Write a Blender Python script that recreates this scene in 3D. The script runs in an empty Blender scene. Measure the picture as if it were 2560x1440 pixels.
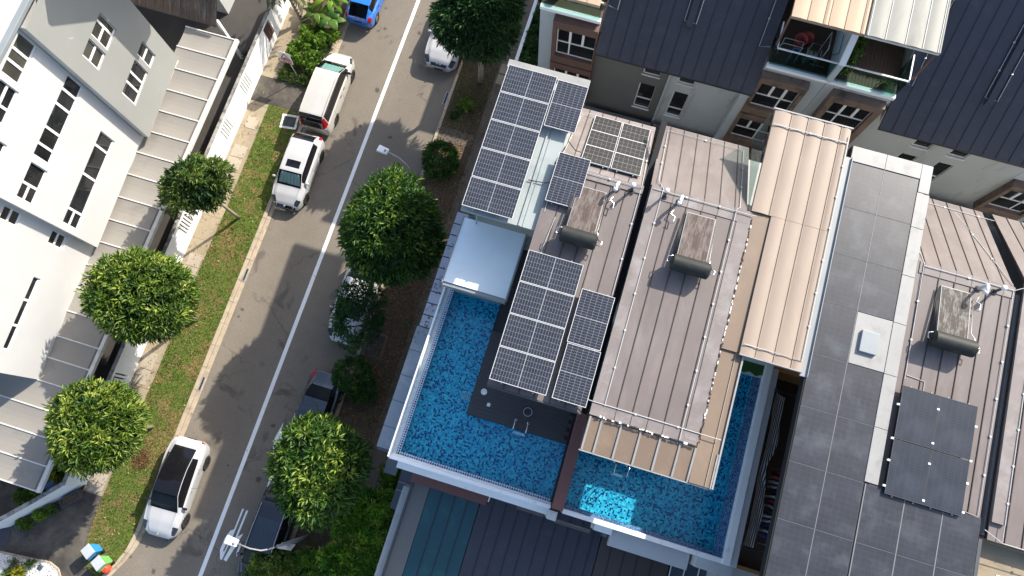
import bpy, math, random
import numpy as np
from mathutils import Vector, Matrix
random.seed(7); RNG = np.random.default_rng(7)
SC = bpy.context.scene
COL = SC.collection

# ------------------------------------------------------------------ camera, sky, sun, exposure
def camera_matrix(yaw, pit, rol):
    def rz(a): return Matrix.Rotation(a, 3, 'Z')
    def rx(a): return Matrix.Rotation(a, 3, 'X')
    return (rz(yaw) @ rx(pit) @ rz(rol)).to_4x4()
cam = bpy.data.cameras.new('camera')
cam.sensor_width = 36.0
cam.lens = 1812.0 / 2560.0 * 36.0
cam.clip_start = 0.1; cam.clip_end = 2000
camo = bpy.data.objects.new('camera', cam); COL.objects.link(camo)
camo.matrix_world = Matrix.Translation((0, 0, 37.0)) @ camera_matrix(0.3343, 0.2402, -0.0412)
SC.camera = camo

SUN_AZ, SUN_EL = math.radians(34.5), math.radians(36.8)
world = bpy.data.worlds.new('World'); SC.world = world; world.use_nodes = True
wn = world.node_tree
sky = wn.nodes.new('ShaderNodeTexSky'); sky.sky_type = 'NISHITA'; sky.sun_disc = False
sky.sun_elevation = SUN_EL; sky.sun_rotation = SUN_AZ
sky.air_density = 1.0; sky.dust_density = 2.0; sky.ozone_density = 1.0
bg = wn.nodes['Background']; bg.inputs[1].default_value = 0.15
wn.links.new(sky.outputs[0], bg.inputs[0])
sl = bpy.data.lights.new('sun', 'SUN'); sl.energy = 4.3; sl.angle = math.radians(0.53); sl.color = (1.0, 0.93, 0.82)
slo = bpy.data.objects.new('sun', sl); COL.objects.link(slo)
sd = Vector((math.sin(SUN_AZ) * math.cos(SUN_EL), math.cos(SUN_AZ) * math.cos(SUN_EL), math.sin(SUN_EL)))
slo.rotation_euler = sd.to_track_quat('Z', 'Y').to_euler(); slo.location = sd * 80
vs = SC.view_settings
SC.display_settings.display_device = 'sRGB'
vs.view_transform = 'Standard'; vs.look = 'None'; vs.exposure = 0.95; vs.gamma = 1.0; vs.use_curve_mapping = False

# ------------------------------------------------------------------ material helpers
MATS = {}
class NT:
    def __init__(s, name):
        s.m = bpy.data.materials.new(name); s.m.use_nodes = True
        s.t = s.m.node_tree; s.b = s.t.nodes['Principled BSDF']; s.out = s.t.nodes['Material Output']
        MATS[name] = s.m
    def n(s, typ, **kw):
        nd = s.t.nodes.new(typ)
        for k, v in kw.items(): setattr(nd, k, v)
        return nd
    def l(s, a, b): s.t.links.new(a, b)
    def coord(s, scale=(1, 1, 1), kind='Object'):
        tc = s.n('ShaderNodeTexCoord'); mp = s.n('ShaderNodeMapping'); mp.inputs['Scale'].default_value = scale
        s.l(tc.outputs[kind], mp.inputs[0]); return mp.outputs[0]
    def noise(s, vec, scale, detail=4, rough=.6, dist=0):
        nd = s.n('ShaderNodeTexNoise'); nd.inputs['Scale'].default_value = scale; nd.inputs['Detail'].default_value = detail
        nd.inputs['Roughness'].default_value = rough; nd.inputs['Distortion'].default_value = dist
        s.l(vec, nd.inputs['Vector']); return nd.outputs['Fac']
    def ramp(s, fac, stops):
        r = s.n('ShaderNodeValToRGB'); e = r.color_ramp.elements
        while len(e) < len(stops): e.new(0.5)
        for el, (p, c) in zip(e, stops):
            el.position = p
            el.color = (c, c, c, 1) if isinstance(c, (int, float)) else (*c, 1)
        s.l(fac, r.inputs[0]); return r.outputs[0]
    def mix(s, fac, a, b, mode='MIX'):
        nd = s.n('ShaderNodeMix', data_type='RGBA', blend_type=mode)
        for i, v in ((0, fac), (6, a), (7, b)):
            if hasattr(v, 'links'): s.l(v, nd.inputs[i])
            elif i == 0: nd.inputs[0].default_value = v
            else: nd.inputs[i].default_value = (*v, 1) if len(v) == 3 else v
        return nd.outputs[2]
    def math(s, op, a, b=None):
        nd = s.n('ShaderNodeMath', operation=op)
        for i, v in ((0, a), (1, b)):
            if v is None: continue
            if hasattr(v, 'links'): s.l(v, nd.inputs[i])
            else: nd.inputs[i].default_value = v
        return nd.outputs[0]
    def bump(s, fac, strength, dist=.01):
        nd = s.n('ShaderNodeBump'); nd.inputs['Strength'].default_value = strength; nd.inputs['Distance'].default_value = dist
        s.l(fac, nd.inputs['Height']); s.l(nd.outputs[0], s.b.inputs['Normal'])
    def col(s, c): s.l(c, s.b.inputs['Base Color'])
    def set(s, **kw):
        for k, v in kw.items():
            s.b.inputs[k.replace('_', ' ')].default_value = v

def mat(name, c, rough=.6, var=.18, scale=1.5, metal=0, spec=.5, bump=0, stain=None, sscale=(1, 1, 1), sfreq=.8, slo=.52, shi=.7, fine=0):
    """painted / rendered / metal surface with soft tone variation and optional dirt"""
    if name in MATS: return MATS[name]
    s = NT(name); v = s.coord()
    a = s.noise(v, scale, 5)
    d = tuple(x * (1 - var) for x in c); u = tuple(min(1, x * (1 + var * .6)) for x in c)
    cc = s.ramp(a, [(.3, d), (.7, u)])
    if fine:
        f = s.noise(v, 60, 3)
        cc = s.mix(fine, cc, s.ramp(f, [(.3, tuple(x * .6 for x in c)), (.7, tuple(min(1, x * 1.25) for x in c))]))
    if stain:
        w = s.coord(sscale); b = s.noise(w, sfreq, 7, .68, .3)
        cc = s.mix(s.ramp(b, [(slo, 0), (shi, .85)]), cc, stain)
    s.col(cc); s.set(Roughness=rough, Metallic=metal, Specular_IOR_Level=spec)
    if bump: s.bump(s.noise(v, 40, 4), bump, .004)
    return s.m

def plain(name, c, rough=.5, metal=0, spec=.5, coat=0):
    if name in MATS: return MATS[name]
    s = NT(name); v = s.coord(); a = s.noise(v, 6, 3)
    s.col(s.ramp(a, [(.3, tuple(x * .93 for x in c)), (.7, c)]))
    s.set(Roughness=rough, Metallic=metal, Specular_IOR_Level=spec, Coat_Weight=coat, Coat_Roughness=.04)
    return s.m

# ------------------------------------------------------------------ mesh helpers
ORIG = {}
class MB:
    def __init__(s): s.v = []; s.f = []; s.m = []; s.uv = {}
    def quad(s, a, b, c, d, m=0, uv=None):
        i = len(s.v); s.v += [tuple(a), tuple(b), tuple(c), tuple(d)]; s.f.append((i, i+1, i+2, i+3)); s.m.append(m)
        if uv: s.uv[len(s.f) - 1] = uv
        return s
    def poly(s, pts, m=0):
        i = len(s.v); s.v += [tuple(p) for p in pts]; s.f.append(tuple(range(i, i + len(pts)))); s.m.append(m); return s
    def hexa(s, p, m=0):
        i = len(s.v); s.v += [tuple(q) for q in p]
        for q in ((3, 2, 1, 0), (4, 5, 6, 7), (0, 1, 5, 4), (1, 2, 6, 5), (2, 3, 7, 6), (3, 0, 4, 7)):
            s.f.append(tuple(i + k for k in q)); s.m.append(m)
        return s
    def box(s, x0, x1, y0, y1, z0, z1, m=0):
        return s.hexa([(x0, y0, z0), (x1, y0, z0), (x1, y1, z0), (x0, y1, z0), (x0, y0, z1), (x1, y0, z1), (x1, y1, z1), (x0, y1, z1)], m)
    def slab(s, x0, x1, y0, z0, y1, z1, t, m=0):
        """sheet between (y0,z0) and (y1,z1), thickness t below"""
        return s.hexa([(x0, y0, z0 - t), (x1, y0, z0 - t), (x1, y1, z1 - t), (x0, y1, z1 - t), (x0, y0, z0), (x1, y0, z0), (x1, y1, z1), (x0, y1, z1)], m)
    def prism(s, pts, z0, z1, m=0, side=None):
        n = len(pts); i = len(s.v)
        if sum(pts[k][0] * pts[(k+1) % n][1] - pts[(k+1) % n][0] * pts[k][1] for k in range(n)) < 0: pts = pts[::-1]
        s.v += [(x, y, z0) for x, y in pts] + [(x, y, z1) for x, y in pts]
        s.f.append(tuple(i + n + k for k in range(n))); s.m.append(m)
        s.f.append(tuple(i + n - 1 - k for k in range(n))); s.m.append(m)
        for k in range(n):
            k2 = (k + 1) % n
            s.f.append((i + k, i + k2, i + n + k2, i + n + k)); s.m.append(m if side is None else side)
        return s
    def tube(s, pts, r, n=8, m=0, cap=True):
        pts = [Vector(p) for p in pts]; rs = r if isinstance(r, (list, tuple)) else [r] * len(pts)
        base = len(s.v); ref = None
        for k, p in enumerate(pts):
            t = (pts[min(k+1, len(pts)-1)] - pts[max(k-1, 0)]).normalized()
            if ref is None: ref = Vector((0, 0, 1)) if abs(t.z) < .9 else Vector((1, 0, 0))
            a = t.cross(ref).normalized(); b = t.cross(a).normalized(); ref = b.cross(t) * -1 if False else ref
            for j in range(n):
                g = 2 * math.pi * j / n
                s.v.append(tuple(p + (a * math.cos(g) + b * math.sin(g)) * rs[k]))
        for k in range(len(pts) - 1):
            for j in range(n):
                j2 = (j + 1) % n
                s.f.append((base + k*n + j, base + (k+1)*n + j, base + (k+1)*n + j2, base + k*n + j2)); s.m.append(m)
        if cap:
            s.f.append(tuple(base + j for j in range(n))); s.m.append(m)
            e = base + (len(pts) - 1) * n
            s.f.append(tuple(e + n - 1 - j for j in range(n))); s.m.append(m)
        return s
    def lathe(s, c, prof, n=16, m=0):
        base = len(s.v)
        for r, z in prof:
            for j in range(n):
                g = 2 * math.pi * j / n; s.v.append((c[0] + r * math.cos(g), c[1] + r * math.sin(g), c[2] + z))
        for k in range(len(prof) - 1):
            for j in range(n):
                j2 = (j + 1) % n
                s.f.append((base + k*n + j, base + k*n + j2, base + (k+1)*n + j2, base + (k+1)*n + j)); s.m.append(m)
        return s
    def mesh(s, name, mats, off=(0, 0, 0), smooth=False):
        me = bpy.data.meshes.new(name)
        me.from_pydata([(x - off[0], y - off[1], z - off[2]) for x, y, z in s.v], [], s.f)
        for m in (mats if isinstance(mats, (list, tuple)) else [mats]): me.materials.append(m)
        me.polygons.foreach_set('material_index', s.m)
        if s.uv:
            ul = me.uv_layers.new(name='UVMap')
            for fi, u in s.uv.items():
                for k, li in enumerate(me.polygons[fi].loop_indices): ul.data[li].uv = u[k]
        if smooth: me.polygons.foreach_set('use_smooth', [True] * len(me.polygons))
        me.update(); return me
    def build(s, name, mats, parent=None, smooth=False, bevel=0, kind=None):
        off = ORIG.get(parent, (0, 0, 0)) if parent else (0, 0, 0)
        o = bpy.data.objects.new(name, s.mesh(name, mats, off, smooth)); COL.objects.link(o)
        if parent: o.parent = parent
        ORIG[o] = off
        if bevel:
            b = o.modifiers.new('bevel', 'BEVEL'); b.width = bevel; b.segments = 2; b.limit_method = 'ANGLE'
        if kind: o['kind'] = kind
        return o

def thing(name, label, cat, loc=(0, 0, 0), group=None):
    o = bpy.data.objects.new(name, None); COL.objects.link(o); o.empty_display_size = .2
    o.location = loc; o['label'] = label; o['category'] = cat
    if group: o['group'] = group
    ORIG[o] = tuple(loc); return o
def tag(o, label, cat, group=None):
    o['label'] = label; o['category'] = cat
    if group: o['group'] = group
    return o
def struct(o): o['kind'] = 'structure'; return o
def dup(root, loc=None, rot=None, label=None, group=None):
    def cp(o, par):
        c = o.copy(); COL.objects.link(c)
        if par: c.parent = par
        for ch in o.children: cp(ch, c)
        return c
    r = cp(root, None)
    if loc is not None: r.location = loc
    if rot is not None: r.rotation_euler = rot
    if label: r['label'] = label
    if group: r['group'] = group
    return r
def piece(name, me, parent, loc=(0, 0, 0), rot=(0, 0, 0)):
    """a light copy sharing mesh data; loc is in world metres"""
    o = bpy.data.objects.new(name, me); COL.objects.link(o); o.parent = parent
    f = ORIG[parent]; o.location = (loc[0] - f[0], loc[1] - f[1], loc[2] - f[2]); o.rotation_euler = rot
    ORIG[o] = f; return o
def tiles(u0, u1, v0, v1, holes):
    us = sorted({u0, u1, *[min(max(h[k], u0), u1) for h in holes for k in (0, 1)]})
    vsx = sorted({v0, v1, *[min(max(h[k], v0), v1) for h in holes for k in (2, 3)]})
    out = []
    for i in range(len(us) - 1):
        run = None
        for j in range(len(vsx) - 1):
            uc, vc = (us[i] + us[i+1]) / 2, (vsx[j] + vsx[j+1]) / 2
            if any(h[0] < uc < h[1] and h[2] < vc < h[3] for h in holes):
                if run: out.append((us[i], us[i+1], *run)); run = None
            else: run = (run[0], vsx[j+1]) if run else (vsx[j], vsx[j+1])
        if run: out.append((us[i], us[i+1], *run))
    return out
class Plane:
    """vertical wall plane through A towards B (plan points); n is the outward normal"""
    def __init__(s, A, B, out):
        s.A = Vector(A); d = Vector(B) - s.A; s.L = d.length; s.u = d / s.L
        n = Vector((-s.u.y, s.u.x)); s.n = n if n.dot(Vector(out)) > 0 else -n
    def p(s, u, z, d=0):
        q = s.A + s.u * u + s.n * d; return (q.x, q.y, z)
    def slabto(s, mb, u0, u1, z0, z1, d0, d1, m=0):
        return mb.hexa([s.p(u0, z0, d0), s.p(u1, z0, d0), s.p(u1, z0, d1), s.p(u0, z0, d1), s.p(u0, z1, d0), s.p(u1, z1, d0), s.p(u1, z1, d1), s.p(u0, z1, d1)], m)
    def wall(s, name, mats, parent, u0, u1, z0, z1, holes, th=.2):
        mb = MB()
        for a, b, c, d in tiles(u0, u1, z0, z1, holes):
            mb.quad(s.p(a, c), s.p(b, c), s.p(b, d), s.p(a, d))
        for a, b, c, d in holes:
            for q in (((a, c), (b, c)), ((b, c), (b, d)), ((b, d), (a, d)), ((a, d), (a, c))):
                mb.quad(s.p(*q[0]), s.p(*q[1]), s.p(*q[1], -th), s.p(*q[0], -th))
        return mb.build(name, mats, parent)
    def window(s, parent, u0, u1, z0, z1, panes, fm, gm, depth=.12, fw=.085, label=None):
        """window part (frame) with each pane as a sub-part"""
        inner = [(a + fw, b - fw * .3, c + fw, d - fw * .3) for a, b, c, d in panes]
        mb = MB()
        for a, b, c, d in tiles(u0 + .005, u1 - .005, z0 + .005, z1 - .005, inner): s.slabto(mb, a, b, c, d, -depth, -depth + .06)
        w = mb.build('window', fm, parent)
        for a, b, c, d in inner:
            g = MB(); s.slabto(g, a - .004, b + .004, c - .004, d + .004, -depth + .01, -depth + .03); g.build('pane', gm, w)
        return w
# ------------------------------------------------------------------ materials
def asphalt():
    s = NT('asphalt'); v = s.coord()
    big = s.noise(v, .22, 5, .6); mid = s.noise(v, 1.3, 6, .65); fine = s.noise(v, 42, 3, .7)
    c = s.ramp(big, [(.3, (.185, .155, .118)), (.7, (.245, .206, .158))])
    c = s.mix(.55, c, s.ramp(mid, [(.25, (.095, .084, .072)), (.75, (.235, .208, .172))]))
    agg = s.noise(v, 11, 5, .75)
    c = s.mix(.42, c, s.ramp(agg, [(.30, (.085, .073, .058)), (.5, (.20, .17, .13)), (.70, (.34, .295, .235))]))
    c = s.mix(.42, c, s.ramp(fine, [(.36, (.07, .062, .054)), (.52, (.18, .158, .13)), (.72, (.34, .30, .25))]))
    st = s.noise(v, .75, 3, .5, .6)
    c = s.mix(s.ramp(st, [(.63, 0), (.71, .6)]), c, (.07, .062, .055))
    vo = s.n('ShaderNodeTexVoronoi'); vo.inputs['Scale'].default_value = .9; vo.inputs['Randomness'].default_value = 1
    s.l(s.coord(), vo.inputs['Vector'])
    wob = s.math('ADD', vo.outputs['Distance'], s.math('MULTIPLY', mid, .5))
    c = s.mix(s.ramp(wob, [(.30, .8), (.36, 0)]), c, (.045, .04, .036))
    vs2 = s.n('ShaderNodeTexVoronoi'); vs2.inputs['Scale'].default_value = 3.0; s.l(s.coord(), vs2.inputs['Vector'])
    w2 = s.math('ADD', vs2.outputs['Distance'], s.math('MULTIPLY', s.noise(v, 9, 3), .35))
    c = s.mix(s.ramp(w2, [(.20, .6), (.25, 0)]), c, (.06, .054, .048))
    vc = s.n('ShaderNodeTexVoronoi', feature='DISTANCE_TO_EDGE'); vc.inputs['Scale'].default_value = .23
    wv = s.n('ShaderNodeVectorMath', operation='ADD'); nz = s.n('ShaderNodeTexNoise'); nz.inputs['Scale'].default_value = 1.6; nz.inputs['Detail'].default_value = 5
    s.l(v, nz.inputs['Vector']); sc_ = s.n('ShaderNodeVectorMath', operation='SCALE'); sc_.inputs[3].default_value = 1.1; s.l(nz.outputs['Color'], sc_.inputs[0])
    s.l(v, wv.inputs[0]); s.l(sc_.outputs[0], wv.inputs[1]); s.l(wv.outputs[0], vc.inputs['Vector'])
    ck = s.math('MULTIPLY', s.ramp(vc.outputs['Distance'], [(.004, 1), (.012, 0)]), s.ramp(s.noise(v, .3, 2), [(.47, 0), (.58, .38)]))
    c = s.mix(ck, c, (.05, .045, .04))
    sp = s.n('ShaderNodeSeparateXYZ'); s.l(v, sp.inputs[0])
    ln = s.math('ABSOLUTE', s.math('SINE', s.math('MULTIPLY', s.math('ADD', sp.outputs[0], 16.2), 1.05)))
    c = s.mix(s.math('MULTIPLY', ln, .22), c, (.10, .088, .072))
    s.col(c); s.set(Roughness=.88, Specular_IOR_Level=.3); s.bump(fine, .25, .006); return s.m
asphalt()
mat('road_paint', (.80, .80, .78), .7, .1, 3, fine=.18, stain=(.42, .40, .37), sfreq=3, slo=.6, shi=.75)
mat('kerb_concrete', (.40, .33, .24), .85, .25, 2, fine=.35, stain=(.14, .11, .08), sfreq=1.6, slo=.52, shi=.72)
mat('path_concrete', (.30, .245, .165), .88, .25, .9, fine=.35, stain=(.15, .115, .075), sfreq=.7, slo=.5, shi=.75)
mat('slab_concrete', (.36, .31, .24), .85, .15, 1.5, fine=.25, stain=(.25, .2, .14), sfreq=1.3, slo=.58)
mat('apron_concrete', (.125, .108, .085), .85, .3, .7, fine=.45, stain=(.022, .020, .019), sfreq=.6, slo=.36, shi=.60)
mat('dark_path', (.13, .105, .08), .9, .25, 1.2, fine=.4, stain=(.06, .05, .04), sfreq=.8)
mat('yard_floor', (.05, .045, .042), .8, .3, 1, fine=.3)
mat('ground_soil', (.10, .08, .055), .95, .3, .5, fine=.4)
def soil():
    s = NT('leafy_soil'); v = s.coord(); f = s.noise(v, 16, 6, .75); b = s.noise(v, .6, 4)
    c = s.ramp(f, [(.3, (.035, .024, .015)), (.5, (.085, .058, .036)), (.7, (.17, .115, .07))])
    c = s.mix(s.ramp(b, [(.52, 0), (.66, .6)]), c, (.06, .075, .025)); s.col(c); s.set(Roughness=.95); s.bump(f, .6, .02); return s.m
soil()
def turf():
    s = NT('turf'); v = s.coord(); f = s.noise(v, 22, 6, .75); b = s.noise(v, .55, 4, .6); b2 = s.noise(v, 2.2, 4, .6)
    c = s.ramp(f, [(.3, (.035, .06, .010)), (.5, (.09, .13, .022)), (.72, (.165, .20, .045))])
    d = s.ramp(f, [(.3, (.10, .07, .026)), (.55, (.215, .155, .065)), (.75, (.36, .28, .14))])
    m = s.math('ADD', s.math('MULTIPLY', b, .62), s.math('MULTIPLY', b2, .38))
    c = s.mix(s.ramp(m, [(.47, 0), (.58, .9)]), c, d); s.col(c); s.set(Roughness=.95, Specular_IOR_Level=.2); s.bump(f, .5, .02); return s.m
turf()
mat('white_wall', (.53, .53, .525), .65, .05, .6, stain=(.40, .395, .375), sscale=(1.4, 1.4, .35), sfreq=.7, slo=.66, shi=.85)
mat('white_wall_worn', (.82, .83, .82), .7, .05, .8, stain=(.40, .40, .37), sscale=(1.6, 1.6, .5), sfreq=1.1, slo=.6, shi=.8)
mat('grey_wall', (.27, .275, .26), .75, .05, .5, stain=(.52, .52, .50), sfreq=1.6, slo=.66, shi=.74)
mat('coping_dirty', (.36, .35, .32), .85, .25, 2, stain=(.05, .05, .045), sfreq=1.4, slo=.42, shi=.6)
mat('white_frame', (.78, .78, .77), .45, .03, 4)
mat('roof_concrete', (.52, .53, .53), .8, .12, .7, fine=.15, stain=(.24, .25, .25), sfreq=.9, slo=.52, shi=.8)
mat('canopy_sheet', (.245, .23, .205), .7, .06, .5, stain=(.13, .115, .1), sscale=(.8, .8, .8), sfreq=.65, slo=.56, shi=.85)
mat('canopy_edge_dirt', (.15, .13, .11), .9, .4, 3, fine=.3)
mat('rib_white', (.58, .57, .55), .6, .12, 3, stain=(.3, .27, .23), sfreq=2.5, slo=.6)
mat('stained_timber', (.075, .055, .042), .8, .4, 1, stain=(.16, .145, .13), sscale=(6, 1, 1), sfreq=.8)
mat('brown_frame', (.13, .072, .055), .6, .12, 1.5)
mat('brown_frame_worn', (.17, .115, .085), .7, .2, 1.5, stain=(.03, .027, .024), sscale=(1, 1, 1), sfreq=1.3, slo=.52, shi=.66)
mat('blue_grey_wall', (.44, .48, .50), .75, .07, .5, stain=(.24, .24, .24), sscale=(1.5, 1.5, .4), sfreq=.9, slo=.56)
mat('olive_grey_wall', (.135, .135, .13), .75, .06, .5)
mat('pale_grey_wall', (.42, .43, .42), .75, .07, .5, stain=(.25, .25, .24), sscale=(1.5, 1.5, .4), sfreq=.8, slo=.56)
mat('algae_concrete', (.20, .185, .15), .9, .3, 1.5, fine=.3, stain=(.035, .034, .028), sfreq=1.3, slo=.42, shi=.62)
mat('slate_metal', (.043, .045, .060), .55, .1, .6, spec=.4, stain=(.058, .061, .075), sfreq=1.5)
mat('slate_seam', (.020, .021, .028), .6, .1, 2)
mat('brown_metal', (.148, .124, .115), .5, .16, .5, spec=.4, stain=(.205, .180, .172), sscale=(1.6, .45, 1), sfreq=.9, slo=.46, shi=.76, fine=.10)
mat('brown_metal_worn', (.185, .16, .15), .55, .15, 1.2, spec=.4, stain=(.27, .25, .24), sfreq=1.1, slo=.48, shi=.7)
mat('brown_seam_shade', (.045, .032, .028), .6, .2, 2)  # darker than the sheets: the seams' thin shadow lines put into the colour
mat('tan_sheet', (.285, .222, .172), .6, .07, .4, stain=(.225, .17, .13), sscale=(2.2, .4, 1), sfreq=.7, slo=.5, shi=.8)
mat('tan_dark_sheet', (.175, .125, .088), .6, .07, .7, stain=(.21, .15, .105), sscale=(1, 1, 1), sfreq=1)
mat('orange_sheet', (.42, .285, .185), .6, .06, .5, stain=(.33, .225, .15), sscale=(2, .5, 1), sfreq=.8)
mat('sage_sheet', (.235, .235, .205), .6, .07, .6, stain=(.16, .165, .145), sscale=(2, .5, 1), sfreq=.8, slo=.5)
mat('tan_seam', (.30, .235, .18), .6, .2, 2)
mat('pale_teal_metal', (.30, .335, .33), .5, .05, .5, stain=(.20, .25, .25), sfreq=.8)
mat('teal_metal', (.006, .058, .078), .5, .10, .5, stain=(.02, .10, .11), sfreq=.8)
mat('terracotta', (.17, .075, .062), .7, .08, .8)
mat('frosted_glass', (.80, .87, .87), .28, .06, .5, spec=.5, stain=(.72, .80, .81), sfreq=.6)
mat('grey_glass', (.20, .235, .27), .25, .10, .6, stain=(.30, .33, .36), sfreq=1.1)
mat('lilac_panel', (.34, .36, .42), .35, .08, .8, stain=(.25, .27, .31), sfreq=1.0)
mat('slate_glass', (.07, .085, .11), .2, .08, .6)
mat('gunmetal', (.06, .065, .07), .5, .1, 2)
mat('tank_rubber', (.018, .021, .019), .6, .2, 2, spec=.3, stain=(.05, .055, .05), sfreq=3, slo=.55, shi=.75)
mat('wood_deck', (.10, .058, .035), .7, .15, 3)
mat('timber_orange', (.42, .22, .08), .6, .15, 2)
mat('deck_tile', (.050, .046, .046), .6, .16, 1.0, fine=.15)
mat('deck_grout', (.028, .026, .026), .8, .1, 2)
mat('zinc_trim', (.265, .265, .255), .5, .07, 1.2, spec=.5, stain=(.185, .185, .178), sfreq=1.5)
mat('zinc_blue', (.24, .265, .275), .45, .07, 1.2)
mat('sealant', (.78, .76, .73), .8, .15, 6)
mat('dirt_black', (.025, .022, .02), .9, .3, 6)
plain('conductor', (.46, .455, .45), .45)
plain('white_paint', (.80, .80, .79), .45)
plain('black_plastic', (.018, .018, .02), .5)
plain('steel', (.55, .56, .57), .25, metal=1)
plain('pvc_white', (.82, .82, .80), .35)
plain('red_plastic', (.42, .05, .025), .45)
plain('blue_plastic', (.03, .27, .60), .45)
plain('green_plastic', (.16, .42, .12), .5)
plain('bin_lid', (.42, .45, .48), .45)
plain('red_bag', (.75, .07, .03), .4)
plain('sign_white', (.80, .79, .78), .4)
plain('sign_red', (.38, .02, .04), .4)
plain('sign_black', (.02, .02, .02), .4)
plain('galv', (.38, .39, .40), .5, metal=.3)
plain('panel_frame', (.55, .555, .56), .4)
plain('tile_base', (.03, .032, .036), .6)
plain('tile_lip', (.17, .175, .18), .5)
plain('galv_flat', (.16, .165, .17), .5)
plain('trunk_bark', (.30, .25, .19), .9)
plain('dark_bark', (.10, .08, .06), .9)
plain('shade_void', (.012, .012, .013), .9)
plain('turf_green', (.03, .10, .02), .9)
def bglass(name='window_glass', c=(.010, .011, .012), rough=.03):
    s = NT(name); v = s.coord(); a = s.noise(v, .7, 2)
    s.col(s.ramp(a, [(.35, c), (.7, tuple(x * 2.6 for x in c))])); s.set(Roughness=rough, Specular_IOR_Level=.5); return s.m
bglass(); bglass('curtain_glass', (.032, .031, .026), .05)
def clear(name, tint, gloss_rough=.02, ior=1.45):
    """thin clear pane: tinted see-through plus surface reflection"""
    s = NT(name); t = s.n('ShaderNodeBsdfTransparent'); t.inputs[0].default_value = (*tint, 1)
    g = s.n('ShaderNodeBsdfGlossy'); g.inputs['Roughness'].default_value = gloss_rough
    lw = s.n('ShaderNodeLayerWeight'); lw.inputs[0].default_value = .5; r0 = ((ior - 1) / (ior + 1)) ** 2
    f = s.math('ADD', s.math('MULTIPLY', s.math('POWER', lw.outputs['Facing'], 5.0), 1 - r0), r0)
    mx = s.n('ShaderNodeMixShader'); s.l(f, mx.inputs[0]); s.l(t.outputs[0], mx.inputs[1]); s.l(g.outputs[0], mx.inputs[2])
    s.l(mx.outputs[0], s.out.inputs[0]); return s
clear('balustrade_glass', (.55, .70, .66)); clear('car_glass', (.30, .34, .35), ior=1.28); clear('windscreen', (.62, .68, .68), ior=1.28); clear('canopy_clear', (.60, .72, .72))
def water():
    s = clear('pool_water', (.70, .92, .98), ior=1.25); v = s.coord()
    n = s.noise(v, 5.0, 3, .6, .4); b = s.n('ShaderNodeBump'); b.inputs['Strength'].default_value = .18; b.inputs['Distance'].default_value = .05
    s.l(n, b.inputs['Height'])
    for nd in s.t.nodes:
        if nd.type in ('BSDF_GLOSSY', 'LAYER_WEIGHT'): s.l(b.outputs[0], nd.inputs['Normal'])
    return s.m
water()
def mosaic(name, stops, grout, size=.055, gw=.10):
    s = NT(name); v = s.coord((1/size, 1/size, 1/size))
    fl = s.n('ShaderNodeVectorMath', operation='FLOOR'); s.l(v, fl.inputs[0])
    w = s.n('ShaderNodeTexWhiteNoise', noise_dimensions='3D'); s.l(fl.outputs[0], w.inputs['Vector'])
    r = s.ramp(w.outputs['Value'], stops)
    for nd in s.t.nodes:
        if nd.type == 'VALTORGB': nd.color_ramp.interpolation = 'CONSTANT'
    fr = s.n('ShaderNodeVectorMath', operation='FRACTION'); s.l(v, fr.inputs[0])
    sx = s.n('ShaderNodeSeparateXYZ'); s.l(fr.outputs[0], sx.inputs[0])
    geo = s.n('ShaderNodeNewGeometry'); ab = s.n('ShaderNodeVectorMath', operation='ABSOLUTE'); s.l(geo.outputs['Normal'], ab.inputs[0])
    sn = s.n('ShaderNodeSeparateXYZ'); s.l(ab.outputs[0], sn.inputs[0])
    g = None
    for ax in range(3):
        e = s.math('LESS_THAN', sx.outputs[ax], gw); e = s.math('MULTIPLY', e, s.math('LESS_THAN', sn.outputs[ax], .7))
        g = e if g is None else s.math('MAXIMUM', g, e)
    s.col(s.mix(g, r, grout)); s.set(Roughness=.2); return s.m
mosaic('pool_mosaic', [(0, (.035, .40, .52)), (.26, (.015, .27, .40)), (.50, (.085, .50, .56)), (.66, (.012, .21, .38)), (.77, (.002, .012, .13)), (.90, (.002, .008, .10))], (.07, .36, .44), .066, .08)
mosaic('rim_mosaic', [(0, (.02, .10, .26)), (.3, (.015, .05, .16)), (.6, (.04, .16, .32)), (.85, (.01, .03, .10))], (.62, .68, .70), .09, .22)
mosaic('pale_mosaic', [(0, (.48, .60, .63)), (.4, (.40, .54, .58)), (.75, (.55, .64, .66))], (.72, .76, .77), .06, .16)
mosaic('navy_mosaic', [(0, (.03, .12, .27)), (.35, (.015, .06, .18)), (.6, (.07, .19, .33)), (.85, (.01, .03, .10))], (.16, .26, .36), .06, .14)
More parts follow.
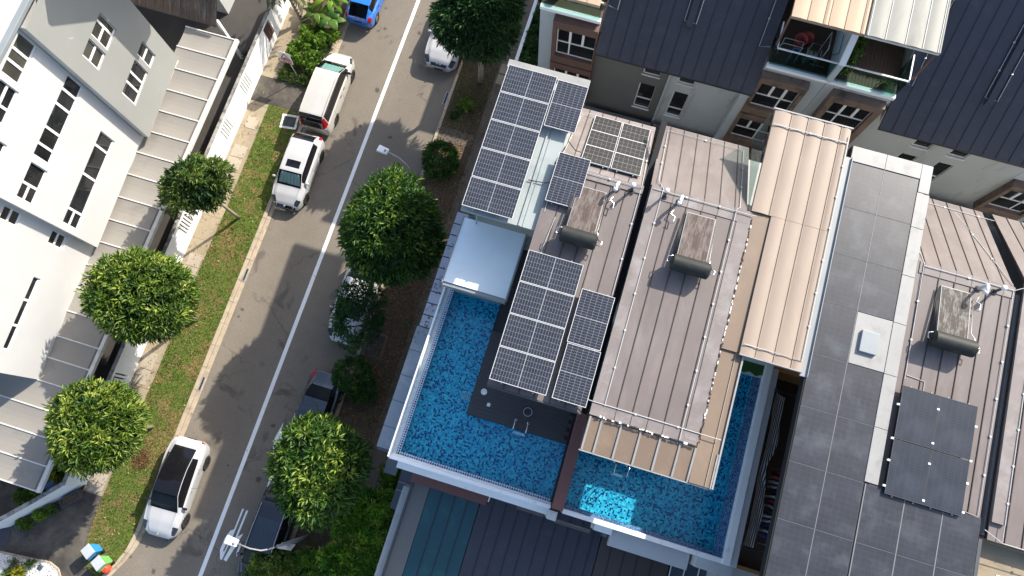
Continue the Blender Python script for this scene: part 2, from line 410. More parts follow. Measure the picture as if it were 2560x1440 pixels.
def pv(name, base, line, nx, ny, lw, midx, midw, rough=.22, blot=.0):
    """flat print under a panel's glass: nx x ny cells, silver lines and a wider middle band"""
    s = NT(name); uv = s.n('ShaderNodeUVMap'); sp = s.n('ShaderNodeSeparateXYZ'); s.l(uv.outputs[0], sp.inputs[0])
    def lines(o, n, w):
        f = s.math('FRACT', s.math('MULTIPLY', o, float(n))); d = s.math('ABSOLUTE', s.math('SUBTRACT', f, .5))
        return s.math('GREATER_THAN', d, .5 - w * n / 2)
    g = s.math('MAXIMUM', lines(sp.outputs[0], nx, lw[0]), lines(sp.outputs[1], ny, lw[1]))
    if midw:
        d = s.math('ABSOLUTE', s.math('SUBTRACT', sp.outputs[0 if midx else 1], .5)); g = s.math('MAXIMUM', g, s.math('LESS_THAN', d, midw))
    v = s.coord(); a = s.noise(v, 1.4, 4)
    c = s.ramp(a, [(.3, tuple(x * .8 for x in base)), (.7, tuple(x * 1.25 for x in base))])
    c = s.mix(s.math('MULTIPLY', g, .75), c, line)
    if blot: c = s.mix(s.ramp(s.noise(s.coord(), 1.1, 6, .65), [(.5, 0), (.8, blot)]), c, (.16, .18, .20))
    s.col(c); s.set(Roughness=rough, Specular_IOR_Level=.5); return s.m
pv('pv_land', (.021, .024, .033), (.33, .34, .37), 20, 6, (.0032, .0055), True, .007)
pv('pv_port', (.021, .024, .033), (.33, .34, .37), 6, 20, (.0055, .0032), False, .007)
pv('pv_dark', (.008, .0075, .0075), (.36, .36, .35), 6, 4, (.0042, .0042), False, .006, .6)
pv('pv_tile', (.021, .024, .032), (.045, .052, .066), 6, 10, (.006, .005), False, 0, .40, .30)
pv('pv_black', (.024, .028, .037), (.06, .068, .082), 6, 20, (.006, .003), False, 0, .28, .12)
def leafmat(name, stops, trans=.33, rough=.42):
    s = NT(name); at = s.n('ShaderNodeAttribute'); at.attribute_name = 'tone'
    c = s.ramp(at.outputs['Fac'], stops); s.col(c); s.set(Roughness=rough + .06, Specular_IOR_Level=.38)
    t = s.n('ShaderNodeBsdfTranslucent'); s.l(s.mix(1, c, (1.1, 1.25, .55), 'MULTIPLY'), t.inputs[0])
    mx = s.n('ShaderNodeMixShader'); mx.inputs[0].default_value = trans
    s.l(s.b.outputs[0], mx.inputs[1]); s.l(t.outputs[0], mx.inputs[2]); s.l(mx.outputs[0], s.out.inputs[0]); return s.m
leafmat('leaf_mango', [(0, (.018, .050, .008)), (.40, (.070, .145, .016)), (.72, (.17, .255, .034)), (1, (.36, .42, .085))])
leafmat('leaf_deep', [(0, (.014, .050, .010)), (.46, (.042, .118, .018)), (.78, (.115, .215, .028)), (1, (.30, .38, .06))])
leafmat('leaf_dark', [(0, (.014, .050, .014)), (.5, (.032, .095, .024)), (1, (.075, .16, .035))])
leafmat('leaf_lime', [(0, (.06, .15, .012)), (.5, (.14, .27, .02)), (1, (.30, .40, .05))])
leafmat('leaf_olive', [(0, (.040, .080, .014)), (.5, (.09, .15, .025)), (1, (.21, .28, .055))])
leafmat('leaf_bamboo', [(0, (.012, .045, .008)), (.45, (.09, .29, .02)), (.8, (.22, .48, .03)), (1, (.40, .52, .07))], .18)
leafmat('leaf_palm', [(0, (.10, .13, .07)), (.5, (.20, .23, .14)), (1, (.34, .36, .24))])
leafmat('leaf_yellow', [(0, (.10, .14, .012)), (.5, (.30, .30, .03)), (1, (.55, .48, .06))])
leafmat('flower_red', [(0, (.5, .02, .02)), (1, (.7, .05, .03))])
leafmat('grass_blade', [(0, (.04, .075, .010)), (.5, (.095, .145, .022)), (.8, (.18, .20, .05)), (1, (.34, .28, .12))], .2, .6)
leafmat('dry_leaf', [(0, (.10, .055, .025)), (.5, (.24, .14, .06)), (.85, (.42, .28, .12)), (1, (.55, .45, .25))], .1, .7)
# ------------------------------------------------------------------ the ground, the road and its edges
X0, X1 = -16.55, -9.60
def sheet(name, pts, z, m, kind='structure', th=None):
    mb = MB()
    if th: mb.prism(pts, z - th, z)
    else: mb.poly([(x, y, z) for x, y in pts])
    return mb.build(name, MATS[m], kind=kind)
rect = lambda a, b, c, d: [(a, c), (b, c), (b, d), (a, d)]
sheet('ground', rect(-250, 250, -250, 250), -.06, 'ground_soil')
sheet('road', rect(X0, X1, -70, 90), 0, 'asphalt')
sheet('road_line', rect(-13.30, -13.10, -70, 90), .004, 'road_paint')
def mark(name, pts): return sheet(name, pts, .005, 'road_paint')
mark('road_arrow', [(-11.98, -1.41), (-11.94, -1.92), (-11.74, -1.96), (-11.63, -1.78), (-11.60, -1.4), (-11.57, -.1), (-11.36, -.1), (-11.36, -2.52), (-11.72, -2.52), (-11.92, -2.56), (-11.93, -3.27), (-12.13, -2.28)])
mark('road_arrow', [(-11.80, -2.96), (-11.46, -2.92), (-11.42, -4.1), (-11.62, -4.75)])
mark('road_letter', [(-12.42, -5.93), (-12.33, -5.90), (-12.37, -7.1), (-12.48, -8.42), (-12.58, -8.40), (-12.74, -8.02), (-12.72, -7.45), (-12.60, -7.05), (-12.44, -6.93)])
sheet('road_letter', [(-12.58, -8.0), (-12.54, -7.5), (-12.49, -7.3), (-12.48, -7.75), (-12.52, -8.05)], .008, 'asphalt')
mark('road_letter', [(-12.20, -5.94), (-12.10, -5.92), (-12.15, -7.2), (-11.93, -6.98), (-12.06, -7.6), (-12.24, -8.42), (-12.40, -8.38), (-12.25, -7.5)])
mark('road_letter', [(-11.93, -7.4), (-11.83, -7.5), (-11.84, -8.1), (-11.93, -7.9)])

# kerbs: concrete lengths, each one a stone that can be told apart
kl = thing('kerb', 'tan concrete kerb beside the grass strip where white cars are parked', 'kerb', (-16.8, 0, 0))
y = 30.0
def kerb_piece(par, q, h, m='kerb_concrete'):
    mb = MB(); mb.prism(q, -.05, h); return mb.build('kerb_stone', MATS[m], par, bevel=.012)
while y > -8.3:
    y2 = y - 1.2
    kerb_piece(kl, rect(-16.98, -16.78, y2 + .012, y), .12); kerb_piece(kl, rect(-16.775, X0 - .0, y2 + .006, y), .035)
    y = y2
cur = [(-16.98, y), (-17.08, -9.3), (-17.30, -9.95), (-17.62, -10.6), (-18.0, -11.3), (-18.5, -12.2)]
off = [(-16.55, y), (-16.66, -9.1), (-16.92, -9.85), (-17.28, -10.6), (-17.7, -11.5), (-18.2, -12.5)]
mid = [((a[0]*.55+b[0]*.45), (a[1]*.55+b[1]*.45)) for a, b in zip(cur, off)]
for i in range(len(cur) - 1):
    kerb_piece(kl, [cur[i], mid[i], mid[i+1], cur[i+1]], .12); kerb_piece(kl, [mid[i], off[i], off[i+1], mid[i+1]], .035)
sheet('road', [(X0 + .0, y), (-16.66, -9.1), (-16.92, -9.85), (-17.28, -10.6), (-17.7, -11.5), (-18.2, -12.5), (-18.2, -30), (X0, -30)], -.004, 'asphalt')
kr = thing('kerb', 'grey concrete kerb along the shaded verge under the trees', 'kerb', (-9.5, 0, 0))
y = 40.0
while y > -40:
    kerb_piece(kr, rect(X1, -9.44, y - 1.19, y), .11); y -= 1.2

# left verge
GRASS = [(-19.1, 14.78), (-16.99, 14.78), (-16.99, -8.4), (-17.09, -9.3), (-17.31, -9.95), (-17.63, -10.6), (-17.9, -10.95), (-18.6, -10.6), (-19.08, -9.7), (-19.2, -8.2), (-19.22, -6.3), (-19.1, -1), (-19.14, 4.3), (-19.05, 9.0)]
sheet('grass_verge', GRASS, .075, 'turf', th=.1)
sheet('footpath', rect(-20.30, -19.05, -7.4, 30), .055, 'path_concrete', th=.08)
fp = [o for o in COL.objects if o.name == 'footpath'][0]
ORIG[fp] = (0, 0, 0)
for y0, y1, xa, xb in ((10.6, 11.25, -20.05, -19.30), (11.3, 12.0, -20.05, -19.28), (4.1, 4.75, -19.98, -19.25), (4.8, 5.5, -19.98, -19.25), (8.6, 9.2, -19.95, -19.3), (-1.75, -1.0, -20.08, -19.42), (-.95, -.1, -20.08, -19.42), (-6.85, -6.38, -20.08, -19.36), (-7.33, -6.88, -20.08, -19.36), (13.1, 13.8, -19.95, -19.3), (1.2, 1.9, -20.0, -19.3)):
    MB().box(xa, xb, y0, y1, .05, .072).build('path_slab', MATS['slab_concrete'], fp, bevel=.008)
for k in range(16):
    yy = -6 + k * 1.37
    MB().box(-20.28, -19.1, yy, yy + .018, .05, .058).build('joint', MATS['dark_path'], fp)
sheet('driveway', [(-26, -7.4), (-19.2, -7.4), (-19.1, -9.7), (-18.5, -10.65), (-17.95, -11.0), (-18.3, -12.2), (-19.0, -14), (-26, -14)], .035, 'apron_concrete', th=.06)
sheet('driveway', [(-20.3, 14.79), (X0 - .02, 14.79), (X0 - .02, 16.35), (-20.3, 16.35)], .082, 'apron_concrete', th=.1)
sheet('planting_bed', [(-19.25, 16.36), (-17.3, 16.36), (-16.99, 18), (-16.99, 34), (-19.1, 34), (-19.0, 20)], .085, 'leafy_soil', th=.1)
mb = MB(); mb.tube([(-19.2, 16.9, .16), (-19.15, 16.45, .16), (-17.7, 16.35, .16), (-17.45, 16.7, .16), (-17.25, 18.6, .16), (-17.1, 20.5, .16)], .06, 6)
tag(mb.build('bed_edging', MATS['turf_green']), 'dark green edging strip bordering the shrub bed beside the white van', 'edging')
sheet('car_porch_floor', rect(-40, -20.40, -7.4, 40), .03, 'yard_floor', th=.06)
# right verge and the side path
sheet('soil_verge', rect(-9.44, -7.40, -45, 45), .09, 'leafy_soil', th=.1)
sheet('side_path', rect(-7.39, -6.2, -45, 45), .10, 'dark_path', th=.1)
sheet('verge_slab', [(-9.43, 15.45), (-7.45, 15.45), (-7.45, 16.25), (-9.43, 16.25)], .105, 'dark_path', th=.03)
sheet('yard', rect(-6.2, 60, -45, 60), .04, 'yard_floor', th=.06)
# white pebble garden
PEB = [(-26, -11.05), (-22.9, -11.2), (-21.3, -11.05), (-20.4, -10.93), (-19.85, -11.1), (-19.6, -11.4), (-19.5, -12.2), (-20.2, -13.2), (-26, -13.4)]
sheet('pebble_bed', PEB, .07, 'slab_concrete', th=.08)
def inside(x, y, P):
    r = False
    for i in range(len(P)):
        (a, b), (c, d) = P[i], P[i-1]
        if (b > y) != (d > y) and x < (c - a) * (y - b) / (d - b) + a: r = not r
    return r
plain('pebble_white', (.74, .74, .74), .6)
mb = MB()
for k in range(5200):
    x = random.uniform(-23.6, -19.5); yy = random.uniform(-12.6, -10.95)
    if not inside(x, yy, PEB): continue
    r = random.uniform(.022, .05); h = random.uniform(.6, 1) * r; a = random.random() * 6
    z = .075 + random.random() * .03; i = len(mb.v)
    for t in range(4): mb.v.append((x + r * math.cos(a + t * 1.57) * (1 if t % 2 else .7), yy + r * math.sin(a + t * 1.57) * (1 if t % 2 else .7), z))
    mb.v.append((x, yy, z + h))
    for t in range(4): mb.f.append((i + t, i + (t + 1) % 4, i + 4)); mb.m.append(0)
mb.build('pebbles', MATS['pebble_white'], kind='stuff')
mb = MB(); pe = PEB[1:7]
for i in range(len(pe) - 1): mb.tube([(pe[i][0], pe[i][1], .08), (pe[i+1][0], pe[i+1][1], .08)], .06, 6)
tag(mb.build('pebble_edging', MATS['slab_concrete'], bevel=0), 'curved pale concrete edging round the white pebble garden', 'edging')

# drain grates and manholes
def grate(x0, x1, y0, y1, z, label):
    t = thing('drain_grate', label, 'drain grate', ((x0+x1)/2, (y0+y1)/2, z), 'drain grates at the road edges')
    mb = MB()
    for a, b, c, d in ((x0, x1, y0, y0+.03), (x0, x1, y1-.03, y1), (x0, x0+.03, y0+.03, y1-.03), (x1-.03, x1, y0+.03, y1-.03)): mb.box(a, b, c, d, z, z + .02)
    mb.build('frame', MATS['galv'], t)
    MB().box(x0+.031, x1-.031, y0+.031, y1-.031, z - .01, z + .003).build('pit', MATS['shade_void'], t)
    n = 6
    for k in range(n):
        yy = y0 + .03 + (y1 - y0 - .06) * (k + .5) / n
        MB().box(x0+.032, x1-.032, yy - .022, yy + .022, z + .004, z + .016).build('bar', MATS['gunmetal'], t)
grate(-9.80, -9.62, 17.6, 18.4, .006, 'dark drain grate at the shaded kerb by the trees')
grate(-16.77, -16.60, 4.82, 5.55, .036, 'drain grate in the gutter beside the grass, upper one')
grate(-16.77, -16.60, -1.2, -.45, .036, 'lower drain grate in the gutter beside the grass, above the black roofed car')
def manhole(cx, cy, w, h, rot, label, z, rim, cover):
    t = thing('manhole', label, 'manhole', (0, 0, 0))
    mb = MB()
    for a, b, c, d in tiles(-w/2, w/2, -h/2, h/2, [(-w/2+.12, w/2-.12, -h/2+.12, h/2-.12)]): mb.box(a, b, c, d, 0, .03)
    mb.build('rim', MATS[rim], t, bevel=.01)
    MB().box(-w/2+.125, w/2-.125, -h/2+.125, h/2-.125, -.02, .018).build('cover', MATS[cover], t)
    t.location = (cx, cy, z); t.rotation_euler = (0, 0, rot)
manhole(-17.62, 14.1, .95, .85, .12, 'square dark manhole cover with pale rim in the grass beside the white van', .076, 'sealant', 'gunmetal')
manhole(-8.85, 3.6, 1.05, 1.35, 0, 'dark manhole cover with worn rim in leaf litter under the thin tree', .092, 'dark_path', 'yard_floor')

# ------------------------------------------------------------------ boundary wall on the left
bw = thing('boundary_wall', 'long white boundary wall with groups of vertical slits along the footpath', 'wall', (-20.3, 0, 0))
pl = Plane((-20.22, -7.1), (-20.22, 22), (1, 0)); yo = 7.1
holes = []
for y0 in (11.92, 14.72, 6.27, -2.33):
    for k in range(5): holes.append((yo + y0 + k * .185, yo + y0 + k * .185 + .085, .58, 1.66))
holes.append((yo + 18.2, yo + 18.95, .5, 1.7))
pl.wall('wall_face', MATS['white_wall_worn'], bw, 0, 29.1, 0, 1.86, holes, .14)
mb = MB(); mb.box(-20.37, -20.362, -7.1, 22, 0, 1.86); mb.build('wall_back', MATS['gunmetal'], bw)  # dark sheet behind the slits, its colour stands in for their inner shade
mb = MB(); mb.box(-20.385, -20.21, -7.1, 22, 1.86, 1.90); mb.build('coping', MATS['coping_dirty'], bw)
mb = MB()
for k in range(5): mb.box(-20.31, -20.25, 18.2 + .06 + k * .135, 18.2 + .12 + k * .135, .5, 1.7)
mb.box(-20.36, -20.345, 18.2, 18.95, .5, 1.7); mb.build('grille', MATS['brown_frame'], bw)
b2 = thing('boundary_wall', 'slanting white wall with mossy top turning in to the driveway', 'wall', (-20.3, -7.1, 0))
path = [(-20.30, -7.1), (-21.40, -8.33), (-22.98, -10.0), (-23.6, -10.35), (-26, -10.9)]
for i in range(len(path) - 1):
    A, B = path[i], path[i+1]; P = Plane(A, B, (1, -1))
    mb = MB(); P.slabto(mb, -.04 if i else 0, P.L, 0, 1.80, -.15, 0); mb.build('wall_face', MATS['white_wall_worn'], b2)
    mb = MB(); P.slabto(mb, -.05, P.L, 1.803, 1.84, -.17, .02); mb.build('coping', MATS['coping_dirty'], b2)
sheet('driveway', [(-23.5, -10.2), (-22.85, -10.12), (-22.76, -10.92), (-24, -11.0)], .05, 'slate_metal', th=.02)

# ------------------------------------------------------------------ white house on the left
hl = thing('house', 'white and grey three storey house with strip windows above a ribbed car porch roof', 'house', (-23, 4, 0))
gA, gB = (-22.47, 9.94), (-22.83, 14.53); mA, mB = (-22.58, 3.9), (-22.86, 9.92); sA, sB = (-22.72, -2.8), (-22.95, 3.9)
G, Mw, S = Plane(gA, gB, (1, 0)), Plane(mA, mB, (1, 0)), Plane(sA, sB, (1, 0))
WF, WG, CG = MATS['white_frame'], MATS['window_glass'], MATS['curtain_glass']
gw = [(1.87, 2.97, 8.4, 9.72, [(2.6, 2.97, 8.4, 9.72), (1.87, 2.6, 8.4, 9.06), (1.87, 2.6, 9.06, 9.72)]),
      (.84, 1.68, 8.46, 9.74, [(.84, 1.68, 8.46, 9.1), (.84, 1.68, 9.1, 9.74)]),
      (2.9, 3.63, 5.24, 6.55, [(2.9, 3.63, 5.24, 5.9), (2.9, 3.63, 5.9, 6.55)]),
      (.82, 2.62, 5.3, 6.58, [(.82, 1.46, 5.3, 6.58), (1.46, 1.98, 5.3, 6.58), (1.98, 2.62, 5.3, 6.58)])]
zs = lambda a, b, z0, z1: [(a, b, z0, (z0+z1)/2), (a, b, (z0+z1)/2, z1)]
mw = [(4.2, 5.97, 11.6, 12.66, [(4.2, 4.8, 11.6, 12.66), (4.8, 5.3, 11.6, 12.66), (5.3, 5.97, 11.6, 12.66)]),
      (2.17, 5.95, 8.46, 9.58, [(2.17, 2.74, 8.46, 9.58), (2.74, 3.49, 8.46, 9.58), (3.49, 4.6, 8.46, 9.58), (4.6, 5.29, 8.46, 9.58), (5.29, 5.95, 8.46, 9.58)]),
      (.26, 4.88, 5.22, 6.41, zs(.26, .99, 5.22, 6.41) + [(.99, 2.71, 5.22, 6.41), (2.71, 4.17, 5.22, 6.41), (4.17, 4.88, 5.22, 6.41)]),
      (.3, 1.9, 8.42, 9.5, zs(.3, .99, 8.42, 9.5) + [(.99, 1.9, 8.42, 9.5)]),
      (2.5, 3.98, 11.5, 12.55, zs(3.1, 3.98, 11.5, 12.55) + [(2.5, 3.1, 11.5, 12.55)]),
      (1.5, 1.93, 10.96, 11.5, [(1.5, 1.93, 10.96, 11.5)])]
sw = [(5.96, 6.58, 8.31, 9.4, zs(5.96, 6.58, 8.31, 9.4)), (5.91, 6.56, 5.18, 6.27, zs(5.91, 6.56, 5.18, 6.27)),
      (.98, 4.34, 5.73, 6.2, [(.98, 2.08, 5.73, 6.2), (2.08, 3.25, 5.73, 6.2), (3.25, 4.34, 5.73, 6.2)])]
for P, u0, u1, z0, z1, ws, m in ((G, 0, 4.61, 3.5, 12.9, gw, 'grey_wall'), (Mw, 0, 6.02, 3.45, 12.9, mw, 'white_wall'), (S, 0, 6.72, 3.1, 12.9, sw, 'white_wall')):
    P.wall('wall', MATS[m], hl, u0, u1, z0, z1, [w[:4] for w in ws], .14)
    for k, w in enumerate(ws): P.window(hl, *w, WF, CG if (P is G and k < 2) or (P is Mw and k == 0) else WG)
mb = MB(); q = G.p(0, 0); r = Mw.p(6.02, 0)
mb.quad((q[0], q[1], 3.5), (q[0], q[1], 12.9), (q[0] - .8, q[1] + .0, 12.9), (q[0] - .8, q[1], 3.5)); mb.build('wall_return', MATS['white_wall'], hl)
q = Mw.p(0, 0); mb = MB(); mb.quad((q[0], q[1], 3.45), (q[0], q[1], 12.9), (q[0] - .8, q[1], 12.9), (q[0] - .8, q[1], 3.45)); mb.build('wall_return', MATS['white_wall'], hl)
mb = MB(); mb.poly([(-22.47, 9.94, 3.5), (-22.83, 14.53, 3.5), (-23.4, 14.53, 3.5), (-23.4, 9.94, 3.5)]); mb.poly([(-22.58, 3.9, 3.45), (-22.86, 9.92, 3.45), (-23.4, 9.92, 3.45), (-23.4, 3.9, 3.45)]); mb.build('soffit', MATS['white_wall'], hl)
mb = MB(); mb.box(-36, -23.05, -2.78, 3.85, 0, 12.9); mb.box(-36, -22.98, 3.85, 14.52, 0, 12.9); mb.build('core', MATS['white_wall'], hl)
mb = MB(); mb.box(-36, -22.73, -2.8, -2.781, 0, 12.9); mb.build('end_wall', MATS['pale_grey_wall'], hl)
rf = MB().box(-36, -22.72, 3.0, 14.6, 12.9, 13.08).build('roof', MATS['zinc_blue'], hl, bevel=.02)
for i in range(5):
    for j in range(4):
        MB().box(-35.2 + i * 2.46, -32.8 + i * 2.46, 3.2 + j * 2.8, 5.95 + j * 2.8, 13.08, 13.11).build('roof_slab', MATS['roof_concrete'], rf, bevel=.01)
# car porch roof: ribbed sheets between the wall and a white edge beam
yb = [16.5, 15.30, 14.06, 12.82, 11.60, 10.38, 9.15, 7.93, 6.68, 5.46, 4.25, 3.01, 1.81, .62, -.64, -1.70, -2.80, -3.98, -5.13, -6.30, -7.42]
pr = MB().box(-20.58, -20.40, -7.46, 16.55, 3.02, 3.24).build('porch_roof', MATS['rib_white'], hl, bevel=.01)
for i in range(len(yb) - 1):
    ya, yc = yb[i], yb[i+1]; xl = -26.5 if yc < -2.7 else -23.4
    mb = MB(); n = 5
    for j in range(n):
        f0, f1 = j / n, (j + 1) / n; s0, s1 = -.05 * math.sin(math.pi * f0), -.05 * math.sin(math.pi * f1)
        a, b = yc + .03 + (ya - yc - .06) * f0, yc + .03 + (ya - yc - .06) * f1
        mb.slab(xl, -20.59, a, 3.17 + s0, b, 3.17 + s1, .03)
    mb.build('roof_sheet', MATS['canopy_sheet'], pr)
    mb = MB(); mb.box(-20.72, -20.592, yc + .05, ya - .05, 3.13, 3.165); mb.build('gutter_dirt', MATS['canopy_edge_dirt'], pr)
for yy in yb: MB().box(-26.5 if yy < -2.7 else -23.4, -20.59, yy - .028, yy + .028, 3.14, 3.215).build('rib', MATS['rib_white'], pr)

# neighbour further up on the left
hn = thing('house', 'house at the top left with stained dark timber lean-to roof and white beam', 'house', (-25, 18, 0))
mb = MB(); mb.box(-36, -23.5, 19.5, 30, 0, 11); mb.build('wall', MATS['pale_grey_wall'], hn)
rp = MB().slab(-27, -21.6, 16.75, 3.6, 18.2, 4.9, .1).build('roof', MATS['slate_seam'], hn)
nb = 11
for k in range(nb):
    xa = -27 + 5.4 * k / nb
    MB().slab(xa + .01, xa + 5.4 / nb - .01, 16.74, 3.63 + random.random() * .02, 18.2, 4.93, .04).build('board', MATS['stained_timber'], rp)
MB().box(-27, -21.55, 18.2, 18.55, 4.6, 5.02).build('roof_beam', MATS['white_wall_worn'], hn, bevel=.01)
MB().box(-21.75, -21.6, 17.0, 17.15, 0, 3.6).build('post', MATS['white_wall_worn'], hn)
MB().box(-24.2, -22.4, 24.0, 25.2, 12.2, 12.4).build('eave', MATS['white_wall'], hn)
# unseen roof slab and wall block, added and sloped to shadow the grey wall
mb = MB(); mb.hexa([(-23.5, 14.6, 15.3), (-19.9, 14.6, 15.3), (-19.9, 18.0, 11.8), (-23.5, 18.0, 11.8), (-23.5, 14.6, 15.5), (-19.9, 14.6, 15.5), (-19.9, 18.0, 12.0), (-23.5, 18.0, 12.0)])
mb.build('roof', MATS['slate_metal'], hn)
MB().box(-23.4, -20.2, 16.2, 18.0, 9.6, 12.0).build('wall', MATS['pale_grey_wall'], hn)
# bits by the lean-to
for (px, py, c, lab) in ((-21.3, 17.1, 'gunmetal', 'dark pot standing in the shade beside the lean-to post, nearest the post'), (-21.05, 17.45, 'turf_green', 'green pot in the shade right of the lean-to post')):
    t = thing('plant_pot', lab, 'pot', (px, py, .03)); mb = MB(); mb.lathe((px, py, .03), [(.14, 0), (.2, .32), (.22, .36), (.18, .36), (.17, .28), (0, .28)], 12); mb.build('pot', MATS[c], t, True)
    mb = MB()
    for k in range(9):
        a = k * .7; mb.quad((px, py, .3), (px + .2 * math.cos(a) - .04, py + .2 * math.sin(a), .55), (px + .34 * math.cos(a), py + .34 * math.sin(a), .5), (px + .2 * math.cos(a) + .04, py + .2 * math.sin(a) + .04, .55))
    mb.build('leaves', MATS['leaf_dark'], t)
# ------------------------------------------------------------------ metal roofs with standing seams
def seam_roof(par, x0, x1, y0, z0, y1, z1, seams, m, ms, name='roof', t=.10, lip=0):
    """sheet strips between seams, each strip and each seam its own piece under a roof part"""
    rp = MB().slab(x0 + .01, x1 - .01, y0 + .01, z0 - .06, y1 - .01, z1 - .06, t).build(name, MATS[ms], par)
    xs = [x0] + [s for s in seams if x0 + .05 < s < x1 - .05] + [x1]
    for a, b in zip(xs[:-1], xs[1:]):
        mb = MB(); n = 8 if lip else 2
        for k in range(n):
            f0, f1 = k / n, (k + 1) / n; xa, xb = a + .012 + (b - a - .024) * f0, a + .012 + (b - a - .024) * f1
            h0, h1 = lip * math.sin(math.pi * f0), lip * math.sin(math.pi * f1)
            mb.hexa([(xa, y0, z0 - .05 + h0), (xb, y0, z0 - .05 + h1), (xb, y1, z1 - .05 + h1), (xa, y1, z1 - .05 + h0), (xa, y0, z0 + h0), (xb, y0, z0 + h1), (xb, y1, z1 + h1), (xa, y1, z1 + h0)])
        mb.build('roof_sheet', MATS[m], rp)
    for s in xs[1:-1]:
        MB().slab(s - .011, s + .011, y0 - .003, z0 + .03, y1 + .003, z1 + .03, .08).build('seam', MATS[ms], rp)
    return rp
def tape(par, pts, name='lightning_tape', r=.013, m='conductor', clips=True):
    mb = MB(); mb.tube(pts, r, 6)
    if clips:
        for a, b in zip(pts[:-1], pts[1:]):
            A, B = Vector(a), Vector(b); n = int((B - A).length / 1.1)
            for k in range(1, n):
                q = A.lerp(B, k / n); mb.box(q.x - .035, q.x + .035, q.y - .03, q.y + .03, q.z - .035, q.z + .012)
    return mb.build(name, MATS[m], par)

# solar panels ------------------------------------------------------
def panel_proto(w, h, m, frame='white_frame', fw=.022, label='', group=None, th=.04):
    t = thing('solar_module', label, 'solar panel', (0, 0, 0), group)
    mb = MB()
    for a, b, c, d in tiles(-w/2, w/2, -h/2, h/2, [(-w/2 + fw, w/2 - fw, -h/2 + fw, h/2 - fw)]): mb.box(a, b, c, d, -th, .004)
    mb.build('frame', MATS[frame], t)
    mb = MB(); a, b = w/2 - fw + .002, h/2 - fw + .002
    mb.quad((-a, -b, 0), (a, -b, 0), (a, b, 0), (-a, b, 0), uv=[(0, 0), (1, 0), (1, 1), (0, 1)])
    mb.build('cells', MATS[m], t)
    mb = MB()
    for sx in (-1, 1): mb.box(sx * w * .28 - .02, sx * w * .28 + .02, -h/2 - .05, h/2 + .05, -th - .05, -th)
    mb.build('rail', MATS['zinc_trim'], t)
    return t
PROTO = {}
def panel(kind, x, y, z, label, group, tilt=0):
    sz = {'land': (1.82, 1.10, 'pv_land'), 'land2': (1.90, 1.115, 'pv_land'), 'port': (1.13, 1.86, 'pv_port'), 'dark': (1.05, .99, 'pv_dark'), 'black': (1.175, 1.72, 'pv_black')}[kind]
    if kind not in PROTO:
        PROTO[kind] = panel_proto(*sz, label=label, group=group, frame='gunmetal' if kind == 'black' else 'panel_frame', fw=.012 if kind == 'black' else .017); o = PROTO[kind]
    else: o = dup(PROTO[kind])
    o.location = (x, y, z); o.rotation_euler = (tilt, 0, 0); o['label'] = label; o['group'] = group
    return o
ORD = ['topmost', 'second from the top', 'third from the top', 'fourth from the top', 'bottom']

# ------------------------------------------------------------------ house with the L shaped pool (west) --------------------------------
ha = thing('house', 'terrace house with L shaped roof pool and solar panels next to the road', 'house', (-1.5, 6, 0))
MB().box(-4.62, 1.5, -.7, 13.4, 0, 8.2).build('wall', MATS['pale_grey_wall'], ha)
MB().box(-1.55, 1.40, 5.6, 10.3, 8.2, 13.1).build('upper_wall', MATS['pale_grey_wall'], ha)
MB().box(-4.40, -1.6, 8.6, 13.5, 8.2, 12.95).build('upper_wall', MATS['pale_grey_wall'], ha)
# pool A: shell, floor, rims, water
W_Z, F_Z = 9.30, 8.98
pa = MB()
pa.poly([(-4.36, -.78, F_Z), (1.0, -.78, F_Z), (1.0, 1.22, F_Z), (-2.45, 1.22, F_Z), (-2.45, 5.62, F_Z), (-4.36, 5.62, F_Z)])
loop = [(-4.36, -.78), (1.45, -.78), (1.45, 1.22), (-2.45, 1.22), (-2.45, 5.62), (-4.36, 5.62)]
for i in range(6):
    a, b = loop[i], loop[(i + 1) % 6]; zt = 9.5 if i in (1, 2, 3) else 9.42
    pa.quad((*a, F_Z), (*a, zt), (*b, zt), (*b, F_Z))
pa.box(1.0, 1.449, -.779, 1.219, F_Z, F_Z + .12)
pshell = pa.build('pool_shell', MATS['pool_mosaic'], ha)
mb = MB(); mb.box(-4.50, -4.365, -.92, 5.7, 8.6, 9.45); mb.box(-4.365, 1.45, -.92, -.785, 8.6, 9.45); mb.build('rim_tiles', MATS['rim_mosaic'], ha)
mb = MB(); mb.box(-4.66, -4.505, -1.0, 5.75, 8.6, 9.40); mb.build('overflow_channel', MATS['pale_mosaic'], ha)
mb = MB(); mb.box(-4.74, -4.665, -1.10, 5.78, 8.3, 9.72); mb.box(-4.665, 1.5, -1.14, -1.0, 8.3, 9.70); mb.box(-4.665, 1.5, -1.0, -.925, 8.3, 9.46); mb.build('parapet', MATS['white_wall_worn'], ha, bevel=.01)
mb = MB(); mb.box(-4.45, 1.5, -1.42, -1.145, 8.4, 8.75); mb.build('ledge', MATS['white_wall_worn'], ha, bevel=.01)
MB().box(-2.44, 1.5, 1.23, 8.0, 8.3, 9.47).build('deck_base', MATS['deck_grout'], ha)
dk = MB(); dk.box(1.455, 1.52, -.9, 1.23, 8.5, 9.49); dk.build('deck_edge', MATS['deck_grout'], ha)
me = {}
mb0 = MB().box(-.148, .148, -.0725, .0725, 0, .03); tm = mb0.mesh('deck_tile', MATS['deck_tile'])
dd = MB().box(-2.44, 1.45, 1.235, 5.6, 9.462, 9.475).build('deck', MATS['deck_grout'], ha)
r = 0; y = 1.31; cnt = 0
